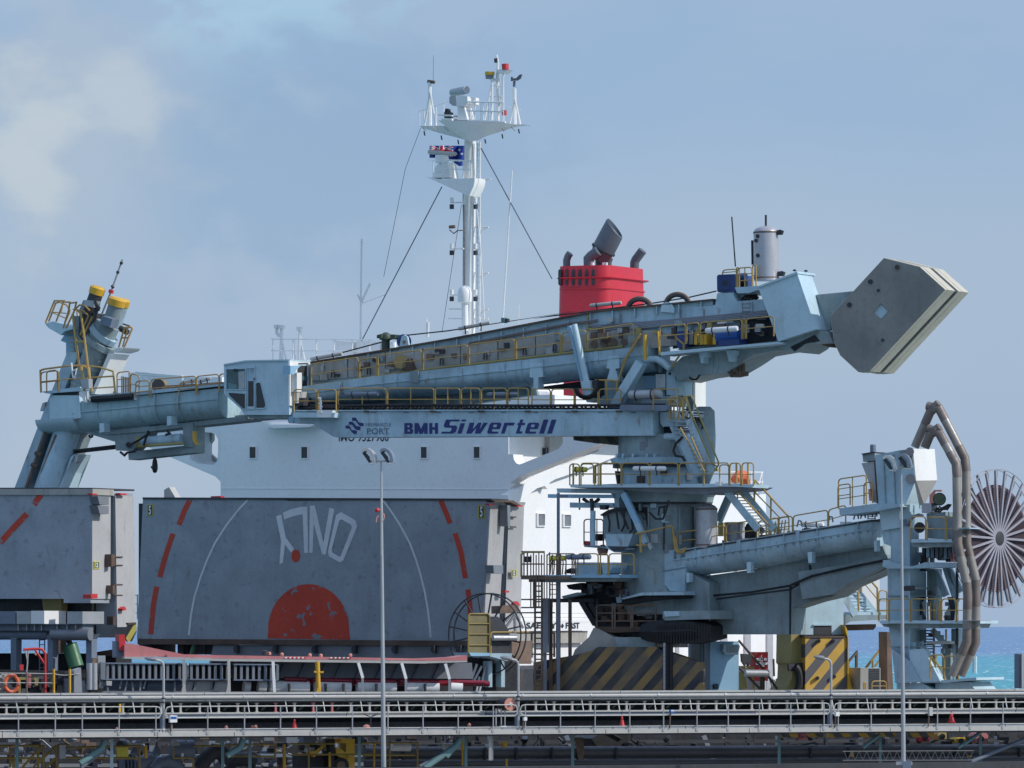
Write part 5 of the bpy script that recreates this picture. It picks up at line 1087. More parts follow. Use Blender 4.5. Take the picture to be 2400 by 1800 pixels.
Kp('upper_platform', 'aqua', A5(1740, 640, 1960, 625, 1945, 660, 1860, 690, 1760, 690), -1.5, 1.2)
Kp('motor_cradle', 'aqua_grey', A5(1760, 690, 1860, 690, 1800, 745, 1770, 740), -.5, .5)
hoop(K, A5(1765, 640), A5(1890, 630), 45, 1.1, 'handrail', crane, mids=2, posts=1); hoop(K, A5(1635, 535), A5(1760, 525), 12, -1.0, 'handrail', crane); hoop(K, A5(1755, 640), A5(1780, 638), 46, 1.0, 'handrail', crane); hoop(K, A5(1895, 632), A5(1925, 630), 50, 1.0, 'handrail', crane)
part(MB().tube([K.pt(A5(1780, 555), 0), K.pt(A5(1840, 550), 0)], .2, 16), 'motor_barrel', 'blue_lit'); part(MB().tube([K.pt(A5(1790, 610), 0), K.pt(A5(1840, 608), 0)], .2, 16), 'motor_barrel', 'black')
bm_ = empty('blue_motor', K.pt(A5(1660, 685), 0), 'dark blue square motor housing on top of the boom', 'motor')
part(MB().prism(K, A5(1598, 530, 1740, 524, 1748, 540, 1748, 670, 1740, 680, 1600, 684, 1588, 672, 1586, 545), -1.2, .8), 'motor_casing', 'motor_blue', bm_); part(MB().tube([K.pt(A5(1655, 600), .8), K.pt(A5(1655, 600), .92)], .36, 22), 'fan_cowl', 'motor_blue', bm_); part(MB().tube([K.pt(A5(1655, 600), .92), K.pt(A5(1655, 600), .96)], .12, 16), 'fan_hub', 'dark', bm_)
part(MB().line(K, A5(1715, 30, 1747, 460), .035, 0, 5), 'whip_aerial', 'dark')
for k_ in range(4): part(MB().line(K, A5(1790 + k_ * 30, 760, 1830 + k_ * 22, 715 + k_ * 6, 1930, 705 + k_ * 12, 1945, 730), .04, .6, 5), 'cable', 'black')
ladder(K, A5(1845, 760), A5(1845, 860), 24, 1.05, crane, M['galv'], rungs=3)
# pale housing
hs = Kp('winch_house', 'aqua_clean', A6(243, 548, 531, 443, 672, 858, 392, 948), 0.2, 1.9)
Kp('house_roof', 'aqua_clean', A6(235, 540, 531, 430, 535, 445, 241, 552), -0.1, 2.0, hs)
for x, y in ((513, 428), (597, 432)): part(MB().tube([K.pt(A6(x + 7 * math.cos(R(t)), y - 7 * math.sin(R(t))), 1.0) for t in range(0, 181, 30)], .05, 6), 'lifting_eye', 'dark', hs)
Kp('house_frame', 'aqua_grey', A6(392, 950, 672, 862, 760, 870, 800, 960, 770, 960, 592, 968, 575, 990, 512, 1028, 405, 1005), -1.5, 1.4)
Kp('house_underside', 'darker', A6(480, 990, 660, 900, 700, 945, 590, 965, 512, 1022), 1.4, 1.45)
Kp('house_foot', 'brownrail', A6(700, 945, 770, 950, 800, 960, 802, 990, 770, 992, 715, 975), -.5, .6)
# counterweight
Kp('counterweight_arm', 'aqua_grey', A6(672, 603, 960, 575, 900, 640, 775, 765, 780, 870, 745, 862), -1.0, 0.6)
cwp = [(1175, 330), (1440, 395), (1630, 565), (1070, 1170), (985, 1176), (850, 1052), (808, 960), (775, 765)]
cc = (1150, 725)
def rayhit(c, ang, poly):
    best = None; dx, dy = math.cos(ang), math.sin(ang)
    for i in range(len(poly)):
        x1, y1 = poly[i]; x2, y2 = poly[(i + 1) % len(poly)]; ex, ey = x2 - x1, y2 - y1; det = dx * (-ey) + dy * ex
        if abs(det) < 1e-9: continue
        t = ((x1 - c[0]) * (-ey) + (y1 - c[1]) * ex) / det; u_ = (dx * (y1 - c[1]) - dy * (x1 - c[0])) / det
        if t > 0 and -1e-6 <= u_ <= 1 + 1e-6 and (best is None or t < best): best = t
    return (c[0] + dx * best, c[1] + dy * best)
dia = [(1150, 665), (1211, 725), (1155, 786), (1092, 732)]
angs = sorted(set([math.atan2(y - cc[1], x - cc[0]) for x, y in cwp + dia]))
outer = [rayhit(cc, a, cwp) for a in angs]; inner = [rayhit(cc, a, dia) for a in angs]
cw = empty('counterweight_block', K.pt(A6(1025, 1176), 0), 'octagonal concrete counterweight slabs with a square diamond hole', 'counterweight')
cw.parent = crane; cw.location = Vector(cw.location) - WL[crane.name]; del cw['category']
def cwslab(w0, w1, grow=0.0, mat='concrete'):
    o = [(cc[0] + (x - cc[0]) * (1 + grow), cc[1] + (y - cc[1]) * (1 + grow)) for x, y in outer]
    return part(MB().ring(K, A6(*[c for p in o for c in p]), A6(*[c for p in inner for c in p]), w0, w1), 'concrete_slab', mat, cw)
def slabs(ws):
    # each slab keeps the front outline's true size: traced once at w=1.6 and moved back
    for (w0, w1, g_) in ws:
        o = [(cc[0] + (x - cc[0]) * (1 + g_), cc[1] + (y - cc[1]) * (1 + g_)) for x, y in outer]
        n = len(o); A = [K.pt(A6(*p), 1.6) - K.n * (1.6 - w1) for p in o]; B = [K.pt(A6(*p), 1.6) - K.n * (1.6 - w1) for p in inner]; d = K.n * (w1 - w0)
        vs = A + B + [q - d for q in A] + [q - d for q in B]; fs = []
        for i in range(n):
            j = (i + 1) % n; fs += [[i, j, n + j, n + i], [2*n + i, 3*n + i, 3*n + j, 2*n + j], [i, 2*n + i, 2*n + j, j], [n + i, n + j, 3*n + j, 3*n + i]]
        part(MB().add(vs, fs), 'concrete_slab', 'concrete_edge' if g_ >= 0 else 'dark', cw)  # the recessed slab is dark to paint the shade in the gap
slabs([(1.28, 1.6, 0.0), (0.93, 1.26, 0.004), (0.42, 0.91, 0.0), (0.0, 0.40, -0.03), (-0.45, -0.02, 0.0), (-0.82, -0.47, 0.004), (-1.25, -0.84, 0.0)])
slabs_face = part(MB().ring(K, A6(*[c for p in outer for c in ((cc[0] + (p[0]-cc[0]) * .994), (cc[1] + (p[1]-cc[1]) * .994))]), A6(*[c for p in inner for c in p]), 1.6, 1.63), 'face_plate', 'concrete', cw)
part(MB().prism(K, A6(1150, 668, 1207, 725, 1155, 782, 1096, 732), 1.45, 1.5), 'hole_sky_plate', 'aqua_clean', cw)  # pale plate added to stand for sky seen through the hole
Kp_ = lambda name, mat, poly, w0, w1: part(MB().prism(K, poly, w0, w1), name, mat, cw)
for x, y, r_ in ((1272, 398, .28), (1074, 506, .28), (918, 677, .28)): part(MB().tube([K.pt(A6(x, y), 1.61), K.pt(A6(x, y), 1.72)], r_ * .4, 14), 'lifting_socket', 'dark', cw)
for x, y, r_ in ((1133, 570, .2), (1165, 938, .22)):
    part(MB().tube([K.pt(A6(x, y), 1.6), K.pt(A6(x, y), 1.63)], r_, 20), 'tie_plate', 'concrete', cw); part(MB().tube([K.pt(A6(x, y), 1.63), K.pt(A6(x, y), 1.70)], .07, 12), 'tie_bolt', 'dark', cw)
for pz in ((1280, 430, 1330, 580, 1335, 582, 1286, 430), (1060, 520, 925, 660, 927, 664, 1064, 524), (1156, 790, 1158, 850, 1161, 850, 1160, 790), (870, 684, 900, 700, 902, 697, 872, 682)): Kp_('stain_line', 'concrete', A6(*pz), 1.6, 1.606) if False else None
# pressure vessel on the boom
def vessel(fr, bot, top, r, w, label, fit=True, cone=0.0):
    a, b = fr.pt(bot, w), fr.pt(top, w); ax = (b - a); Lh = ax.length; root = empty('pressure_tank', a, label, 'tank')
    part(MB().lathe(a, ax, [(0, r * .98), (.06, r)] + [(Lh - .55 * r, r)] + [(Lh - .55 * r + .55 * r * math.sin(R(t)), r * math.cos(R(t))) for t in range(10, 91, 16)], 32), 'shell', 'tank', root)
    for h in (.10, Lh - .6 * r): part(MB().lathe(a + ax.normalized() * h, ax, [(0, r * 1.02), (.07, r * 1.02)], 32), 'weld_band', 'brownrail', root)
    if fit:
        for f, s in ((.87, .92), (.12, 1.0)):
            c = a + ax * f + fr.u * r * s; part(MB().tube([c, c + fr.u * .22, c + fr.u * .26 + Vector((0, 0, .1))], .12, 10), 'nozzle', 'dark', root)
        part(MB().tube([b + Vector((0, 0, -.1)), b + Vector((0, 0, .5))], .05, 6), 'vent_pipe', 'dark', root)
        for h, dx in ((.8, -.3), (.72, -.45), (.45, -.3)):
            c = a + ax * h + fr.u * r * dx + fr.n * r * math.sqrt(1 - dx * dx); part(MB().tube([c - fr.n * .02, c + fr.n * .06], .09, 10), 'plug', 'dark', root)
        q = a - fr.u * (r + .12); part(MB().tube([q + ax * .3, q + ax * .72, q + ax * .72 + fr.u * .15], .06, 8), 'level_gauge', 'dark', root)
    return root
vessel(K, (1797, 658), (1795, 529), 0.585, 0.2, 'tall stainless steel tank standing on top of the boom')

# ---- hydraulic cylinder, stays and slewing tower
part(MB().tube([K.pt(A4(1090, 408), 2.0), K.pt(A4(1205, 940), 2.0)], .15, 20), 'buffer_cylinder', 'aqua_clean')
part(MB().tube([K.pt(A4(1052, 420), 1.8), K.pt(A4(1172, 920), 1.8)], .12, 14), 'buffer_cylinder', 'sky_blue')
Kp('cylinder_shoe', 'aqua_clean', A4(1145, 900, 1225, 890, 1240, 1010, 1225, 1080, 1200, 1080, 1165, 1010), 1.4, 2.2)
for k_, rr in enumerate((100, 88, 76)): part(MB().tube([K.pt(A4(1195 + rr * math.cos(R(t)), 955 + rr * .95 * math.sin(R(t))), 2.3 + .1 * k_) for t in range(-20, 190, 20)], .05, 6), 'hanging_cable', 'black')
Kp('cable_clamp', 'dark', A4(1225, 905, 1290, 880, 1290, 1010, 1250, 1040), 1.2, 2.0)
Kp('tower_pyramid', 'aqua', A21(700, 90, 795, 90, 830, 230, 860, 560, 550, 560, 560, 240, 670, 225), -1.5, .4)
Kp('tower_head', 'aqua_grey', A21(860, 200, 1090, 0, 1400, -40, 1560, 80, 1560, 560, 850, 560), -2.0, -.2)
Kp('tower_head', 'aqua', A21(960, 170, 1430, 170, 1430, 560, 850, 560, 880, 300), -.2, .3)
Kp('tower_panel', 'sky_blue', A21(1165, 170, 1300, 170, 1300, 330, 1165, 330), .3, .36)
Kp('cabinet', 'galv', A21(1308, 150, 1432, 150, 1432, 325, 1308, 325), .3, .9)
Kp('tower_post', 'aqua', A21(1445, 120, 1475, 85, 1540, 85, 1560, 130, 1575, 420, 1450, 420), -.2, .8); part(MB().tube([K.pt(A21(1492, 142), .8), K.pt(A21(1492, 142), .84)], .07, 10), 'post_bolt', 'dark')
Kp('tower_post', 'aqua_clean', A21(1558, 160, 1580, 170, 1580, 420, 1560, 420), -1.2, .6)
Kp('brace_pipe', 'aqua_grey', A21(1160, -180, 1210, -180, 1210, 60, 1160, 60), .2, .5)
part(MB().tube([K.pt(A21(1340, -200), .4), K.pt(A21(1370, 130), .4)], .10, 10), 'brace_pipe', 'aqua_grey')
for pz in ((A21(1130, 0), A21(905, 370)), ): part(MB().beam(K.pt(pz[0], 1.6), K.pt(pz[1], 1.6), .6, .42), 'luffing_stay', 'aqua_clean')
part(MB().beam(K.pt(A21(905, 370), 1.6), K.pt(A21(780, 600), 1.6), .6, .40), 'luffing_stay', 'aqua')
mb = MB()
for i in range(9): p = A21(1110 - i * 27, 20 + i * 45); mb.box(K.pt(p, 1.5), .22, .5, .06, K.u)
part(mb, 'stay_steps', 'slate')
for (a, b, c) in (((1680 / 5.53 * 0 + 0, 0), 0, 0),): pass
rail_poly((930, 1040, 800, 1260, 740, 1430), lambda *q: A5(*q), 1.9, 'yellow_rail', .045); rail_poly((905, 1080, 780, 1280, 735, 1470), lambda *q: A5(*q), 1.6, 'yellow_rail', .045); rail_poly((850, 1200, 870, 1110, 930, 1040), lambda *q: A5(*q), 1.8, 'yellow_rail', .04)
part(MB().tube([K.pt(A5(965, 1050), 1.9), K.pt(A5(965, 1265), 1.9)], .09, 12), 'yellow_post', 'yellow'); part(MB().tube([K.pt(A5(1077, 1020), 1.9), K.pt(A5(1093, 1225), 1.9)], .05, 10), 'yellow_post', 'yellow')
rail_poly((1190, 1070, 1215, 1060, 1300, 1130, 1300, 1180, 1190, 1330), lambda *q: A5(*q), 1.6, 'yellow_rail', .045)
part(MB().tube([K.pt(p, 1.3) for p in A5(960, 1260, 1070, 1260, 1130, 1290, 1180, 1340)], .16, 12), 'arched_duct', 'aqua_clean')
Kp('walkway_bracket', 'aqua', A5(940, 1235, 1060, 1240, 1180, 1320, 1210, 1340, 1160, 1360, 1060, 1290, 940, 1270), .8, 1.2)
# rear column
Kp('rear_column', 'olive' if False else 'aqua_grey', A21(1705, 200, 1800, 200, 1800, 640, 1705, 640), -2.6, -1.4); Kp('rear_column', 'white', A21(1798, 195, 1822, 190, 1822, 640, 1800, 640), -2.7, -1.5)  # white strip paints in the sunlit right edge of the column
Kp('duct', 'aqua', A21(1650, 260, 1705, 260, 1700, 370, 1640, 420, 1620, 420, 1640, 360), -1.6, -1.0); Kp('duct', 'darker', A21(1580, 240, 1650, 240, 1650, 500, 1585, 500), -2.0, -1.6)
part(MB().tube([K.pt(A21(1850, 360), -2.4), K.pt(A21(1850, 660), -2.4)], .1, 8), 'yellow_post', 'olive')
Kp('end_beam', 'slate', A21(850, 545, 1455, 548, 1460, 600, 1440, 625, 850, 620), 2.4, 2.9)
Kp('machinery_block', 'aqua_grey', A21(850, 430, 1450, 430, 1450, 548, 850, 548), -1.8, 1.0)
Kp('beam_end_column', 'rusty', A21(1285, 625, 1355, 625, 1355, 960, 1285, 960), -1.0, 1.1)
Kp('drive_housing', 'aqua_clean', A21(1360, 640, 1500, 640, 1560, 700, 1650, 715, 1590, 760, 1540, 820, 1400, 830, 1370, 790), .2, 1.8)
Kp('drive_underside', 'dark', A21(1360, 830, 1540, 830, 1600, 900, 1540, 910, 1360, 900), -.5, 1.2); Kp('small_box', 'cream', A21(1540, 850, 1600, 850, 1635, 905, 1545, 912), 1.2, 1.6)
part(MB().tube([K.pt(A21(1430, 960), 1.8), K.pt(A21(1740, 955), 1.8)], .17, 12), 'pipe', 'aqua_clean'); part(MB().tube([K.pt(A21(1310, 950), 1.8), K.pt(A21(1312, 1000), 1.8)], .14, 10), 'warning_lamp', 'galv')
part(MB().tube([K.pt(A21(1510, 468), 2.0), K.pt(A21(1580, 468), 2.0)], .18, 12), 'floodlight', 'galv')
Kp('striped_apron', stripes('apron_stripes', K, (0.10, 0.075, 0.04), (0.02, 0.02, 0.02), 0.8, -0.7, .6), A21(240, 955, 870, 955, 865, 1075, 560, 1050, 245, 1005), -1.0, 1.2)
TC = K.pt((1556, 1000), 0.0); TC.z = 0
def zof(y, p=TC): return H + (HY - y) * p.y / F
def ringpart(name, mat, prof, seg=44, c=TC, k=1.0): return part(MB().lathe(Vector((c.x, c.y, 0)), (0, 0, 1), [(zof(y, c), r) for y, r in prof], seg), name, mat)
ringpart('slewing_column', 'aqua_grey', [(1075, 2.15), (1020, 2.15)])
ringpart('slewing_flange', 'aqua', [(1088, 2.45), (1075, 2.5), (1073, 2.2)])
ringpart('slewing_gap', 'black', [(1097, 2.4), (1088, 2.4)])
ringpart('slewing_drum', 'aqua', [(1136, 2.05), (1097, 2.05)])
for x in (690, 770, 900, 1080, 1180): part(MB().prism(K, A21(x + 100, 1180, x + 130, 1180, x + 115, 1235, x + 100, 1235), 2.1, 2.4), 'gusset', 'aqua')
Kp('drum_bracket', 'dark', A19(1730, 690, 1780, 690, 1780, 900, 1760, 880), 1.0, 1.6)
ringpart('platform_ring', 'aqua', [(1143, 3.0), (1136, 3.0)])
ringpart('platform_kick', 'aqua_clean', [(1138, 3.05), (1132, 3.05)], 44) if False else None
ringpart('lower_cone', 'aqua_grey', [(1178, 2.3), (1165, 2.35), (1143, 2.7)])
ringpart('bearing_ring', 'dark', [(1182, 2.25), (1178, 2.3)])
ringpart('lower_tower', 'aqua_grey', [(1440, 2.0), (1300, 2.0), (1182, 2.0)])  # greyer coat paints in the boom's shade, along with dirt
ringpart('tower_bolt_ring', 'galv_dark', [(1190, 2.06), (1184, 2.06)])
for x in (1010, 1060, 1175, 1230, 1290, 1330): Kp('stiffener', 'aqua', A7(x, 1180, x + 50, 1180, x + 50, 1255, x, 1255), 2.0, 2.12) if x in (1010,) else None
# platform around the slewing ring
pl = Kp('ring_platform', 'aqua_clean', A7(318, 1052, 735, 1052, 1200, 1048, 1480, 1048, 1680, 1042, 1900, 1052, 1895, 1080, 1700, 1070, 1480, 1078, 320, 1078), 1.5, 3.3)
Kp('platform_underside', 'galv_dark', A7(330, 1078, 1895, 1072, 1830, 1100, 1520, 1130, 1500, 1140, 740, 1100, 400, 1085), .5, 2.9)
for a, b, h_ in (((315, 1060), (398, 1060), 50), ((412, 1060), (575, 1060), 52), ((530, 1062), (560, 1062), 48), ((585, 1060), (757, 1060), 52), ((765, 1060), (1000, 1060), 52), ((1010, 1060), (1250, 1060), 52), ((1262, 1060), (1470, 1060), 52), ((1475, 1058), (1690, 1058), 52), ((1700, 1060), (1790, 1060), 52), ((1805, 1065), (1903, 1065), 54), ((1610, 1045), (1690, 1045), 44)):
    hoop(K, A7(*a), A7(*b), h_, 3.3, 'handrail', crane, mids=1)
for x in (345, 1755, 1855): rail_poly((x, 868, x, 1062), A7, 2.0, 'yellow_rail')
for a, b in (((412, 1045), (520, 1045)), ((540, 1045), (730, 1045))): hoop(K, A7(*a), A7(*b), 46, .5, 'handrail', crane)
tube_lamp(K, A7(345, 922), A7(462, 925), 2.6, 'yellowish strip lamp on the left end of the round slewing platform', .12, mat=M['sign_yellow'])
part(MB().prism(K, A7(1575, 1030, 1620, 1030, 1615, 1065, 1570, 1060), 3.3, 3.6), 'floodlight', 'white')
part(MB().prism(K, A7(1480, 905, 1590, 915, 1590, 938, 1480, 935), -1, -.6), 'yellow_tray', 'olive')
# stair flights
def stair(fr, a, b, wpx, w, par, mat_s='aqua', n=12, mat_r='galv', wd=.34):
    A_, B_ = fr.pt(a, w), fr.pt(b, w); A2_, B2_ = fr.pt((a[0] + wpx, a[1]), w - .9), fr.pt((b[0] + wpx, b[1]), w - .9)
    part(MB().beam(A_, B_, .07, wd), 'stair_stringer', mat_s, par); part(MB().beam(A2_, B2_, .07, wd), 'stair_stringer', mat_s, par)
    for i in range(n):
        f = (i + .5) / n; c = A_.lerp(B_, f); d = A2_.lerp(B2_, f); part(MB().beam(c, d, .26, .04), 'tread', mat_r, par)
stair(K, A7(1340, 490), A7(1535, 950), -42, 3.2, crane, n=13)
for pz in ((1330, 290, 1365, 285, 1600, 860, 1600, 885, 1555, 945), (1310, 300, 1540, 870, 1590, 900)): rail_poly(pz, A7, 3.1, 'olive', .04)
for pz in ((1270, 560, 1480, 940), (1365, 640, 1460, 860)): rail_poly(pz, A7, 3.6, 'yellow_rail', .035)
part(MB().beam(K.pt(A7(1290, 640), 2.6), K.pt(A7(1440, 970), 2.6), .5, .42), 'ladder_casing', 'aqua')
part(MB().lathe(K.pt(A7(1475, 640), .2), (0, 0, -1), [(-1.4, .3), (-1.2, .5), (0, .55), (1.6, .5), (2.6, .1)], 20), 'cable_shroud', 'aqua_grey')
for k_ in range(10):
    a0 = random.uniform(0, 6); part(MB().tube([K.pt(A7(1300 + 18 * k_ + 40 * math.cos(a0 + t), 430 + 14 * k_ + 45 * math.sin(a0 + t * 1.3)), 1.8 - .15 * k_) for t in (0, .8, 1.6, 2.4, 3.2)], .035, 5), 'loose_cable', 'black' if k_ % 3 else 'rusty')
part(MB().tube([K.pt(p, 2.9) for p in A7(1290, 640, 1230, 700, 1210, 760, 1230, 805, 1290, 815, 1310, 850)], .06, 6), 'hose', 'black')
for a, b in (((1160, 350), (1240, 300)), ((1190, 300), (1190, 490)), ((1215, 310), (1215, 490)), ((1280, 300), (1250, 500)), ((1300, 290), (1300, 490)), ((1320, 285), (1380, 500))): rail_poly((*a, *b), A7, 2.4, 'yellow_rail', .04)
hoop(K, A7(1175, 490), A7(1290, 490), 52, 2.6, 'handrail', crane, mids=2)
for y in (415, 440, 455): Kp('landing', 'white', A7(1300, y, 1355, y + 2, 1355, y + 9, 1300, y + 7), .5, 2.2)
rail_poly((560, 220, 540, 150, 630, 150, 640, 370), A7, 1.8, 'yellow_rail', .05); rail_poly((720, 370, 720, 160, 650, 150), A7, 1.8, 'yellow_rail', .05)
hoop(K, (1531, 962), (1588, 962), 50, 2.9, 'handrail', crane)
# stair from ring platform down to the gantry deck
stair(K, A7(1670, 1110), A7(1940, 1440), 38, 2.6, crane, n=1); 
stair(K, A7(1790, 1100), A7(2130, 1470), -38, 1.0, crane, n=14, wd=.3)
part(MB().beam(K.pt(A7(1700, 1140), .3), K.pt(A7(1600, 1370), .3), .3, .3), 'brace', 'aqua')
rail_poly((1910, 1010, 2205, 1330), A7, 1.8, 'yellow_rail', .045); rail_poly((1905, 1110, 2130, 1340), A7, 1.8, 'yellow_rail', .03)
for x, y in ((1910, 1010), (2053, 1170)): rail_poly((x, y, x, y + 190), A7, 1.8, 'yellow_rail', .04)
rail_poly((1765, 1110, 2050, 1420), A7, 2.6, 'yellow_rail', .04); rail_poly((1765, 1110, 1765, 1190), A7, 2.6, 'yellow_rail', .03)
# crane beams on the left of the tower
Kp('monorail_beam', 'aqua', A7(202, 1086, 780, 1090, 785, 1130, 740, 1130, 205, 1122), 2.0, 2.6); Kp('monorail_beam', 'sky_blue', A7(125, 1136, 690, 1140, 690, 1170, 125, 1168), 2.2, 2.6); Kp('beam_sign', 'slate', A7(222, 1143, 300, 1143, 290, 1163, 232, 1163), 2.6, 2.63)
Kp('monorail_beam', 'aqua', A7(315, 1208, 680, 1212, 700, 1255, 315, 1252), 2.0, 2.5); Kp('beam_bracket', 'aqua', A7(690, 1090, 765, 1090, 740, 1180, 745, 1260, 700, 1255, 700, 1175), 1.8, 2.4)
for x0, x1 in ((430, 480), (500, 505), (570, 530)): part(MB().beam(K.pt(A7(x0, 1175), 2.3), K.pt(A7(x1, 1212), 2.3), .12, .14), 'hanger_strut', 'dark')
part(MB().beam(K.pt(A7(399, 1170), 2.4), K.pt(A7(399, 1272), 2.4), .06, .08), 'hanger_strut', 'dark'); Kp('trolley', 'dark', A7(570, 1230, 625, 1230, 620, 1270, 575, 1270), 2.5, 2.9)
part(MB().beam(K.pt((1308.5, 1155), 3.4), K.pt((1308.5, 1620), 3.4), .14, .145), 'hoist_post', 'slate')
part(MB().tube([K.pt(A7(515, 1280), 2.8), K.pt(A7(515, 1585), 2.8)], .125, 14), 'vertical_pipe', 'aqua'); part(MB().tube([K.pt(A7(508, 1190), 2.6), K.pt(A7(508, 1290), 2.6)], .09, 8), 'hoist_motor', 'dark')
part(MB().beam(K.pt(A7(780, 1130), 3.0), K.pt(A7(905, 1390), 3.0), .24, .27), 'raking_brace', 'sky_blue'); part(MB().beam(K.pt(A7(900, 1385), 3.0), K.pt(A7(975, 1560), 3.0), .24, .26), 'raking_brace', 'aqua')
Kp('floodlight', 'galv', A7(985, 1565, 1005, 1553, 1028, 1600, 1010, 1620, 990, 1590), 3.0, 3.2)
# hopper
Kp('hopper_bin', 'aqua_grey', A7(600, 1310, 660, 1280, 830, 1270, 870, 1330, 865, 1480, 830, 1590, 640, 1590, 610, 1500), .8, 2.6)
Kp('hopper_rim', 'black', A7(575, 1315, 640, 1275, 720, 1250, 850, 1255, 860, 1280, 700, 1280, 640, 1300, 590, 1325), .6, 2.8)
Kp('hopper_mouth', 'aqua', A7(625, 1480, 860, 1480, 810, 1610, 700, 1640, 630, 1600), 1.0, 2.9); Kp('hopper_mouth', 'dark', A7(640, 1585, 830, 1590, 760, 1625, 690, 1630), .9, 2.95)
Kp('tower_recess', 'black', A7(860, 1180, 1000, 1180, 1000, 1280, 985, 1420, 960, 1300, 870, 1290), 1.9, 2.05); Kp('tower_pilaster', 'aqua_grey', A7(910, 1180, 925, 1180, 925, 1280, 910, 1280), 2.0, 2.2)
for pz in ((640, 1290, 660, 1380, 655, 1465), (715, 1270, 740, 1440), (750, 1270, 800, 1380, 820, 1440), (760, 1460, 790, 1400, 780, 1280), (850, 1350, 860, 1440, 830, 1470), (900, 1290, 940, 1310, 960, 1360), (1000, 1290, 1060, 1350, 1120, 1350, 1150, 1270, 1170, 1190), (1080, 1320, 1090, 1250, 1150, 1240)):
    part(MB().tube([K.pt(p, 2.95) for p in A7(*pz)], .05, 6), 'hanging_cable', 'black')
hoop(K, A7(438, 1575), A7(605, 1575), 60, 2.2, 'handrail', crane, M['brownrail'], posts=2); Kp('valve_box', 'red', A7(438, 1540, 490, 1545, 490, 1585, 438, 1585), 1.9, 2.2); part(MB().tube([K.pt(A7(560, 1540), 1.7), K.pt(A7(560, 1480), 1.7)], .3, 14), 'dark_drum', 'black')
Kp('left_deck', 'aqua_grey', A7(438, 1575, 720, 1600, 720, 1615, 438, 1592), 1.0, 2.4)
Kp('cabinet', 'galv', A7(1012, 1480, 1072, 1480, 1072, 1558, 1012, 1558), 2.2, 2.6); part(MB().lathe(K.pt(A7(600, 1610), 1.5), (0, 0, 1), [(-.3, .2), (0, .28), (.2, .1)], 10), 'salmon_fitting', 'salmon')
rail_poly((885, 1480, 1200, 1410), A7, 3.2, 'yellow_rail', .045); rail_poly((890, 1578, 985, 1578), A7, 3.1, 'yellow_rail', .045); rail_poly((925, 1480, 930, 1640), A7, 3.1, 'yellow_rail', .06)

# ---- second trough (gantry conveyor) and tanks
st2 = [(1604, 1292, 1353), (1700, 1275, 1342), (1800, 1260, 1329), (1933, 1239, 1303), (2066, 1218, 1280)]
_, tC = trough('conveyor_trough', st2, .6, 1.2, 'aqua', ribs=(1612, 1752, 1890), supports=(1655, 1720, 1795, 1862, 1940, 2035))
Kp('trough_head_box', 'aqua', A22(1010, 290, 1690, 190, 1700, 480, 1690, 750, 1500, 750, 1380, 610, 1010, 610), -.8, 1.8)
Kp('head_seam', 'slate', A22(1030, 548, 1690, 438, 1692, 443, 1030, 555), 1.8, 1.86)
for x, y in ((1345, 1445), (1858, 1430)): Kp('trough_leg', 'aqua_clean', [(x_ , y_) for x_, y_ in A8(x - 25, y - 910, x + 5, y - 912, x + 3, y - 835, x - 23, y - 835)], 1.5, 1.9) if x < 1800 else Kp('trough_leg', 'aqua_clean', A8(1843, 435, 1878, 430, 1878, 525, 1845, 528), 1.5, 1.9)
Kp('trough_leg', 'aqua_clean', A8(1323, 525, 1348, 525, 1348, 605, 1323, 608), 1.8, 2.2); Kp('trough_leg', 'aqua_clean', A9(340, 1455, 380, 1450, 380, 1545, 350, 1548), 1.5, 1.9); Kp('trough_leg', 'aqua_clean', A9(915, 1355, 940, 1350, 940, 1445, 918, 1448), 1.5, 1.9)
Kp('gantry_deck', 'dark', [(1604, 1289.5), (1700, 1272.5), (1800, 1257.5), (1933, 1236.5), (2066, 1215.5), (2066, 1219), (1933, 1240), (1800, 1261), (1700, 1276), (1604, 1293)], -.7, 1.85)
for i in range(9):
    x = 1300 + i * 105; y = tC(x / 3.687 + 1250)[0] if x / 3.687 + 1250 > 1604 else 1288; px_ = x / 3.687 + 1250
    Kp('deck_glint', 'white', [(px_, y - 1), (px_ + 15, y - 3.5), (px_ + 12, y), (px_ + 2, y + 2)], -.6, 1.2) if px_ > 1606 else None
vessel(K, A7(1500, 1600), A7(1497, 1218), .50, 1.4, 'grey dished tank standing by the middle railing of the lower conveyor', fit=False)
t2 = empty('storage_drum', K.pt(A7(1742, 1540), 0), 'squat grey drum standing behind the lower conveyor railing', 'drum')
part(MB().lathe(K.pt(A7(1742, 1545), 0), (0, 0, 1), [(0, .47), (.75, .47), (.82, .50), (.86, .50), (.9, .44)], 26), 'drum_shell', 'tank', t2); part(MB().lathe(K.pt(A7(1742, 1395), 0), (0, 0, 1), [(0, .5), (.05, .5)], 26), 'drum_lid', 'sign_yellow', t2)
t3 = empty('black_bollard_drum', K.pt(A7(1880, 1535), .5), 'black cowled fan standing on the lower conveyor beside the squat drum', 'fan')
part(MB().lathe(K.pt(A7(1880, 1530), .5), (0, 0, 1), [(0, .3), (.35, .28), (.55, .3), (.75, .2), (.82, .02)], 18), 'fan_cowl', 'black', t3)
Kp('tank_cabinet', 'galv', A7(1325, 1400, 1400, 1400, 1400, 1540, 1325, 1540), -.4, .3)
Kp('support_wall', 'olive', A7(1595, 1380, 1640, 1380, 1640, 1500, 1595, 1500), -1.2, -1.0)
rail_poly((1200, 1415, 1225, 1610, 1250, 1640, 1290, 1640, 1320, 1600), A7, 2.0, 'yellow_rail', .06); rail_poly((1225, 1500, 1245, 1620, 1290, 1625), A7, 2.0, 'yellow_rail', .05)
rails(K, [A7(1240, 1620), A7(1430, 1600), A7(1655, 1560)], 42, 1.7, crane, gap=2); 
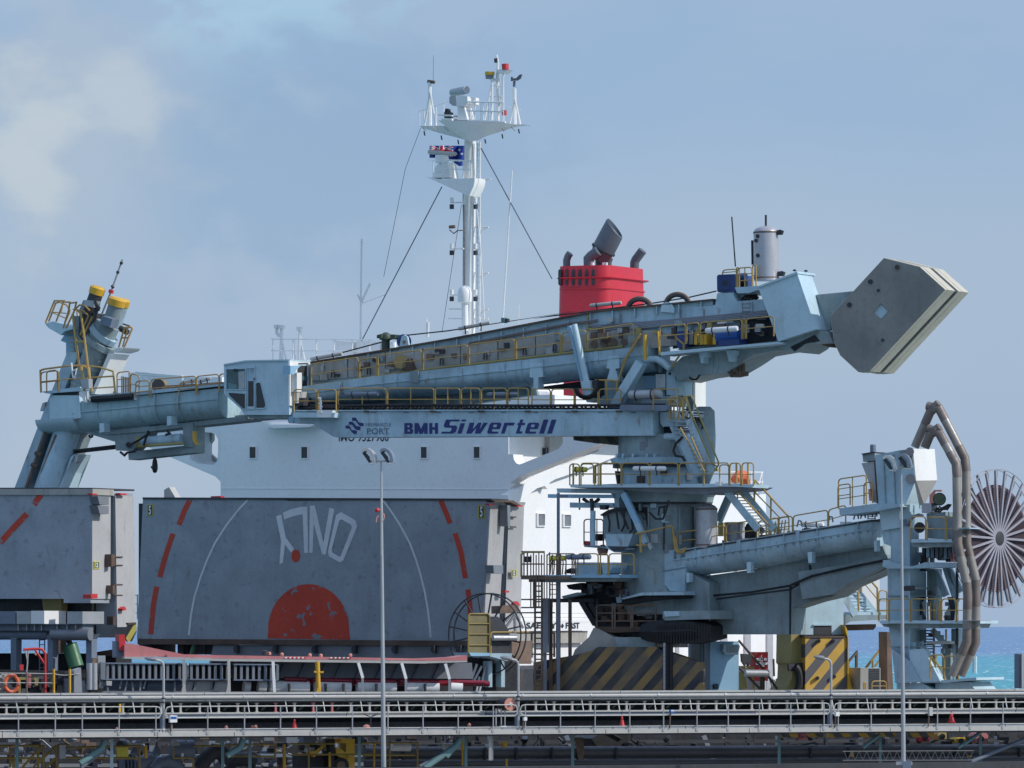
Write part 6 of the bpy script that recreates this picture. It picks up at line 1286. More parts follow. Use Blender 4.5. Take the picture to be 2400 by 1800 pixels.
gx = [A7(1660, 1565), A7(1940, 1530)]; rails(K, gx, 46, 1.7, crane)
rails(K, [A7(1945, 1530), A7(2040, 1515), A7(2120, 1500), A7(2212, 1490)], 44, 1.7, crane, gap=2, mids=2)
rails(K, [A9(-20, 1345), A9(215, 1310), A9(520, 1258), A9(675, 1215)], 46, 1.7, crane, gap=2, mids=1)
for i in range(5): part(MB().tube([K.pt(A9(25 + i * 28, 1310 - i * 4), 1.5), K.pt(A9(40 + i * 28, 1190 - i * 4), 1.5)], .03, 5), 'rail_brace', 'yellow_rail')
for x in (250, 520, 740, 800, 900): part(MB().tube([K.pt(p, 1.3) for p in A9(x, 1235 - (x - 250) * .13, x + 15, 1180 - (x - 250) * .13, x + 35, 1185 - (x - 250) * .13, x + 42, 1230 - (x - 250) * .13)], .035, 6), 'cable_hoop', 'slate')
tube_lamp(K, A9(290, 1212), A9(480, 1215), -.6, 'white strip lamp on the rail above the lower conveyor', .13)
# girder beneath
Kp('main_girder', 'aqua_grey', [(1640, 1352), (1760, 1335), (1940, 1302), (2066, 1275), (2085, 1320), (2078, 1334), (1985, 1375), (1952, 1398), (1900, 1410), (1853, 1425), (1852, 1487), (1668, 1487), (1660, 1400)], -1.4, .4)
Kp('girder_web', 'aqua_grey', [(1870, 1340), (1990, 1322), (2078, 1300), (2085, 1322), (1985, 1370), (1952, 1392), (1880, 1404)], .4, 1.0)
part(MB().line(K, [(1660, 1397), (1760, 1388), (1850, 1373), (1903, 1350), (1998, 1328), (2078, 1312)], .06, 1.1), 'girder_pipe', 'darker'); part(MB().line(K, [(1680, 1404), (1770, 1392), (1850, 1382), (1898, 1355), (1900, 1330)], .05, .8), 'girder_pipe', 'dark')
part(MB().line(K, A10(325, 80, 330, 180, 300, 200, 175, 240, 172, 620), .05, .9), 'girder_pipe', 'darker')
for i, (x, y) in enumerate(((1640, 1372), (1650, 1365), (1665, 1362), (1700, 1345), (1712, 1352), (1735, 1345), (1760, 1330))): Kp('sun_glint_plate', 'white', [(x, y), (x + 13, y - 7), (x + 16, y - 6), (x + 3, y + 2)], .42, 1.5) if False else None
# portal leg, striped buffers
Pp = lambda name, mat, poly, w0, w1, par=crane: part(MB().prism(P, poly, w0, w1), name, mat, par)
Pp('portal_leg', 'aqua_clean', A10(262, 320, 590, 270, 590, 300, 585, 610, 600, 625, 285, 625, 275, 560), -3.0, 0.4)
Pp('leg_opening', 'dark', A10(362, 550, 495, 550, 495, 625, 362, 625), .4, .44); Pp('leg_opening_rim', 'aqua', A10(355, 543, 500, 543, 500, 552, 355, 552), .4, .5)
strp = stripes('buffer_stripes', P, (0.60, 0.36, 0.06), (0.10, 0.10, 0.11), 1.12, .88, .22)
Pp('bogie_cover', strp, A10(290, 645, 620, 645, 620, 1060, 290, 1060), -2.5, .8)
Pp('cover_rim', 'rusty', A10(283, 632, 625, 632, 625, 645, 283, 645), -2.6, .85)
for x, y in ((395, 672), (505, 672), (385, 960), (515, 948)): part(MB().tube([P.pt(A10(x, y), .8), P.pt(A10(x, y), 1.0)], .09, 10), 'cover_bolt', 'dark')
Pp('curved_fender', 'olive', A10(180, 560, 200, 535, 235, 530, 265, 555, 282, 620, 288, 700, 288, 880, 270, 1060, 130, 1060, 185, 960, 190, 860, 176, 840, 180, 620), -1.5, .3)
Pp('curved_fender', 'yellow', A10(596, 545, 615, 580, 625, 650, 626, 900, 640, 990, 665, 1060, 620, 1060, 620, 650, 605, 600), -.5, .9)
part(MB().tube([P.pt(A10(205 + 42 * math.cos(R(t)), 975 + 105 * math.sin(R(t))), .6) for t in range(-80, 100, 15)], .18, 10), 'rubber_fender', 'black')
Pp('fender_grille', 'dark', A10(160, 850, 275, 840, 275, 910, 165, 905), .3, .5)
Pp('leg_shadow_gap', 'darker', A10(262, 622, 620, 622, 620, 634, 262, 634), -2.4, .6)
# pyramid base with stripes (left)
base_st = stripes('base_stripes', K, (0.27, 0.175, 0.06), (0.025, 0.03, 0.04), 1.05, .95, .85)
Kp('striped_base', base_st, A8(0, 1300, 160, 1270, 340, 1240, 500, 1200, 560, 1165, 1060, 1165, 1110, 1195, 1240, 1235, 1440, 1300, 1440, 1640, 0, 1640), 2.4, 3.0)
Kp('base_top', 'beige_cover', A8(340, 1240, 360, 1190, 480, 1080, 520, 1000, 560, 1010, 700, 1085, 860, 1080, 1060, 1085, 1060, 1172, 560, 1172, 500, 1205), -1.0, 2.6)
Kp('base_top', 'aqua_grey', A8(700, 1080, 1055, 1088, 1055, 1165, 720, 1165), 2.6, 2.8)
# dark cable skirt and undercarriage machinery
ring_c = K.pt(A22(1685, 1250), 1.5)
part(MB().sweep(K, [(A22(x, 0)[0], A22(0, yt)[1], A22(0, yb)[1]) for x, yt, yb in ((1310, 1180, 1370), (1400, 1150, 1400), (1560, 1120, 1430), (1700, 1112, 1435), (1850, 1125, 1415), (1980, 1145, 1380), (2055, 1200, 1360))], [(-1.6, 0), (1.6, 0), (1.9, .5), (1.6, 1), (-1.6, 1)], 1.5), 'rubber_skirt', 'rubber')
for k_ in range(40):
    x = 1330 + k_ * 18; yb = 1435 - ((x - 1690) / 370) ** 2 * 60; part(MB().beam(K.pt(A22(x, 1150 + ((x - 1690) / 370) ** 2 * 40), 3.38), K.pt(A22(x, yb), 3.3), .07, .05), 'skirt_strip', 'black') if k_ % 2 == 0 else None
Kp('skirt_frame', 'aqua_grey', A22(1400, 1010, 2010, 1000, 2010, 1110, 1430, 1130, 1400, 1100), .2, 3.2); Kp('skirt_frame', 'aqua', A22(1410, 1010, 1610, 1010, 1610, 1070, 1430, 1080), 3.2, 3.3)
Kp('undercarriage_wall', 'aqua_grey', A22(1680, 480, 2000, 640, 2010, 1010, 1340, 1010, 1340, 840, 1670, 790), -.5, 1.6)
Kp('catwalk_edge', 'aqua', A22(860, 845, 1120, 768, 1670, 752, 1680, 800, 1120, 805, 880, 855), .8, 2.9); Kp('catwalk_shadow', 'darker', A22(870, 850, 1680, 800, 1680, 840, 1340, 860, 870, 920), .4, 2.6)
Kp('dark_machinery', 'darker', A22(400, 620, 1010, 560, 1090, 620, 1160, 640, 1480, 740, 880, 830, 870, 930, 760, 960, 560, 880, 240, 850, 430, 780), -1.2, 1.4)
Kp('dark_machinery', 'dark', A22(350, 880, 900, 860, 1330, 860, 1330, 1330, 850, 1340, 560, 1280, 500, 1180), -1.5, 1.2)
Kp('undercarriage_panel', 'olive', A22(1090, 880, 1340, 870, 1320, 1090, 1190, 1100, 1100, 1060), 1.2, 1.3); Kp('cabinet', 'galv', A22(1060, 945, 1190, 945, 1190, 1070, 1065, 1070), 1.3, 1.7)
for pz in ((A22(350, 880), A22(530, 1180)), (A22(470, 900), A22(560, 1060)), (A22(800, 600), A22(850, 900))): part(MB().beam(K.pt(pz[0], 1.6), K.pt(pz[1], 1.6), .2, .26), 'undercarriage_strut', 'dark' if pz[0][0] < 1400 else 'aqua')
part(MB().beam(K.pt(A22(560, 590), 1.7), K.pt(A22(300, 590), 1.7), .2, .3), 'undercarriage_strut', 'dark')
for a, b, m_ in (((545, 1240), (750, 1240), 'rusty'), ((780, 1240), (990, 1240), 'rusty'), ((1010, 1240), (1310, 1240), 'rusty')): hoop(K, A22(*a), A22(*b), 56, 2.4, 'handrail', crane, M['brownrail'], mids=2, r=.045)
Kp('rusty_step', 'rusty', A22(560, 1210, 1320, 1210, 1330, 1260, 1230, 1270, 760, 1290, 560, 1262), 1.2, 2.4)
Kp('lower_tray', 'aqua_grey', A22(790, 1260, 1330, 1210, 1330, 1290, 1160, 1330, 800, 1320), .8, 1.3)
for k_ in range(14): x = 570 + k_ * 55 + random.uniform(-12, 12); y = random.uniform(900, 1180); part(MB().box(K.pt(A22(x, y), 1.5), random.uniform(.15, .5), .3, random.uniform(.2, .7), K.u), 'undercarriage_fitting', random.choice(['rusty', 'dark', 'aqua_grey', 'galv_dark', 'brownrail']))
for k_ in range(12): x = 420 + k_ * 52; y = random.uniform(640, 800); part(MB().box(K.pt(A22(x, y), 1.6), random.uniform(.15, .6), .3, random.uniform(.15, .5), K.u), 'undercarriage_fitting', random.choice(['rusty', 'dark', 'slate', 'darker', 'brownrail']))
Kp('bracket_arm', 'aqua', A22(90, 815, 290, 765, 335, 775, 330, 795, 110, 845), 1.0, 2.4); Kp('bracket_head', 'dark', A22(150, 670, 340, 640, 360, 720, 250, 735, 180, 720), .8, 2.0); Kp('bracket_beam', 'dark', A22(-60, 845, 500, 845, 520, 895, -60, 895), 1.0, 1.8)
# lower left platform with railings
Kp('left_platform', 'sky_blue', A8(-30, 545, 740, 540, 745, 568, -30, 570), -.5, 4.0); Kp('left_platform_beam', 'aqua_grey', A8(-40, 570, 740, 568, 700, 600, -40, 605), .0, 3.6)
Kp('valve_cabinet', 'aqua', A8(372, 435, 550, 435, 550, 545, 372, 545), 2.8, 3.6); Kp('valve_cabinet', 'aqua_clean', A8(590, 440, 683, 435, 683, 480, 650, 530, 600, 540), 1.8, 3.4); Kp('dark_drum', 'black', A8(265, 530, 280, 500, 320, 485, 365, 500, 370, 535), 2.0, 3.0)
for a, b, ps in (((118, 545), (365, 545), 2), ((215, 545), (235, 545), 0), ((385, 545), (560, 545), 0), ((580, 545), (645, 545), 0), ((655, 545), (870, 545), 1)): hoop(K, A8(*a), A8(*b), 50, 4.0, 'handrail', crane, M['brownrail'] if a[0] < 380 else M['yellow_rail'], posts=ps)
for x in (145, 175, 250, 275, 330, 345): rail_poly((x, 380, x + 8, 440, x, 540), A8, 3.7, 'brownrail', .03)
tube_lamp(K, A8(140, 400), A8(275, 398), 3.9, 'yellow strip lamp on the railing of the lower left platform', .12, mat=M['sign_yellow'])
# caged ladder
for k_ in range(9): x = 1244 + k_ * 6.3; part(MB().line(K, [(x, 1294 if k_ % 2 else 1300), (x, 1424)], .028, 3.8 + .5 * math.sin(k_ * .7)), 'cage_bar', 'brownrail')
for y in (1293, 1322, 1350, 1405, 1424): part(MB().line(K, [(1222, y), (1276, y)], .04, 4.2), 'cage_hoop', 'brownrail')
rail_poly((1222, 1352, 1222, 1300, 1226, 1296, 1232, 1294, 1276, 1294), lambda *q: [(q[i], q[i + 1]) for i in range(0, len(q), 2)], 4.2, 'olive', .05)
for x in (1228, 1236): part(MB().line(K, [(x, 1296), (x, 1352)], .035, 4.2), 'cage_bar', 'brownrail')
Kp('small_grating', 'dark', rect(1229, 1304, 1244, 1318), 3.9, 4.0)
part(MB().prism(K, rect(1221, 1350, 1335, 1358), 2.6, 4.2), 'ladder_landing', 'brownrail')
ladder(K, (1262, 1355), (1262, 1625), 16, 3.6, crane, M['brownrail'], rungs=22, r=.05, rr=.035)
ladder(K, (1297, 1365), (1297, 1398), 16, 3.0, crane, M['brownrail'], rungs=3)
for x, w_, m_ in ((1277, 3.4, 'galv_dark'), (1291, 3.0, 'brownrail'), (1336, 2.4, 'brownrail')): part(MB().beam(K.pt((x, 1405 if x > 1280 else 1405), w_), K.pt((x, 1625), w_), .17, .17), 'gantry_post', m_)
part(MB().beam(K.pt((1308.5, 1350), 3.3), K.pt((1308.5, 1625), 3.3), .22, .22), 'gantry_post', 'brownrail')
Kp('grey_post_cap', 'galv_dark', rect(1272, 1402, 1284, 1530), 3.5, 3.7)
for y in (1436, 1484, 1534): part(MB().line(K, [(1212, y), (1300, y)], .035, 3.2), 'stair_rail', 'brownrail')
for x in (1246, 1299): part(MB().line(K, [(x, 1484), (x, 1540)], .05, 3.4), 'stair_rail', 'brownrail')

# ---- control cabin, chain, lower right bits
cb_ = empty('switch_cabin', P.pt((1694, 1640), -1), 'light blue steel cabin standing in front of the white deckhouse', 'cabin')
part(MB().prism(P, A8(1535, 1118, 1775, 1118, 1775, 1640, 1530, 1640, 1528, 1150), -2.4, .4), 'cabin_body', 'sky_blue', cb_); part(MB().prism(P, A8(1645, 1145, 1778, 1145, 1785, 1160, 1770, 1235, 1660, 1230, 1640, 1200), .4, .8), 'air_unit', 'aqua', cb_); part(MB().prism(P, A8(1672, 1155, 1770, 1155, 1762, 1215, 1680, 1215), .8, .84), 'unit_grille', 'aqua_grey', cb_)
part(MB().prism(P, A8(1440, 1125, 1535, 1120, 1535, 1640, 1440, 1640), -1.8, -.6), 'cabin_annex', 'aqua_grey', cb_); part(MB().prism(P, A8(1452, 1145, 1505, 1145, 1505, 1520, 1452, 1520), -.6, -.5), 'annex_door', 'aqua', cb_); part(MB().prism(P, A8(1562, 1490, 1600, 1485, 1600, 1530, 1565, 1530), .4, .6), 'cabin_vent', 'dark', cb_)
for x in (1125, 1145): part(MB().line(K, A8(x, 1135, x, 1640), .04, 3.3), 'chain', 'dark')
for k_ in range(12): part(MB().box(K.pt(A8(1135, 1150 + 40 * k_), 3.3), .1, .1, .2, K.u), 'chain_link', 'galv')
part(MB().line(K, A8(1165, 1135, 1165, 1640), .09, 3.0), 'chain', 'black'); part(MB().line(K, A8(1190, 1135, 1190, 1640), .10, 3.0), 'chain', 'black')
rc_ = empty('red_fire_cabinet', P.pt(A8(1970, 1460), -6), 'red fire cabinet with white notices fixed to the white deckhouse', 'fire cabinet')
part(MB().prism(P, A8(1912, 1210, 2028, 1210, 2028, 1460, 1912, 1460), -7, -6.4), 'cabinet_body', 'red', rc_); part(MB().prism(P, A8(1948, 1300, 1998, 1300, 1998, 1335, 1948, 1335), -6.4, -6.36), 'notice', 'white', rc_); part(MB().ring(P, A8(1955, 1290, 1972, 1235, 1990, 1290), A8(1962, 1284, 1972, 1250, 1983, 1284), -6.4, -6.36), 'flame_sign', 'white', rc_)
for x, y in ((1935, 1275), (1955, 1275), (2005, 1275), (1935, 1310), (2012, 1310)): part(MB().box(P.pt(A8(x, y), -6.35), .14, .08, .12, P.u), 'cabinet_hinge', 'white', rc_)
part(MB().tube([P.pt(A8(1830, 1392), -.4), P.pt(A8(2030, 1395), -.4)], .17, 14), 'grey_pipe', 'galv'); part(MB().tube([P.pt(A8(1980, 1410), -1), P.pt(A8(1980, 1640), -1)], .12, 10), 'gantry_post', 'rusty')
for pz in ((1775, 1110, 1990, 1360, 2110, 1535), (1775, 1340, 1960, 1530)): part(MB().tube([P.pt(p, -.8) for p in A8(*pz)], .06, 6), 'stair_rail', 'rusty')
Pp('cloth_bundle', 'dark', A8(1800, 1225, 1890, 1230, 1880, 1300, 1865, 1330, 1845, 1300, 1830, 1330, 1805, 1290), -.9, -.7)
for pz in ((1780, 1345, 1900, 1345, 1900, 1620), (1850, 1240, 1850, 1350), (2075, 1270, 2080, 1420)): part(MB().tube([P.pt(p, -1) for p in A8(*pz)], .05, 6), 'yellow_railing', 'yellow_rail')
Pp('yellow_panel', 'olive', A8(1780, 1380, 1825, 1380, 1850, 1520, 1780, 1540), -1.4, -1.2)
mb = MB(); 
for k_ in range(16): x = 2040 + k_ * 14; mb.tube([P.pt(A8(x, 1440 + random.uniform(-10, 10)), -3), P.pt(A8(x + 20, 1510), -3), P.pt(A8(x - 5, 1560), -3)], .03, 5)
mb.build('mooring_rope_pile', M['cream'], None, label='pale tangle of rope and rails lying in front of the white deckhouse', cat='rope', kind='stuff')
part(MB().tube([P.pt(A8(1410, 1150), -4), P.pt(A8(1412, 1290), -4)], .12, 8), 'red_post', 'red'); part(MB().line(P, A8(1395, 1215, 1435, 1215, 1435, 1290), .05, -4), 'red_post', 'red')
# glazed/wire door behind the striped leg, air conditioner, far stair
part(MB().ring(P, A10(622, 835, 700, 745, 700, 1050, 622, 980), A10(632, 840, 688, 775, 688, 1000, 632, 965), -3, -2.8), 'wire_gate', 'brownrail'); part(MB().line(P, A10(635, 1020, 690, 900), .08, -2.8), 'gate_brace', 'brownrail')
ac = empty('air_conditioner', P.pt(A10(800, 1045), 1), 'boxy cream air conditioner with a dark grille beside the steel column', 'air conditioner')
part(MB().prism(P, A10(718, 880, 785, 880, 785, 1050, 718, 1050), 0, 1.6), 'unit_side', 'beige_cover', ac); part(MB().prism(P, A10(786, 880, 875, 880, 875, 1050, 786, 1050), 0, 1.6), 'unit_front', 'cream', ac)
for k_ in range(11): part(MB().prism(P, A10(790, 886 + k_ * 15, 870, 886 + k_ * 15, 870, 896 + k_ * 15, 790, 896 + k_ * 15), 1.6, 1.64), 'grille_slat', 'dark', ac)
rails(P, [A10(740, 1060), A10(765, 1060)], 20, 2, crane); rails(P, [A10(800, 1060), A10(925, 1060)], 23, 2, crane)
part(MB().line(P, A10(760, 880, 925, 670), .06, -1), 'stair_rail', 'yellow_rail'); part(MB().line(P, A10(830, 870, 920, 760), .05, -1), 'stair_rail', 'yellow_rail'); part(MB().line(P, A10(815, 815, 815, 880), .05, -1), 'stair_rail', 'yellow_rail'); part(MB().beam(P.pt(A10(880, 900), -1), P.pt(A10(935, 840), -1), .1, .25), 'stair_stringer', 'olive')
Pp('brown_column', 'brownrail', A10(925, 600, 958, 600, 965, 850, 975, 1060, 930, 1060), -.6, .4)

# ---- right hand tower
Kp2 = Frame(2130, 292, AK)
def Q(name, mat, poly, w0, w1, par=crane): return part(MB().prism(Kp2, poly, w0, w1), name, mat, par)
Q('tower_column', 'aqua', A10(930, 100, 1102, 100, 1102, 400, 1102, 1000, 990, 1000, 962, 720, 930, 500), -2.0, 0)
Q('tower_column', 'aqua', A9(960, 1080, 1225, 1040, 1225, 1700, 1060, 1700, 1060, 1400, 1000, 1380, 975, 1250), -1.2, -.1)
Q('column_panel', 'aqua_clean', A9(960, 1075, 1140, 1040, 1140, 1240, 985, 1265), -.1, .1)
QR = Kp2.side(A10(1102, 500)); 
def QS(name, mat, poly, w0, w1, par=crane): return part(MB().prism(QR, poly, w0, w1), name, mat, par)
QS('column_lit_face', 'aqua_clean', A10(1102, 100, 1228, 100, 1228, 380, 1212, 700, 1240, 780, 1190, 990, 1102, 880), 0.0, .05)  # lighter coat paints in the sunlight on the right face
Q('column_flare', 'aqua_clean', A10(1102, 740, 1215, 730, 1245, 800, 1340, 985, 1190, 990, 1102, 860), .0, .5); Q('column_flare', 'aqua', A10(960, 730, 1102, 830, 1190, 990, 1000, 1000), .1, .6)
Q('column_flare', 'aqua_grey', A10(1230, 780, 1260, 800, 1360, 985, 1345, 990), -1, -.4)
Q('column_joint', 'aqua_grey', A10(945, 712, 1215, 712, 1215, 720, 945, 720), -2.05, .1)
for x in (1148, 1183): QS('joint_bolt_plate', 'aqua', A10(x, 680, x + 6, 680, x + 6, 760, x, 760), .05, .3)
for y in (320,): Q('column_joint', 'galv_dark', A10(930, 318, 1228, 318, 1228, 324, 930, 324), -2.05, .08)
QS('bracket_lamp', 'galv', A10(1120, 252, 1240, 255, 1240, 268, 1120, 268), .1, .4); QS('bracket_lamp', 'dark', A10(1115, 245, 1140, 240, 1145, 280, 1118, 282), .1, .5)
Q('base_beam', 'aqua_clean', A10(1190, 980, 1370, 975, 1620, 955, 1620, 975, 1370, 995, 1190, 1000), -3, .4); Q('base_block', 'aqua', A10(1000, 1000, 1200, 998, 1300, 1060, 1000, 1060), -2, .3); Q('base_block', 'aqua_clean', A10(1300, 1000, 1560, 990, 1620, 1060, 1300, 1060), -2.8, -.2)
Q('crossbeam', 'aqua', A10(895, 40, 1110, 95, 1225, 58, 1470, 62, 1470, 95, 1090, 108, 935, 108, 890, 90), -1.5, .5)
# upper hopper house
Q('hopper_house', 'aqua', A9(925, 615, 1140, 572, 1145, 1050, 955, 1035), -2.2, .2); Q('hopper_house', 'aqua_clean', A9(1140, 572, 1250, 560, 1275, 835, 1190, 1045, 1160, 1045), -1.6, .25)  # second, lighter piece paints in the lit corner
for x in (995, 1080): Q('house_rib', 'aqua_grey', A9(x, 605, x + 5, 604, x + 25, 1035, x + 18, 1035), .2, .26)
def facet(name, mat, fr, pts, par=crane, th=.08):
    a = [fr.pt(p, w) for p, w in pts]; nrm = (a[1] - a[0]).cross(a[2] - a[0]).normalized() * th; n = len(a)
    return part(MB().add(a + [q + nrm for q in a], [list(range(n)), list(range(2*n-1, n-1, -1))] + [[i, (i+1) % n, n+(i+1) % n, n+i] for i in range(n)]), name, mat, par)
facet('hopper_side', 'white', Kp2, [(A9(1252, 560), .3), (A9(1440, 562), -1.9), (A9(1462, 832), -1.9), (A9(1280, 835), .3)])  # white and cream facets paint sunlight onto the hopper's right side
facet('hopper_side', 'cream', Kp2, [(A9(1280, 835), .3), (A9(1462, 832), -1.9), (A9(1350, 1045), -1.6), (A9(1190, 1047), -.6)])
Q('house_door', 'aqua_grey', A9(1140, 575, 1240, 568, 1248, 700, 1145, 705), .26, .32)
part(MB().tube([Kp2.pt(A9(1230, 820), .3), Kp2.pt(A9(1230, 820), .4)], .22, 18), 'inspection_port', 'galv_dark'); part(MB().tube([Kp2.pt(A9(1225, 585), .3), Kp2.pt(A9(1225, 585), .42)], .2, 18), 'inspection_port', 'galv_dark')
Q('chute', 'galv', A9(808, 685, 915, 668, 930, 830, 940, 1030, 900, 1020, 875, 860), -1.4, -.2); Q('chute_edge', 'rusty', A9(915, 668, 928, 670, 958, 1035, 940, 1035), -.6, .1); Q('chute_rim', 'aqua_grey', A9(815, 605, 920, 590, 925, 660, 822, 672), -1.4, -.1); Q('chute_rim', 'dark', A9(800, 603, 905, 585, 925, 590, 820, 612), -1.5, 0)
part(MB().tube([Kp2.pt(A9(908, 590), -.8), Kp2.pt(A9(908, 530), -.8), Kp2.pt(A9(908, 522), -.8)], [.14, .14, .1], 14), 'vent_motor', 'slate'); Q('red_box', 'salmon', A9(865, 910, 885, 905, 900, 1010, 875, 1010), -.3, 0)
Q('hopper_deck', 'aqua', A9(615, 1075, 955, 1030, 1140, 1035, 1140, 1060, 960, 1095, 620, 1135), -2.0, .8)
hoop(Kp2, A9(610, 1080), A9(850, 1045), 70, .8, 'handrail', crane, mids=2, posts=1); hoop(Kp2, A9(605, 1060), A9(710, 1045), 50, -1.2, 'handrail', crane); hoop(Kp2, A9(830, 1040), A9(905, 1030), 50, .6, 'handrail', crane)
ladder(Kp2, A9(895, 1100), A9(895, 1170), 17, -.8, crane, M['galv'], rungs=4)
# platforms on the tower
Q('tower_platform', 'aqua_clean', A9(1230, 1340, 1510, 1338, 1660, 1345, 1655, 1368, 1240, 1370), -2.4, 1.0); Q('tower_platform_beam', 'aqua_grey', A9(1240, 1370, 1650, 1370, 1560, 1410, 1250, 1410), -2.0, .8)
for a, b in (((1235, 1345), (1362, 1345)), ((1375, 1350), (1535, 1350)), ((1545, 1350), (1655, 1350))): hoop(Kp2, A9(*a), A9(*b), 54, 1.0, 'handrail', crane)
Q('tower_cabinet', 'aqua_grey', A9(1370, 1120, 1535, 1105, 1535, 1335, 1370, 1335), -1.6, 0); Q('tower_cabinet', 'aqua_clean', A9(1535, 1105, 1595, 1108, 1598, 1335, 1535, 1335), -2.2, -1.0); Q('control_box', 'galv', A9(1325, 1030, 1410, 1030, 1415, 1110, 1330, 1115), -.6, .2); Q('red_frame', 'salmon', A9(1395, 960, 1435, 915, 1500, 915, 1500, 930, 1440, 930, 1440, 1110, 1395, 1100), -.8, -.7)
rl = empty('hose_reel', Kp2.pt(A9(1490, 1110), .3), 'small dark green hose reel with a black rim high on the right tower', 'hose reel')
part(MB().tube([Kp2.pt(A9(1482, 995), .3), Kp2.pt(A9(1482, 995), .2)], .26, 20), 'reel_disc', 'green_dark', rl); part(MB().tube([Kp2.pt(A9(1482, 995), .2), Kp2.pt(A9(1482, 995), -.5)], .30, 20), 'reel_drum', 'black', rl)
for k_ in range(7): part(MB().tube([Kp2.pt(p, -.6 + .2 * k_) for p in A9(1400 + 14 * k_, 1110, 1430 + 18 * k_, 1060 + 10 * (k_ % 3), 1480 + 12 * k_, 1085, 1560 + 4 * k_, 1040 + 12 * (k_ % 2))], .035, 5), 'loose_cable', 'black')
part(MB().tube([Kp2.pt(p, 0) for p in A9(1180, 1170, 1185, 1210, 1205, 1215, 1220, 1200, 1250, 1150, 1300, 1130, 1340, 1140)], .07, 8), 'hose', 'slate'); part(MB().tube([Kp2.pt(A9(1310, 1240), .2), Kp2.pt(A9(1310, 1240), .8)], .25, 16), 'cable_coil', 'black')
for k_ in range(8): x = 1330 + k_ * 38; Q('tower_fitting', random.choice(['aqua_grey', 'galv_dark', 'dark', 'aqua']), A9(x, 1415, x + 26, 1415, x + 26, 1415 + random.uniform(40, 110), x, 1500), -1.6, -.6)
Q('red_valve', 'red', A9(1580, 1460, 1610, 1460, 1615, 1510, 1585, 1510), -.4, 0); Q('orange_plate', 'salmon', A9(1575, 1500, 1620, 1505, 1620, 1540, 1580, 1535), -.5, -.1)
Q('mid_platform', 'aqua_clean', A10(870, 510, 1110, 512, 1120, 512, 1560, 512, 1560, 535, 870, 535), -2.6, 1.0); Q('mid_platform_beam', 'aqua_grey', A10(880, 536, 1555, 536, 1540, 572, 1010, 572, 900, 560), -2.2, .6)
for a, b in (((862, 520), (940, 520)), ((945, 520), (1105, 520)), ((1115, 520), (1342, 520)), ((1352, 520), (1462, 520)), ((1472, 520), (1560, 520))): hoop(Kp2, A10(*a), A10(*b), 53, 1.0, 'handrail', crane)
for x in (1240, 1262, 1290, 1320): rail_poly((x, 370, x + 4, 520), A10, -.6, 'orange_rail', .04, fr=Kp2)
Q('inner_column', 'aqua_grey', A10(1235, 110, 1302, 110, 1302, 520, 1270, 520, 1270, 330, 1235, 330), -2.4, -1.6); Q('inner_column', 'aqua', A10(1425, 575, 1470, 575, 1475, 800, 1425, 800), -2.4, -1.8); Q('inner_column', 'aqua_grey', A10(1355, 700, 1420, 690, 1420, 990, 1350, 990), -2.0, -1.5)
for a, b in (((1305, 130), (1385, 320)), ((1385, 100), (1460, 330)), ((1470, 330), (1390, 500)), ((1395, 90), (1500, 290))): part(MB().beam(Kp2.pt(A10(*a), -1.8), Kp2.pt(A10(*b), -1.8), .2, .3), 'lattice_brace', 'aqua')
part(MB().beam(Kp2.pt(A10(1470, 95), -1), Kp2.pt(A10(1470, 980), -1), .1, .12), 'dark_riser', 'dark')
for k_ in range(6): part(MB().tube([Kp2.pt(p, -.4 - .2 * k_) for p in A10(1185 + 8 * k_, 330, 1200 - 6 * k_, 400, 1205 + 5 * k_, 500)], .035, 5), 'loose_cable', 'dark')
for k_ in range(5): part(MB().tube([Kp2.pt(p, -1.1) for p in A10(1400 + 8 * k_, 330, 1420 + 8 * k_, 400, 1430 + 4 * k_, 510)], .04, 5), 'loose_cable', 'dark')
for y in (590, 612, 634, 656, 678, 700, 730, 755): part(MB().line(Kp2, A10(1215, y, 1285, y + 2), .035, -1.4), 'rung', 'galv_dark')
part(MB().beam(Kp2.pt(A10(1275, 580), -1), Kp2.pt(A10(1370, 690), -1), .1, .25), 'stair_stringer', 'aqua_clean'); Q('lower_landing', 'cream', A10(1235, 672, 1420, 672, 1420, 695, 1235, 697), -2.0, -.4)
rail_poly((1385, 580, 1385, 670), A10, -.3, 'yellow_rail', fr=Kp2); rail_poly((1290, 580, 1290, 860), A10, -.5, 'brownrail', .05, fr=Kp2)
for a, b in (((1262, 965), (1365, 965)), ((1372, 975), (1480, 975))): hoop(Kp2, A10(*a), A10(*b), 56, .6, 'handrail', crane)
rail_poly((1240, 785, 1275, 800, 1300, 850, 1300, 885), A10, .2, 'yellow_rail', fr=Kp2); rail_poly((1310, 785, 1300, 820, 1330, 870, 1365, 890), A10, .2, 'yellow_rail', fr=Kp2)
part(MB().line(Kp2, A10(1608, 790, 1608, 920), .1, -2), 'guard_post', 'aqua_clean')
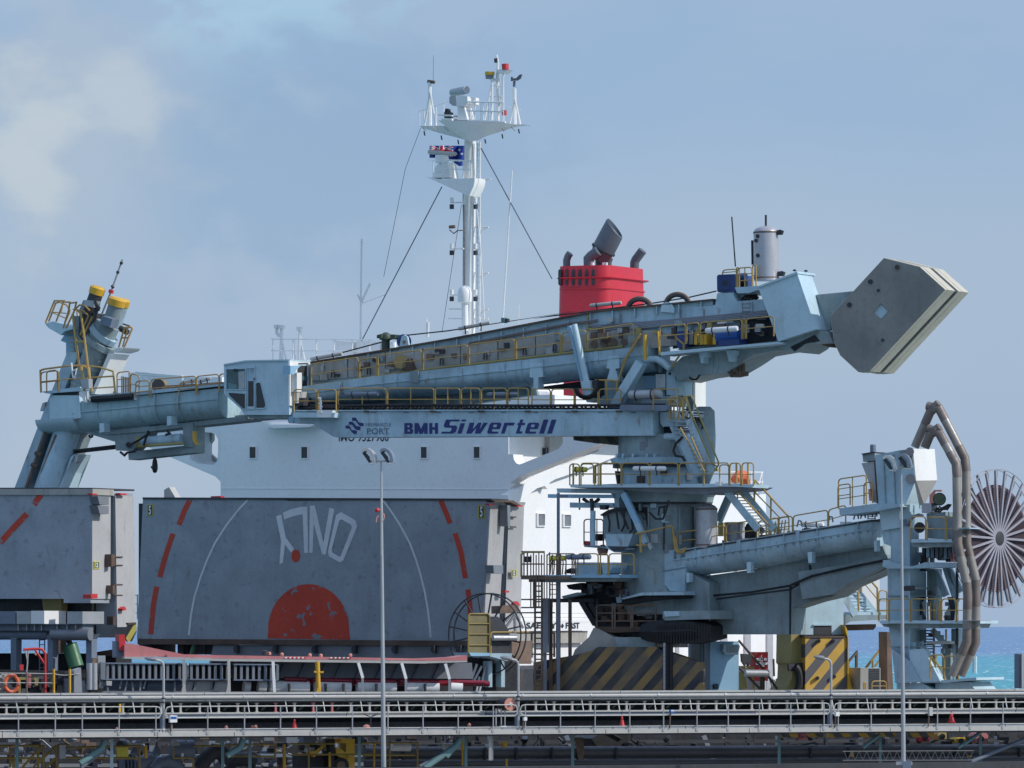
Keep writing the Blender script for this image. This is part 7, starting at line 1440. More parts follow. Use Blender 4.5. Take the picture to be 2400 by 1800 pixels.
# stair behind the gantry leg, between deck and middle platform
stair(P, A10(600, 330), A10(680, 470), 0, -2, crane, n=1); stair(P, A10(640, 215), A10(850, 470), -10, -3.0, crane, n=9, wd=.26)
for k_ in range(9): y = 230 + k_ * 26; part(MB().line(P, A10(600 + (k_ * 6), y, 700 + k_ * 14, y), .05, -3), 'tread', 'aqua_clean')
rail_poly((765, 165, 850, 260, 855, 500), A10, -2.6, 'yellow_rail', .05, fr=P); rail_poly((725, 185, 725, 290), A10, -2.6, 'yellow_rail', .05, fr=P); rail_poly((700, 290, 705, 440), A10, -2, 'yellow_rail', .05, fr=P); rail_poly((600, 280, 690, 285, 705, 300), A10, -2, 'yellow_rail', .04, fr=P); rail_poly((730, 200, 850, 345), A10, -2.6, 'yellow_rail', .03, fr=P)
hoop(P, A10(862, 520), A10(925, 520), 73, -2, 'handrail', crane, mids=2)
Pp('stern_panel', 'white', A10(690, 150, 870, 112, 868, 300, 868, 470, 760, 470), -5, -4.6)
Pp('rear_walkway', 'aqua_grey', A10(605, 468, 960, 470, 960, 500, 640, 520, 600, 545), -4, -2.0); Pp('rear_walkway_top', 'aqua_clean', A10(690, 446, 965, 448, 965, 470, 690, 470), -4, -2.2)
Pp('walkway_machinery', 'rusty', A10(610, 545, 840, 540, 840, 560, 820, 585, 640, 590), -3.4, -2.6)
# ---- vent pipes
def polypipe(pts, r, w, mat='pipe', nm='vent_pipe'): return part(MB().tube([Kp2.pt(p, w) for p in pts], r, 20), nm, mat)
o_path = A9(1270, 545, 1400, 245, 1440, 205, 1480, 215, 1560, 380, 1700, 640, 1715, 740, 1722, 1380) + A10(1612, 170, 1618, 300, 1617, 680)
i_path = A9(1355, 550, 1400, 440, 1440, 408, 1480, 425, 1625, 680, 1632, 760, 1640, 1380) + A10(1548, 250, 1552, 320, 1545, 680)
i_path = A9(1355, 550, 1400, 440, 1440, 408, 1480, 425, 1625, 690, 1630, 760, 1640, 1380) + A10(1547, 240, 1553, 320, 1545, 680, 1430, 940)
o_path = A9(1270, 545, 1400, 245, 1440, 205, 1480, 215, 1700, 640, 1712, 740, 1718, 1380) + A10(1615, 190, 1617, 300, 1615, 680, 1500, 940)
polypipe(o_path, .20, 1.4); polypipe(i_path, .20, 2.0)
for pth, w_ in ((o_path, 1.4), (i_path, 2.0)):
    for k_ in (1, 3, 4, 6, 8, 9):
        if k_ < len(pth) - 1:
            a = Kp2.pt(pth[k_], w_); d1 = (Kp2.pt(pth[k_ - 1], w_) - a).normalized(); d2 = (Kp2.pt(pth[k_ + 1], w_) - a).normalized()
            part(MB().tube([a + d1 * .6, a, a + d2 * .6], .207, 20), 'pipe_elbow', 'pipe_dark')
part(MB().lathe(Kp2.pt(A9(1432, 225), 1.4), (0, 0, 1), [(-.1, .2), (.12, .24), (.20, .24)], 18), 'vent_cap', 'pipe_dark'); part(MB().lathe(Kp2.pt(A9(1438, 420), 2.0), (0, 0, 1), [(-.1, .2), (.12, .28), (.22, .28)], 18), 'vent_cap', 'pipe_dark')
for y in (1240, ): Q('pipe_clamp', 'aqua', A9(1650, y, 1740, y, 1740, y + 10, 1650, y + 10), 1.0, 2.3)
Q('pipe_clamp', 'galv', A10(1510, 510, 1650, 510, 1650, 516, 1510, 516), .9, 2.2)

# ================================================================== CABLE REELS
def reel(fr_c, axis, Rm, hub, n, thick, label, name='cable_reel', mm='galv', wound=(0.3, .78), rim=.035, par=None, paired=True):
    root = empty(name, fr_c - Vector((0, 0, Rm)), label, 'cable reel'); ax = Vector(axis).normalized(); up = ZAX; sd = up.cross(ax).normalized()
    P_ = lambda th, r, o: fr_c + (up * math.cos(th) + sd * math.sin(th)) * r + ax * o
    for o in (-thick / 2, thick / 2): part(MB().tube([P_(2 * math.pi * k / 64, Rm, o) for k in range(64)], rim, 6, closed=True), 'rim', mm, root)
    for k in range(n):
        th = 2 * math.pi * (k + .5) / n
        for o in ((-thick / 2, thick / 2) if paired else (thick / 2,)):
            dth = .035 if o > 0 else -.035
            part(MB().beam(P_(th, hub, o), P_(th + (dth if paired else 0), Rm * .985, o), .10 if paired else .06, .10 if paired else .06, up=ax), 'spoke', mm if o > 0 else 'galv_dark', root)
    part(MB().lathe(fr_c - ax * thick * .8, ax, [(0, hub * .7), (.1, hub), (thick * 1.5, hub), (thick * 1.6, hub * .6)], 24), 'hub', 'dark', root)
    if wound:
        nr = int((wound[1] - wound[0]) * Rm / .085)
        for k in range(nr):
            r = Rm * wound[0] + .085 * k; part(MB().tube([P_(2 * math.pi * j / 72, r, 0) for j in range(72)], .03, 5, closed=True), 'cable_turn', 'cable_brown', root)
        disc = MB().lathe(fr_c - ax * .02, ax, [(0, Rm * wound[1]), (.015, Rm * wound[1])], 56); part(disc, 'cable_layer', 'cable_brown', root)
    return root
rcn = Kp2.pt((2334, 1262), -1.0)
reel(rcn, (math.cos(R(40)), -math.sin(R(40)), 0), 162 / F * rcn.y, .32, 26, .34, 'large round cable reel wound with brown cable at the right edge', rim=.02, mm='blade_grey')
part(MB().tube([rcn, rcn - Vector((math.cos(R(40)), -math.sin(R(40)), 0)) * 2.5 + Vector((0, .5, 0))], .14, 12), 'reel_axle', 'salmon')
FR_ = Frame(1145, 290, R(-30))
r2 = reel(FR_.pt((1142, 1487), 0), (-math.sin(R(28)), -math.cos(R(28)), .0), 96 / F * 290, .25, 16, .5, 'empty open wire cable reel in front of the lettered hatch cover', wound=None, rim=.035, paired=False, mm='dark')
Fp = lambda name, mat, poly, w0, w1, par=None: part(MB().prism(FR_, poly, w0, w1), name, mat, par or r2)
Fp('mesh_panel', 'tan', A14(178, 328, 355, 328, 358, 685, 176, 690), 1.6, 1.7); Fp('reel_motor', 'dark', A14(360, 380, 430, 350, 480, 400, 520, 460, 550, 560, 550, 660, 440, 680, 370, 680), .6, 1.4); Fp('reel_cabinet', 'brownrail', A14(450, 260, 610, 250, 610, 310, 570, 320, 450, 325), -.4, .4)
part(MB().tube([FR_.pt(p, 1.75) for p in A14(175, 690, 178, 345, 190, 326, 345, 326, 358, 345, 358, 690)], .035, 6), 'panel_frame', 'dim_yellow', r2)
for y in (412, 503, 597): part(MB().line(FR_, A14(178, y, 358, y), .025, 1.75), 'panel_bar', 'dim_yellow', r2)
part(MB().tube([FR_.pt(p, 1.4) for p in A14(370, 680, 370, 500, 385, 485, 560, 485, 700, 482)], .035, 6), 'handrail', 'yellow_rail', r2)
part(MB().tube([FR_.pt(A14(388, 535), 1.6), FR_.pt(A14(590, 535), 1.6)], .13, 12), 'strip_lamp', 'galv', r2)
Fp('reel_deck', 'sky_blue', A14(185, 662, 360, 665, 360, 690, 200, 692), .4, 1.9); Fp('reel_deck', 'aqua', A14(365, 668, 555, 668, 550, 720, 500, 730, 365, 695), .2, 1.5)
for x0, x1 in ((350, 383), (460, 492)): Fp('reel_leg', 'aqua', A14(x0, 735, x1, 735, x1, 960, x0, 960), .2, .7)
for a, b in (((175, 790), (120, 890)), ((200, 770), (150, 860)), ((290, 780), (200, 950)), ((250, 760), (180, 960)), ((270, 870), (245, 1000)), ((330, 760), (270, 1000)), ((190, 760), (85, 800))): part(MB().beam(FR_.pt(A14(*a), .5), FR_.pt(A14(*b), .5), .07, .09), 'reel_strut', 'galv', r2)
for a, b in (((470, 480), (590, 320)), ((500, 390), (570, 310)), ((575, 320), (650, 450)), ((575, 330), (580, 480))): part(MB().beam(FR_.pt(A14(*a), -.3), FR_.pt(A14(*b), -.3), .08, .1), 'reel_strut', 'galv_dark', r2)
Fp('reel_base', 'darker', A14(160, 700, 380, 720, 600, 745, 620, 1010, 120, 1010, 150, 880), -1.2, .1)
Fp('reel_base', 'brownrail', A14(540, 560, 730, 560, 720, 760, 560, 760), -1.4, -1.0)

# small fittings, cable trays and pipe runs that crowd the boom and the tower
random.seed(21)
tb = [(735, 852, 893), (1050, 812, 856), (1335, 786, 822), (1460, 778, 806)]
for k_ in range(34):
    x = random.uniform(740, 1455); yb = 893 - (x - 735) * .121; y = yb - random.uniform(3, 34); part(MB().box(K.pt((x, y), 1.08), random.uniform(.1, .5), .14, random.uniform(.06, .3), K.u), 'boom_fitting', random.choice(['galv', 'brownrail', 'dark', 'beige_cover', 'aqua_grey']))
for x in range(760, 1660, 52):
    y0 = 851 - (x - 727) * .158 if x < 1335 else 742 - (x - 1335) * .115; part(MB().box(K.pt((x, y0 + 8), 1.0), .05, .14, .42, K.u), 'web_stiffener', 'aqua')
for dy, m_ in ((14, 'galv_dark'), (18, 'brownrail')): part(MB().line(K, [(1100, 789 + dy), (1335, 743 + dy), (1400, 731 + dy + 4)], .04, 1.05), 'pipe_run', m_)
for k_ in range(30):
    x = random.uniform(1385, 1790); y = 812 - (x - 1385) * .06 - random.uniform(6, 44); part(MB().box(K.pt((x, y), 1.2 + random.uniform(0, .5)), random.uniform(.08, .45), .15, random.uniform(.08, .45), K.u), 'boom_fitting', random.choice(['galv', 'brownrail', 'dark', 'olive', 'aqua_grey', 'rusty']))
for k_ in range(22):
    t = random.uniform(-1.25, 1.25); y = random.choice((random.uniform(1100, 1132), random.uniform(1195, 1290), random.uniform(1028, 1070))); r_ = 2.08 if y < 1140 else 2.02
    q = Vector((TC.x + r_ * math.sin(t + AK * 0), TC.y - r_ * math.cos(t), zof(y))); part(MB().box(q, random.uniform(.1, .4), .16, random.uniform(.12, .5), Vector((math.cos(t), math.sin(t), 0))), 'tower_fitting', random.choice(['galv_dark', 'galv', 'aqua', 'rusty', 'dark']))
for k_ in range(7):
    t = -1.1 + k_ * .36; part(MB().beam(Vector((TC.x + 2.05 * math.sin(t), TC.y - 2.05 * math.cos(t), zof(1290))), Vector((TC.x + 2.05 * math.sin(t), TC.y - 2.05 * math.cos(t), zof(1190))), .06, .08), 'tower_conduit', random.choice(['aqua_grey', 'galv_dark', 'dark']))
for k_ in range(26):
    x = 1612 + k_ * 17.6; y, yb = tC(x); part(MB().box(K.pt((x, y + (yb - y) * .36), 1.86), .06, .06, .06, K.u), 'flange_bolt', 'galv_dark')
for k_ in range(20):
    x = random.uniform(1620, 2050); y = tC(x)[0] - 3; part(MB().box(K.pt((x, y), random.uniform(-.4, 1.2)), random.uniform(.1, .5), .3, random.uniform(.08, .25), K.u), 'deck_fitting', random.choice(['galv', 'dark', 'white', 'rusty']))
for k_ in range(26):
    x = random.uniform(2138, 2235); y = random.choice((random.uniform(1300, 1335), random.uniform(1395, 1455), random.uniform(1480, 1530))); part(MB().box(Kp2.pt((x, y), -1.2), random.uniform(.08, .4), .2, random.uniform(.1, .6), Kp2.u), 'tower_fitting', random.choice(['galv_dark', 'galv', 'aqua_grey', 'rusty', 'dark']))

# ================================================================== HOPPER LOADER BEHIND THE GALLERY
ld = empty('canopy_conveyor', L.pt((600, 1640), 0), 'low quay conveyor with faded red canopy, louvre panels and white pipe', 'conveyor')
def Lp(name, mat, poly, w0, w1, par=ld, **k): return part(MB().prism(L, poly, w0, w1), name, mat, par, **k)
def Lt(name, mat, pts, r, w, par=ld, seg=12): return part(MB().tube([L.pt(p, w) for p in pts], r, seg), name, mat, par)
Lp('canopy_ridge', 'pink', A11(880, 1240, 925, 1232, 1300, 1308, 1400, 1310, 1400, 1325, 880, 1325), -1.6, .2)
Lp('canopy_edge', 'pink', [A11(1180, 1308)] + A13(0, 318, 1640, 345, 1640, 362, 0, 345) + [A11(1180, 1328)], -1.6, .3)
Lp('canopy_edge', 'pink', A13(1640, 345, 1900, 335, 2010, 318, 2010, 360, 1640, 364), -1.6, .2)
Lp('canopy_beam', 'cream', [A11(880, 1325)] + A13(0, 347, 1660, 366, 1660, 388, 0, 368) + [A11(880, 1338)], -.2, .45)
Lp('canopy_beam', 'cream', A13(1640, 366, 2010, 362, 2010, 376, 1640, 386), -.2, .4)
Lp('loader_back_wall', 'galv_dark', A13(-200, 370, 1900, 382, 2050, 382, 2060, 520, -200, 505), -1.8, -1.4)
Lp('loader_back_wall', 'dark', A13(-800, 505, 2060, 518, 2060, 660, -800, 660), -1.9, -1.5)
for i in range(9):
    x = 430 + i * 165 + (i % 3) * 14; Lp('wall_rib', 'slate', A13(x, 378, x + 26, 378, x - 40, 515, x - 64, 515), -1.4, -1.25)
for k_, (x0, x1) in enumerate(((428, 590), (672, 780), (800, 980), (1045, 1360), (1428, 1735), (1850, 2060))):
    y = 523 + k_ * 5; Lt('red_pipe', 'maroon', A13(x0, y, x1 + (30 if k_ < 5 else 100), y + 6), .10, -.5)
Lt('red_pipe', 'maroon', A13(420, 545, 2200, 562), .12, -.9)
Lt('white_pipe', 'slate', A12(760, 388, 1560, 398), .30, -.9, seg=18)
for x0, x1 in ((1560, 1960),): Lt('white_pipe', 'white', A12(x0, 395, x1, 398), .30, -.9, seg=18)
for x0, x1 in ((75, 130), (200, 270), (300, 640), (690, 1000), (1055, 1390), (1480, 1760), (1860, 1960)): Lt('white_pipe', 'white', A13(x0, 590, x1, 596), .27, -.6, seg=18)
for x in (1270, 1690, 1850): Lt('pipe_saddle', 'dark', A12(x, 360, x - 20, 430), .06, -.5)
for x, m_ in ((1100, 'galv'), (475, 'dark'), (790, 'dark'), (945, 'dark'), (1230, 'dark'), (1650, 'dark')):
    Lp('pipe_saddle', m_, A13(x - 8, 560, x + 8, 560, x + 6, 632, x - 6, 632), -.3, -.1) if x != 1100 else None
# louvre panels
for (x0, x1, ya, yb, z_) in ((915, 1612, 195, 345, 12), (1640, 1985, 200, 345, 12), (2020, 2400, 205, 350, 12)):
    Lp('louvre_frame', 'slate', A12(x0, ya, x1, ya + 3, x1, ya + 14, x0, ya + 11), .25, .45); Lp('louvre_frame', 'slate', A12(x0, yb - 10, x1, yb - 8, x1, yb + 3, x0, yb), .25, .45)
    n_ = int((x1 - x0) / 52)
    for k_ in range(n_ + 1):
        x = x0 + 4 + k_ * 52; Lp('louvre_fin', 'galv_dark', A12(x, ya + 8, x + 22, ya + 8, x + 22, yb - 5, x, yb - 5), .15, .38)
    Lp('louvre_back', 'darker', A12(x0, ya + 10, x1, ya + 10, x1, yb - 8, x0, yb - 8), -.6, -.4)
for x, m_, lean in ((A12(1590, 0)[0], 'cream', 0), (A12(1975, 0)[0], 'cream', 4)):
    part(MB().beam(L.pt((x, 1545), .6), L.pt((x + lean * .3, 1622), .6), .1, .12), 'canopy_post', m_, ld); Lp('post_foot', m_, [(x - 2, 1605), (x + 2, 1605), (x + 6, 1624), (x - 6, 1624)], .5, .7)
part(MB().beam(L.pt(A13(330, 370), .6), L.pt(A13(343, 635), .6), .1, .12), 'canopy_post', 'white', ld)
for (a, b, c) in (((1068, 382), (1106, 512), (1106, 636)), ((1443, 386), (1480, 518), (1480, 636)), ((1820, 390), (1856, 522), (1856, 636))):
    part(MB().beam(L.pt(A13(*a), .6), L.pt(A13(*b), .6), .09, .12), 'canopy_post', 'white', ld); part(MB().beam(L.pt(A13(*b), .6), L.pt(A13(*c), .6), .09, .1), 'canopy_post', 'galv', ld)
yp = Lt('yellow_post', 'yellow', A13(715, 372, 725, 636), .10, .8); Lt('yellow_post_arm', 'yellow', A13(688, 452, 690, 464, 760, 464, 762, 452), .04, .85); Lp('post_foot', 'yellow', A13(716, 600, 734, 600, 745, 638, 705, 638), .7, .9)
for x0 in (440, 830): 
    for k_ in range(10): Lp('stripe_board', 'white' if k_ % 2 == 0 else 'red', A13(x0 + k_ * 18, 332, x0 + k_ * 18 + 18, 333, x0 + k_ * 18 + 12, 344, x0 + k_ * 18 - 6, 343), .31, .36)
for x, y in ((300, 305), (408, 312), (650, 318), (745, 322), (1000, 320)): part(MB().lathe(L.pt(A13(x, y + 8), -.6), (0, 0, 1), [(0, .07), (.08, .08), (.13, .03)], 10), 'canopy_fitting', 'salmon', ld)
part(MB().lathe(L.pt(A13(262, 312), -.6), (0, 0, 1), [(0, .13), (.15, .13), (.2, .05)], 14), 'canopy_fitting', 'dark', ld)
# head machinery at the left end of the loader
for k_ in range(16):
    x = 700 + random.uniform(0, 200); y = random.uniform(200, 420); part(MB().box(L.pt(A12(x, y), .2), random.uniform(.15, .4), .3, random.uniform(.25, .9), L.u), 'head_machinery', random.choice(['rusty', 'galv', 'dark', 'brownrail', 'galv_dark']), ld)
for x in (775, 815): part(MB().tube([L.pt(A12(x, 200), .4), L.pt(A12(x, 430), .4)], .13, 14), 'head_cylinder', 'galv', ld)
Lp('head_frame', 'galv_dark', A12(870, 190, 912, 195, 912, 345, 870, 340), .1, .5); Lp('head_frame', 'rusty', A12(700, 255, 880, 260, 880, 290, 700, 285), -.1, .2); Lp('cream_box', 'cream', A12(920, 352, 968, 355, 965, 395, 922, 392), .4, .6)
for a, b in (((1050, 350), (1035, 420)), ((1100, 350), (1080, 440)), ((1215, 350), (1210, 440)), ((920, 350), (935, 455)), ((1140, 360), (1150, 440)), ((1260, 350), (1240, 420)), ((1510, 350), (1510, 450)), ((1690, 360), (1680, 430)), ((1830, 350), (1825, 430))): part(MB().beam(L.pt(A12(*a), .2), L.pt(A12(*b), .2), .06, .07), 'loader_strut', 'galv_dark', ld)
Lp('loader_base', 'galv_dark', A12(840, 440, 2212, 446, 2212, 470, 840, 470), -.4, .3)
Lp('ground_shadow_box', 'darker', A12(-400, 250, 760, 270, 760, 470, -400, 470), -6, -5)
# red end post, warning flap
rp = empty('red_end_post', L.pt(A11(865, 1320), -.5), 'bright red post with black and yellow warning flap between the hatch covers', 'post')
part(MB().prism(L, A11(843, 1168, 888, 1168, 888, 1280, 843, 1280), -.9, 0), 'post_body', 'red', rp); part(MB().prism(L, A11(818, 1215, 843, 1215, 843, 1245, 880, 1285, 880, 1325, 818, 1330), -1, -.2), 'post_base', 'slate', rp)
flap = stripes('flap_stripes', L, (0.50, 0.42, 0.08), (0.02, 0.02, 0.02), .5, .62, .3)
part(MB().prism(L, A11(890, 1135, 915, 1090, 965, 1082, 965, 1150, 935, 1215, 905, 1220, 888, 1190), -.3, .02), 'warning_flap', flap, rp); part(MB().prism(L, A11(905, 1085, 962, 1082, 962, 1095, 910, 1100), -.5, .05), 'flap_hinge', 'rusty', rp)
# left corner: life ring, davit, ropes, machine
lr = empty('life_ring', L.pt(A12(100, 435), .8), 'orange life ring hanging on the rope rail at the left edge', 'life ring')
c_ = L.pt(A12(100, 377), .8); n_ = 20
for q_ in range(4):
    pts = [c_ + L.u * (.29 * math.cos(2 * math.pi * (q_ * 10 + i) / 40)) * .95 + ZAX * (.34 * math.sin(2 * math.pi * (q_ * 10 + i) / 40)) for i in range(1, 10)]
    part(MB().tube(pts, .08, 10), 'ring_section', 'orange', lr); part(MB().tube([c_ + L.u * (.276 * math.cos(2 * math.pi * (q_ * 10 + i) / 40)) + ZAX * (.34 * math.sin(2 * math.pi * (q_ * 10 + i) / 40)) for i in (-1, 0, 1)], .084, 10), 'ring_band', 'salmon', lr)
dv = empty('red_davit', L.pt(A12(390, 455), .5), 'red swing davit with bent tube arm at the left edge', 'davit')
Lt('davit_arm', 'red', A12(212, 95, 212, 82, 330, 75, 365, 80, 390, 115, 390, 455), .055, .5, dv); Lt('davit_brace', 'red', A12(300, 82, 390, 215), .045, .5, dv); Lt('hoist_wire', 'galv', A12(218, 85, 238, 185, 230, 280), .03, .5, dv); Lt('hoist_wire', 'galv', A12(245, 85, 236, 185), .03, .5, dv); Lp('davit_tag', 'salmon', A12(300, 110, 318, 115, 316, 132, 302, 128), .5, .53, dv)
Lp('red_extinguisher_box', 'red', A12(176, 212, 204, 212, 204, 262, 176, 262), .3, .5, dv)
rr_ = empty('rope_rail', L.pt(A12(300, 460), .9), 'sagging rope rail on thin posts at the lower left', 'rope rail')
for pz in ((-60, 285, 100, 288, 230, 288, 400, 292, 465, 290, 500, 300, 560, 305, 690, 292), (-60, 368, 240, 370, 420, 370), (330, 370, 470, 372)): Lt('rope', 'cream', A12(*pz), .022, .95, rr_, 6)
for x, m_ in ((230, 'brownrail'), (465, 'yellow'), (603, 'yellow')): Lt('rail_post', m_, A12(x, 250 if x > 300 else 280, x, 458), .05 if x > 300 else .04, .95, rr_)
Lp('pink_panel', 'pink', A12(245, 285, 270, 285, 268, 410, 244, 410), .7, .85, dv); Lp('yellow_frame', 'olive', A12(160, 320, 330, 325, 330, 390, 300, 390, 300, 345, 180, 345, 180, 460, 160, 460), .0, .2, dv)
mc = empty('mooring_winch', L.pt(A12(660, 458), .2), 'pale grey box machine beside the rusty head of the canopy conveyor', 'winch')
Lp('winch_body', 'galv', A12(640, 260, 700, 240, 710, 455, 640, 455), -.4, .4, mc); Lp('winch_side', 'slate', A12(560, 330, 640, 330, 640, 455, 560, 455), -.5, .1, mc); Lp('winch_top', 'rusty', A12(600, 285, 670, 290, 670, 302, 600, 300), -.2, .42, mc)
mb = MB()
for k_ in range(26): p = A12(random.uniform(-40, 60), random.uniform(300, 450)); mb.box(L.pt(p, .5), random.uniform(.05, .2), .1, random.uniform(.05, .2), L.u)
mb.build('mooring_ropes', M['cream'], None, label='jumble of pale rope and fittings left of the orange life ring', cat='ropes', kind='stuff')
mb = MB()
for k_ in range(60): p = A12(random.uniform(100, 640), random.uniform(300, 455)); mb.box(L.pt(p, -.8 + random.uniform(0, .8)), random.uniform(.1, .5), .2, random.uniform(.05, .3), L.u)
mb.build('deck_clutter', M['dark'], None, label='dark clutter of pipes and fittings behind the rope rail', cat='deck clutter', kind='stuff')

# ================================================================== CONVEYOR GALLERY (FOREGROUND)
gal = empty('conveyor_gallery', Vector((G.O.x, G.O.y, 0)), 'long pale grey elevated belt conveyor gallery crossing the whole foreground', 'conveyor gallery')
zy = lambda y: H - (y - 1467) * 258 / F
def sG(px): return (G.pt((px, 1467), 0) - G.O).dot(G.u)
def gp(s, w, z): q = G.O + G.u * s + G.n * w; return Vector((q.x, q.y, z))
S0, S1 = sG(-200), sG(2620)
def gbox(name, mat, y0, y1, w0, w1, s0=None, s1=None, par=gal, **k):
    s0 = S0 if s0 is None else s0; s1 = S1 if s1 is None else s1
    return part(MB().box(gp((s0 + s1) / 2, (w0 + w1) / 2, (zy(y0) + zy(y1)) / 2), s1 - s0, abs(w1 - w0), abs(zy(y0) - zy(y1)), G.u), name, mat, par, **k)
def segs(name, mat, y0, y1, w0, w1, L_, jit=0):
    s = S0
    while s < S1: gbox(name, mat if name not in ('kick_plate', 'stringer_web') else random.choice(['galv', 'galv', 'cream', 'slate' if name != 'kick_plate' else 'galv']), y0 + jit * random.uniform(-1, 1), y1, w0, w1, s + .015, min(s + L_, S1) - .015); s += L_
segs('top_beam', 'cream', 1620, 1624.5, -.5, -.1, 6.0)
gbox('top_groove', 'slate', 1624.5, 1627, -.4, -.15)
part(MB().tube([gp(S0, .05, zy(1631)), gp(S1, .05, zy(1631))], .075, 14), 'service_pipe', 'cream', gal)
for i in range(18): s = S0 + 1.6 + i * 3.0; part(MB().tube([gp(s - .04, .05, zy(1631)), gp(s + .04, .05, zy(1631))], .095, 14), 'pipe_joint', 'galv', gal)
gbox('pipe_shadow_plate', 'slate', 1634.5, 1636.5, -.4, -.1)
segs('conveyor_stringer', 'cream', 1636.5, 1640, -.5, 0, 6.0)
segs('walkway_stringer', 'cream', 1666, 1669.5, -.45, .05, 6.0); segs('stringer_web', 'galv', 1669.5, 1676, -.4, -.02, 6.0); segs('stringer_lip', 'cream', 1676, 1678.5, -.45, .05, 6.0)
gbox('belt_enclosure', 'darker', 1640, 1721, -2.2, -1.0)
gbox('return_belt', 'rubber', 1690, 1703, -1.0, -.3)
gbox('carrying_belt', 'rubber', 1643, 1648, -1.0, -.55)
segs('kick_plate', 'galv', 1703, 1709.5, .95, 1.0, 1.62); segs('kick_plate_lip', 'white', 1702.2, 1703.2, .9, 1.05, 6.0)
segs('deck_channel', 'cream', 1709.5, 1719.5, .9, 1.12, 3.2); gbox('walkway_deck', 'galv_dark', 1709, 1712, -.6, .95); gbox('deck_soffit', 'dark', 1719.5, 1723, -1.4, 1.0)
# idler brackets: small I posts, copied along the belt
br0 = None; pitch = .803
bm0 = MB(); bc = gp(0, -.25, 0)
def at_s(mb, s, y0, y1, w, wd, dp): mb.box(gp(s, w, (zy(y0) + zy(y1)) / 2), wd, dp, abs(zy(y0) - zy(y1)), G.u)
bm0 = MB(); at_s(bm0, 0, 1646.5, 1664.5, -.2, .075, .1); at_s(bm0, 0, 1644.5, 1646.5, -.2, .13, .14); at_s(bm0, 0, 1664.5, 1666, -.2, .15, .14)
br0 = part(bm0, 'idler_bracket', 'cream', gal)
s_first = sG(18.4); k_ = 0
n0 = int((S0 - s_first) / pitch)
br0.location = G.u * (s_first + n0 * pitch)
brs = [br0]
for i in range(n0 + 1, int((S1 - s_first) / pitch)):
    c = shift(br0, G.u * pitch * (i - n0)); brs.append(c)
for i in (14, 16, 17): 
    c = brs[i + 4]; c.data = c.data.copy(); c.data.materials[0] = M['pink']
# olive idler rollers behind the brackets, slanted tension rods
r0 = part(MB().tube([gp(-.14, -.5, zy(1662)), gp(.16, -.55, zy(1648))], .05, 8), 'idler_roller', 'green_dark', gal); r0.location = G.u * (s_first + n0 * pitch - .35)
for i in range(n0 + 1, int((S1 - s_first) / pitch)): shift(r0, G.u * pitch * (i - n0))
t0 = part(MB().tube([gp(-.04, -.05, zy(1634)), gp(.06, -.05, zy(1666))], .022, 6), 'hanger_rod', 'white', gal); s_rod = sG(40); t0.location = G.u * (s_rod + pitch * 2 * (-2))
for i in range(-1, 34): shift(t0, G.u * pitch * 2 * (i + 2))
# handrail posts and rails
PX = [-130, -50, 22, 108, 171, 257, 343, 380, 464, 550, 634, 718, 802, 885, 967, 1049, 1131, 1206, 1288, 1369, 1450, 1529, 1607, 1680, 1753, 1826, 1904, 1937, 2014, 2092, 2169, 2246, 2322, 2398, 2475, 2550]
p0 = part(MB().tube([gp(0, 1.1, zy(1652)), gp(0, 1.1, zy(1714))], .026, 8), 'rail_post', 'galv', gal); p0.location = G.u * sG(PX[0])
for x in PX[1:]: shift(p0, G.u * (sG(x) - sG(PX[0])))
f0 = part(MB().box(gp(-.02, 1.13, zy(1711)), .09, .03, .16, G.u), 'post_foot', 'galv', gal); f0.location = G.u * sG(PX[0])
for x in PX[1:]: shift(f0, G.u * (sG(x) - sG(PX[0])))
ends = [(-200, 354), (366, 1187), (1195, 1917), (1928, 2600)]
for a, b in ends:
    sa, sb = sG(a), sG(b); y0, y1 = 1651, 1677
    pts = [gp(sa + .2, 1.1, zy(y0))] + [gp(sb - .18, 1.1, zy(y0)), gp(sb - .05, 1.1, zy(y0 + 2)), gp(sb, 1.1, zy(y0 + 8)), gp(sb, 1.1, zy(y1 - 6)), gp(sb - .1, 1.1, zy(y1)), gp(sa + .2, 1.1, zy(y1)), gp(sa, 1.1, zy(y1 - 6)), gp(sa, 1.1, zy(y0 + 8)), gp(sa + .06, 1.1, zy(y0 + 2)), gp(sa + .2, 1.1, zy(y0))]
    part(MB().tube(pts, .024, 8), 'top_rail', 'cream', gal)
# lamp posts on the gallery
def lamp_post(px, label):
    s = sG(px); root = empty('lamp_post', gp(s, 1.0, zy(1712)), label, 'lamp post', 'small lamp posts on the conveyor gallery')
    part(MB().tube([gp(s, 1.0, zy(1714)), gp(s, 1.0, zy(1560)), gp(s - .03, 1.0, zy(1552)), gp(s - .12, 1.0, zy(1547)), gp(s - .35, 1.0, zy(1544))], .05, 10), 'pole', 'galv', root)
    part(MB().box(gp(s + .0, .9, zy(1690)), .16, .18, .75, G.u), 'pole_casing', 'slate', root)
    mb = MB(); a = gp(s - .3, 1.0, zy(1543.5)); b = gp(s - .78, 1.0, zy(1540)); mb.tube([a, a.lerp(b, .15), a.lerp(b, .7), b], [.04, .09, .085, .03], 10); part(mb, 'lamp_head', 'galv_dark', root)
    for y in (1632, 1641): part(MB().tube([gp(s, 1.0, zy(y - 1.5)), gp(s, 1.0, zy(y + 1.5))], .085, 10), 'pole_clamp', 'dark', root)
lamp_post(363, 'thin lamp post on the gallery below the left hatch cover, leftmost of three')
lamp_post(1192, 'thin lamp post on the gallery beside the pink hose reel')
lamp_post(1923, 'thin lamp post on the gallery in front of the striped yellow block')
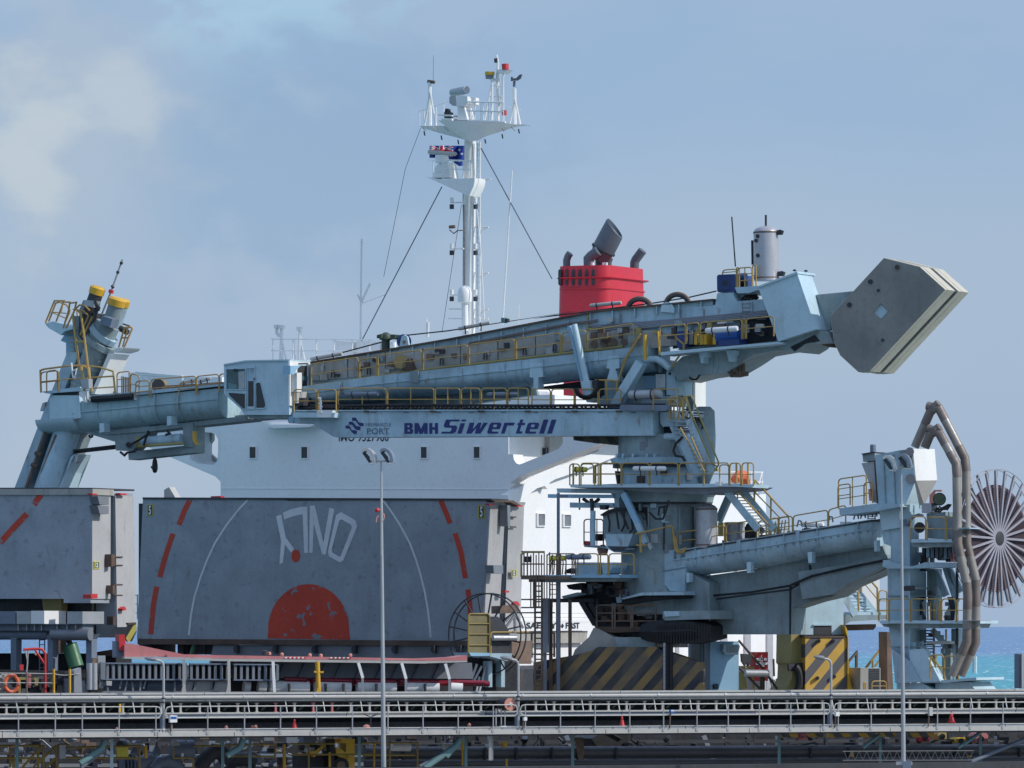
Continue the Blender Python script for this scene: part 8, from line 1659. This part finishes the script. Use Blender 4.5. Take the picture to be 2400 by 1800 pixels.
# pink hose reel on the gallery
hr = empty('hose_reel', gp(sG(1176), .6, zy(1712)), 'pink disc hose reel on legs standing on the conveyor gallery', 'hose reel')
cc_ = gp(sG(1176), .9, zy(1650)); part(MB().tube([cc_, cc_ - G.n * .12], .25, 28), 'reel_disc', 'salmon', hr); part(MB().tube([cc_ - G.n * .12 - G.u * .05, cc_ - G.n * .6 - G.u * .1], .25, 24), 'reel_drum', 'black', hr); part(MB().tube([cc_ + G.n * .06, cc_], .07, 12), 'reel_hub', 'white', hr); part(MB().tube([cc_ + G.n * .1, cc_], .03, 8), 'reel_pin', 'dark', hr)
for dx in (-.55, -.32, -.16): part(MB().tube([gp(sG(1176) + dx, .7, zy(1660)), gp(sG(1176) + dx, .7, zy(1706))], .03, 8), 'reel_leg', 'galv', hr)
part(MB().tube([gp(sG(1176) - .4, .7, zy(1703)), gp(sG(1176) + .5, .7, zy(1703))], .05, 8), 'reel_foot', 'cream', hr)
# cones and boxes on the walkway
def cone(px, ytop, ybase, label, w=.5):
    s = sG(px); root = empty('traffic_cone', gp(s, w, zy(ybase)), label, 'traffic cone', 'red cones on the conveyor gallery')
    hgt = zy(ytop) - zy(ybase); part(MB().lathe(gp(s, w, zy(ybase)), (0, 0, 1), [(0, .17), (.04, .17), (.05, .13), (hgt, .025)], 16), 'cone_body', 'red', root); return root
cone(679.6, 1682, 1709, 'red traffic cone on the gallery below the red half circle of the hatch cover'); cone(2217, 1671, 1700, 'red traffic cone on the gallery at the far right, right of the tall mast'); cone(1446, 1679, 1708, 'red traffic cone on the gallery in front of the striped base')
def gal_box(px, y0, y1, wpx, mat, label, w=1.15, mat2='blue_lit'):
    root = empty('junction_box', gp(sG(px), w, zy(y1)), label, 'junction box', 'electrical boxes on the gallery rail')
    part(MB().box(gp(sG(px), w, zy((y0 + y1) / 2)), wpx / 54, .16, (y1 - y0) / 58, G.u), 'box_body', mat, root); part(MB().tube([gp(sG(px) - .06, w, zy(y1)), gp(sG(px) - .1, w, zy(1709))], .03, 6), 'conduit', 'rusty', root)
    if mat2: part(MB().box(gp(sG(px), w + .085, zy(y0 + (y1 - y0) * .35)), wpx / 54 * .85, .012, (y1 - y0) / 58 * .35, G.u), 'box_label', mat2, root)
    return root
gal_box(382, 1671, 1687, 16, 'white', 'white and blue electrical box on the gallery rail right of the left lamp post')
gal_box(1204, 1680, 1688, 7, 'white', 'tiny white electrical box beside the pink hose reel', mat2=None); gal_box(1933, 1672, 1682, 9, 'white', 'tiny white electrical box beside the lamp post of the striped block', mat2=None); gal_box(2151, 1662, 1682, 8, 'cream', 'narrow cream electrical box right of the tall mast', mat2=None); gal_box(1547, 1664, 1672, 9, 'blue_lit', 'small light blue plate on the gallery rail below the striped base', mat2='white')
mb = MB(); s = sG(845); 
for dx in (-.35, .35): mb.tube([gp(s + dx * .9, 1.1, zy(1669)), gp(s, 1.1, zy(1678)), gp(s + .02, 1.0, zy(1700))], .03, 6)
mb.build('rail_hanger', M['dark'], gal); part(MB().lathe(gp(s - .1, .9, zy(1706)), (0, 0, 1), [(0, .12), (.12, .16), (.2, .05)], 8), 'rope_knot', 'salmon', gal)
for px, y in ((268, 1706), (585, 1704), (524, 1704), (585, 1704), (693 - 100, 1703), (1093, 1702)): part(MB().lathe(gp(sG(px), .3, zy(y)), (0, 0, 1), [(0, .06), (.05, .08), (.1, .06), (.14, .02)], 8), 'rope_knot', 'salmon', gal)
gbox('yellow_idler', 'yellow', 1645, 1665, -.16, -.06, sG(281), sG(281) + .08)
# -------- supports and the level below the gallery
def Gp(name, mat, poly, w0, w1, par=gal, **k): return part(MB().prism(G, poly, w0, w1), name, mat, par, **k)
def Gt(name, mat, pts, r, w, par=gal, seg=12): return part(MB().tube([G.pt(p, w) for p in pts], r, seg), name, mat, par)
for px in (262, 522, 586, 842, 1092, 1342, 1826, 2063, 2298, 40): part(MB().beam(G.pt((px, 1722), -.2), Vector((*G.pt((px, 1722), -.2).xy, 0)), .12, .12), 'support_post', 'teal_pipe' if px != 262 else 'aqua', gal)
part(MB().beam(G.pt((1149, 1716), .6), G.pt((1149, 1782), .6), .07, .12), 'support_post', 'cream', gal); part(MB().beam(G.pt((1153, 1716), .5), G.pt((1153, 1782), .5), .03, .1), 'support_post', 'galv', gal)
for pz in (A12(905, 868, 880, 935, 690, 1065), A12(2100, 850, 2075, 930, 1960, 1000), A13(1945, 1030, 1910, 1100, 1640, 1290), A14(105, 1400, 90, 1440, -20, 1560), A10(1655, 1380, 1560, 1450, 1480, 1500), A10(870, 1400, 740, 1500), A13(2000, 1400, 2000, 1401)): Gt('drain_pipe', 'teal_pipe', pz, .13 if pz[0][0] < 1200 else .08, .3)
for a, b in ((A10(1580, 1610), A10(2010, 1430)), (A12(700, 1100), A12(900, 950)), (A13(1600, 1280), A13(1940, 1090))): Gt('diagonal_pipe', 'slate', [a, b], .09, .1)
# lower pipeline, and a dark backing added behind it to stand for shade
low = empty('lower_pipeline', G.pt((1500, 1800), -3), 'thick grey pipeline, darkened for shade, running along the quay under the gallery', 'pipeline')
Gt('pipeline', 'shaded_grey', [(855, 1765), (1600, 1763), (2440, 1758)], .26, -3, low, 20); Gt('pipeline', 'shaded_grey', [(855, 1790), (1600, 1787), (2440, 1781)], .15, -2.6, low, 14)
for x in (945, 1137, 1210, 1294, 1355, 1444, 1900, 1990, 2240, 2390): Gp('pipe_strap', 'dark', rect(x, 1752, x + 3, 1800), -2.8, -2.6, low)
Gt('insulated_pipe', 'white', A13(1355, 1108, 1515, 1110), .17, -2.2, low); Gt('insulated_pipe', 'cream', A13(1805, 1105, 1972, 1108), .14, -2.2, low)
lw = empty('shade_backing', G.pt((1200, 1830), -9), 'dark backing added for the shade behind the pipes under the gallery', 'conveyor')
for i in range(14): part(MB().box(gp(S0 + 2 + i * 4.3, -9, (zy(1727) + 0) / 2 + .3), 4.25, 1.0, zy(1727) - .2, G.u), 'backing_panel', 'darker', lw)
for i in range(30): x = -60 + i * 86 + random.uniform(-15, 15); part(MB().beam(G.pt((x, 1725), -7.5), G.pt((x + random.choice((0, 0, 30, -30)), 1800), -7.5), .16, .2), 'backing_strut', random.choice(['dark', 'slate', 'galv_dark']), lw)
for y, m_ in ((1742, 'dark'), (1771, 'slate'), (1792, 'galv_dark')): part(MB().beam(G.pt((-120, y + 3), -7), G.pt((2520, y - 8), -7), .12, .14), 'backing_rail', m_, lw)
def clutter(n, x0, x1, y0, y1, w, mats, label, name='quay_clutter', big=.5):
    for m_ in mats:
        mb = MB()
        for k_ in range(n):
            p = (random.uniform(x0, x1), random.uniform(y0, y1)); q = G.pt(p, w + random.uniform(-1, 1)); t = random.random()
            if t < .4: mb.box(q, random.uniform(.05, big), .2, random.uniform(.05, big * .7), G.u)
            elif t < .7: mb.tube([q, q + G.u * random.uniform(-.8, .8) + Vector((0, 0, random.uniform(-.6, .6)))], random.uniform(.02, .06), 6)
            else: mb.lathe(q, random.choice((G.n, ZAX)), [(0, random.uniform(.06, .2)), (random.uniform(.05, .3), random.uniform(.05, .2))], 10)
        mb.build(name, M[m_], None, label=label % m_.replace('_', ' ').replace('galv', 'grey'), cat='equipment', kind='stuff')
clutter(45, 0, 820, 1727, 1800, -4.5, ['galv_dark', 'slate', 'dark', 'brownrail'], '%s pipes, valves and fittings packed under the left part of the gallery')
clutter(30, 820, 1500, 1727, 1752, -4.5, ['dark', 'darker'], '%s fittings packed above the thick pipeline in the middle')  # dark tones carry the shade below the gallery
clutter(30, 1500, 2400, 1722, 1756, -4.5, ['dark', 'darker'], '%s machinery packed under the right part of the gallery')  # colours kept dark to paint in the gallery's shade
clutter(4, 0, 2400, 1725, 1798, -3.5, ['yellow', 'salmon', 'white'], 'scattered small %s fittings under the gallery', big=.22)
# yellow stair rails on the left
ys = empty('yellow_stair', G.pt((60, 1800), -1), 'yellow railed stair and landing under the left end of the gallery', 'stair')
for pz in (A12(0, 914, 330, 912, 330, 1100), A12(0, 1020, 370, 1022), A12(88, 914, 88, 1100), A12(375, 905, 375, 1100), A12(195, 1100, 360, 912), A12(290, 1095, 490, 915), A12(400, 1095, 480, 1020), A12(490, 905, 490, 1105), A12(575, 930, 1205, 915, 1205, 1105), A12(510, 1015, 1200, 1023), A12(500, 908, 600, 908)): Gt('stair_rail', 'dim_yellow', pz, .05, -1, ys, 6)
Gp('yellow_plate', 'sign_yellow', A12(1010, 918, 1110, 918, 1110, 1020, 1010, 1022), -1.1, -1.0, ys); Gp('post_box', 'galv', A12(515, 905, 568, 905, 568, 1025, 515, 1025), -1.3, -.9, ys)
yr = empty('yellow_guard_rail', G.pt((780, 1800), -1), 'yellow guard rail in front of the yellow forklift-like machine', 'guard rail')
for pz in (A12(1500, 925, 1500, 1020, 1670, 1020, 1670, 1105), A12(1670, 918, 2150, 905, 2150, 1105), A12(1990, 1005, 2150, 1005), A13(0, 1085, 350, 1085, 350, 1190, 20, 1190), A13(490, 1082, 860, 1080), A13(495, 1175, 1240, 1172), A13(640, 1090, 640, 1290), A13(1095, 1075, 1580, 1073, 1580, 1290), A13(1110, 1180, 1560, 1180), A13(1340, 1075, 1340, 1290)): Gt('guard_tube', 'dim_yellow', pz, .04, -1, yr, 6)
# duct and pump group on the left
pg_ = empty('pump_group', G.pt((420, 1800), -2.5), 'grey horizontal filter drum, pumps and fat curved ducts under the gallery', 'pump')
Gt('filter_drum', 'slate', A12(1485, 945, 1665, 945), .38, -2.5, pg_, 24); Gt('drum_lid', 'galv', A12(1480, 900, 1550, 895), .10, -2.2, pg_)
for k_ in range(4): Gt('duct_flange', 'slate', A12(1050 + k_ * 30, 1080, 1058 + k_ * 30, 1080), .34, -2.5, pg_, 20)
Gt('curved_duct', 'slate', A12(1200, 1110, 1230, 1060, 1290, 1040, 1360, 1070, 1400, 1120), .28, -2.5, pg_, 18); Gt('curved_duct', 'slate', A12(1320, 1120, 1380, 1060, 1450, 1045, 1530, 1080, 1560, 1120), .24, -2.2, pg_, 18); Gt('curved_duct', 'dark', A12(1720, 1110, 1790, 1010, 1850, 960, 1920, 970, 1960, 1050), .3, -2.5, pg_, 18); Gt('curved_duct', 'dark', A12(1960, 1040, 2120, 1030, 2200, 1060), .28, -3, pg_, 16)
for x, y in ((1160, 970), (1355, 970)): part(MB().lathe(G.pt(A12(x, y), -2), (0, 0, 1), [(-.15, .1), (-.05, .17), (.1, .14), (.25, .05)], 14), 'pressure_bulb', 'slate', pg_)
for k_ in range(7): part(MB().tube([G.pt(A12(1605, 845 + k_ * 7), -1.6), G.pt(A12(1605 + (4 if k_ % 2 else -4), 850 + k_ * 7), -1.6)], .03, 6), 'chain_link', 'galv', pg_)
Gp('gauge_stand', 'white', A12(1570, 980, 1590, 980, 1585, 1010, 1575, 1010), -1.5, -1.4, pg_); part(MB().lathe(G.pt(A12(1510, 890), -2), G.n, [(0, .12), (.06, .12)], 14), 'gauge', 'cream', pg_); part(MB().lathe(G.pt(A12(1780, 890), -2), G.n, [(0, .12), (.06, .12)], 14), 'gauge', 'cream', pg_)
mo2 = empty('cream_bollard', G.pt(A12(125, 1100), -1.5), 'small cream T-headed bollard under the yellow stair', 'bollard')
Gt('bollard_head', 'olive', A12(105, 1045, 185, 1048), .10, -1.5, mo2, 14); Gt('bollard_post', 'olive', A12(125, 1050, 125, 1106), .09, -1.5, mo2)
def ypost(pz, label, r=.07, mat='yellow', w=-1.6):
    o = MB().tube([G.pt(p, w) for p in pz], r, 12).build('orange_post', M[mat], None, label=label, cat='post', group='orange posts under the gallery'); return o
ypost(A12(1258, 912, 1262, 1020), 'short orange post above the curved grey ducts'); ypost(A13(428, 1085, 430, 1290), 'tall orange post left of the yellow machine'); ypost(A13(820, 1155, 822, 1282), 'orange post standing against the yellow machine', .05); ypost(A14(487, 1430, 487, 1482), 'orange post just below the pink hose reel', .11); ypost(A14(505, 1580, 505, 1659), 'short orange post at the bottom edge below the pink hose reel', .05); ypost(A14(125, 1430, 125, 1640), 'thin orange post beside the diagonal pipe in the middle', .04); ypost(A13(1205, 1080, 1206, 1280), 'thin orange post just left of the tall mast', .04)
# yellow machine with blades
ym = empty('yellow_machine', G.pt((760, 1800), -2), 'yellow handling machine with black arms parked under the gallery', 'machine')
Gp('machine_hood', 'machine_yellow', A13(852, 1036, 1040, 1038, 1040, 1075, 1000, 1080, 870, 1075), -2.6, -1.8, ym); Gp('machine_panel', 'machine_yellow', A13(965, 1075, 1038, 1075, 1038, 1290, 985, 1290, 960, 1200), -2.6, -1.9, ym); Gp('machine_arm', 'machine_yellow', A13(870, 1120, 910, 1120, 990, 1180, 960, 1230, 880, 1180), -2.4, -1.9, ym)
Gp('machine_arm', 'machine_yellow', A13(650, 1150, 700, 1140, 780, 1075, 790, 1100, 700, 1180, 655, 1180), -2.4, -2.0, ym); Gp('machine_mast', 'black', A13(820, 1040, 862, 1040, 862, 1290, 830, 1290), -2.6, -1.7, ym); Gp('machine_body', 'dark', A13(560, 1180, 980, 1180, 980, 1290, 560, 1290), -3.2, -2.4, ym); part(MB().tube([G.pt(A13(920, 1270), -1.8), G.pt(A13(920, 1270), -2.3)], .32, 20), 'machine_wheel', 'black', ym); part(MB().tube([G.pt(A13(920, 1270), -1.75), G.pt(A13(920, 1270), -1.85)], .18, 16), 'wheel_rim', 'brownrail', ym)
Gp('machine_canopy', 'slate', A13(605, 1020, 720, 1020, 690, 1080, 600, 1075), -2.6, -2.0, ym); Gp('machine_window', 'white', A13(712, 1015, 725, 1015, 725, 1052, 712, 1052), -2, -1.9, ym); Gp('machine_window', 'white', A13(745, 1012, 756, 1012, 756, 1052, 745, 1052), -2, -1.9, ym)
text_on(G, 'VTS', (*A13(864, 1045), *A13(918, 1068)), -1.78, M['red'], ym, 'machine_lettering', shear=.3, bold=.03)
for k_ in range(10): x = 540 + random.uniform(0, 280); y = random.uniform(1070, 1180); part(MB().box(G.pt(A13(x, y), -2.2), random.uniform(.1, .35), .2, random.uniform(.08, .3), G.u), 'machine_fitting', random.choice(['galv', 'dark', 'black', 'yellow', 'cream']), ym)
# long striped bogie beam, red and yellow equipment on the right
bs = stripes('bogie_stripes', G, (0.62, 0.36, 0.05), (0.10, 0.10, 0.10), .8, -.9, .3)
for x0, x1 in ((100, 430), (480, 640), (675, 990), (1090, 1290)): 
    bgy = MB().prism(G, A10(x0, 1377, x1, 1375, x1, 1418, x0, 1422), -3.2, -2.9).build('striped_beam', bs, crane)
for nm, px, y0, y1, r_, m_, lab in (('hydrant', 1881, 1710, 1733, .13, 'pink', 'dusty red hydrant with side outlets under the gallery left of the tall mast'),):
    hy = empty('hydrant', G.pt((px, 1740), -1.5), lab, 'hydrant'); part(MB().lathe(G.pt((px, 1734), -1.5), (0, 0, 1), [(0, .2), (.1, .22), (.12, .14), (.35, .16), (.42, .1), (.5, .02)], 14), 'hydrant_body', 'pink', hy); part(MB().tube([G.pt((px - 9, 1724), -1.5), G.pt((px + 9, 1724), -1.5)], .08, 10), 'hydrant_outlet', 'pink', hy)
for (x0, y0, x1, y1, m_, lab) in ((1200, 1368, 1255, 1455, 'red', 'bright red curved casing under the gallery right of the tall mast'), (1608, 1385, 1712, 1465, 'pink', 'faded red rounded casing at the right under the gallery'), (1325, 1370, 1390, 1440, 'olive', 'dull yellow barrel between the two red casings'), (1460, 1420, 1545, 1462, 'machine_yellow', 'bright yellow barrel left of the faded red casing')):
    ey = empty('drive_casing', G.pt(A10((x0 + x1) / 2, y1), -4), lab, 'machine casing'); part(MB().prism(G, [(p[0], p[1]) for p in A10(x0, y1, x0 - 6, y0 + 25, x0 + 10, y0 + 5, x0 + 30, y0, x1 - 12, y0 + 2, x1, y0 + 18, x1, y1)], -4.4, -3.8), 'casing_body', m_, ey); part(MB().tube([G.pt(A10((x0 + x1) / 2, (y0 + y1) / 2 + 8), -3.8), G.pt(A10((x0 + x1) / 2, (y0 + y1) / 2 + 8), -3.7)], .12, 12), 'casing_cap', 'dark', ey)
# lattice truss at the bottom right
tr = empty('lattice_truss', G.pt((2130, 1800), 1.2), 'thin flat lattice truss lying low at the bottom right', 'truss')
Gt('truss_chord', 'shaded_grey', A10(580, 1530, 1600, 1525), .02, 1.2, tr, 6); Gt('truss_chord', 'shaded_grey', A10(580, 1600, 1600, 1598), .02, 1.2, tr, 6)
for k_ in range(17): x = 590 + k_ * 59; Gt('truss_web', 'shaded_grey', A10(x, 1530, x + 29, 1600), .014, 1.2, tr, 5); Gt('truss_web', 'shaded_grey', A10(x + 29, 1600, x + 59, 1530), .014, 1.2, tr, 5)
Gp('black_hopper', 'black', A14(1240, 1405, 1300, 1372, 1560, 1372, 1560, 1475, 1290, 1475), -6, -4, low)
for k_ in range(8): Gt('hanging_hose', 'brownrail', A14(1095 + k_ * 9, 1395, 1110 + k_ * 9, 1480, 1130 + k_ * 5, 1580), .025, -.8, low, 5)
# right edge steel post
ep = empty('dark_steel_post', G.pt((2395, 1612), -2), 'dark grey steel post standing on the gallery at the far right edge', 'post')
Gp('post_body', 'slate', A10(1950, 770, 2060, 770, 2060, 1040, 1950, 1040), -2.4, -2, ep); Gp('post_recess', 'black', A10(1985, 785, 2060, 785, 2060, 1035, 1985, 1035), -2, -1.97, ep); Gp('post_flange', 'galv', A10(1975, 770, 1990, 770, 1990, 1040, 1975, 1040), -1.97, -1.85, ep)
# ---- tall floodlight masts and the low parapet in front
PF = Frame(1200, 238, R(-23))
pw = MB().box(Vector((PF.O.x, PF.O.y, 0.89)) , 60, .5, 1.78, PF.u).build('parapet', M['dark'], None, label='low dark parapet along the bottom edge', cat='wall')
def flood(px, ytop, ybase, base_w, label, left, right):
    T = Frame(px, 238, 0.0); root = empty('floodlight_mast', T.pt((px, ybase)), label, 'floodlight mast', 'tall twin-lamp masts'); sc_ = 238 / F
    part(MB().tube([T.pt((px + (ybase - ytop) * .008, ybase)), T.pt((px, ytop))], [base_w * sc_ / 2, 2.3 * sc_], 16), 'pole', 'galv', root)
    part(MB().tube([T.pt((px - 28, ytop)), T.pt((px + 26, ytop))], .03, 8), 'cross_arm', 'cream', root)
    for (x0, y0, m_) in (left, right):
        # open curved visor: a quarter drum
        mb = MB(); c = [(-14, -1), (-9, -7), (0, -8), (9, -3), (15, 6), (18, 18), (19, 26)]; n = len(c); vs = []
        a = [T.pt((x0 + x, y0 + y), .25) for x, y in c]; b = [q - T.n * .55 + T.u * .10 for q in a]; inn = [(-10, 3), (-6, -1), (0, -1), (6, 5), (10, 12), (11, 20), (12, 26)]
        a2 = [T.pt((x0 + x, y0 + y), .25) for x, y in inn]; b2 = [q - T.n * .55 + T.u * .10 for q in a2]
        vs = a + b + a2 + b2; fs = []
        for i in range(n - 1): fs += [[i, i + 1, n + i + 1, n + i], [2*n+i, 2*n+i+1, 3*n+i+1, 3*n+i], [i, i+1, 2*n+i+1, 2*n+i], [n+i, n+i+1, 3*n+i+1, 3*n+i]]
        fs += [[0, n, 3*n, 2*n], [n-1, 2*n-1, 4*n-1, 3*n-1]]
        part(MB().add(vs, fs), 'lamp_hood', m_, root)
        part(MB().prism(T, [(x0 - 12, y0 + 3), (x0 - 4, y0 + 1), (x0 + 6, y0 + 12), (x0 + 9, y0 + 26), (x0 + 4, y0 + 26), (x0 - 4, y0 + 14)], -.1, .15), 'lamp_glass', 'dark', root)
        part(MB().tube([T.pt((x0 + 20, y0 + 20), .3), T.pt((x0 + 16, y0 + 30), .3), T.pt((x0 + 2, y0 + 28), .3)], .018, 6), 'lamp_yoke', 'galv', root)
    return root, T
m1, T1 = flood(893.5, 1081, 1900, 13, 'tall grey floodlight mast in front of the lettered hatch cover', (860, 1058, 'galv'), (903, 1058, 'slate'))
m2, T2 = flood(2112, 1096, 1790, 11, 'tall grey floodlight mast in front of the right-hand tower', (2082, 1074, 'galv'), (2117, 1070, 'slate'))
part(MB().tube([T1.pt((893, 1168), .2), T1.pt((893, 1300), .2)], .015, 6), 'halyard', 'galv', m1); part(MB().lathe(T1.pt(A15(1540, 215), .2), T1.u, [(-.1, .06), (0, .1), (.1, .03)], 10), 'siren', 'red', m1); part(MB().tube([T1.pt(p, .2) for p in A15(1525, 350, 1530, 300, 1555, 275)], .03, 6), 'siren_bracket', 'salmon', m1); part(MB().tube([T1.pt(p, .15) for p in A15(1590, 250, 1612, 265, 1612, 300, 1595, 345)], .025, 6), 'cable_coil', 'salmon', m1)
part(MB().box(T2.pt((2119, 1789)), .6, .3, .12), 'base_plate', 'galv', m2); part(MB().box(T2.pt((2125, 1795)), .3, .4, .35), 'base_block', 'slate', m2)
# undercarriage bogies that carry the unloader on the quay
for (fr_, x0, x1, w0, w1) in ((K, 1255, 1640, -.6, 2.6), (P, 1885, 1990, -2.5, .6), (Kp2, 2105, 2240, -2.4, .2)):
    a = fr_.pt((x0, 1650), (w0 + w1) / 2); b = fr_.pt((x1, 1650), (w0 + w1) / 2); c = (a + b) / 2; Lx = (b - a).length; z1 = a.z
    part(MB().box(Vector((c.x, c.y, (z1 + 1.0) / 2)), Lx * .9, abs(w1 - w0) * .8, z1 - 1.0, fr_.u), 'bogie_frame', 'dark', crane)
    nw = max(2, int(Lx / 1.4))
    for i in range(nw):
        q = Vector((a.x, a.y, 0)).lerp(Vector((b.x, b.y, 0)), (i + .5) / nw) + fr_.n * (w1 - w0) * .38; q.z = .45; part(MB().tube([q + fr_.n * .1, q - fr_.n * .3], .43, 18), 'bogie_wheel', 'rusty', crane)
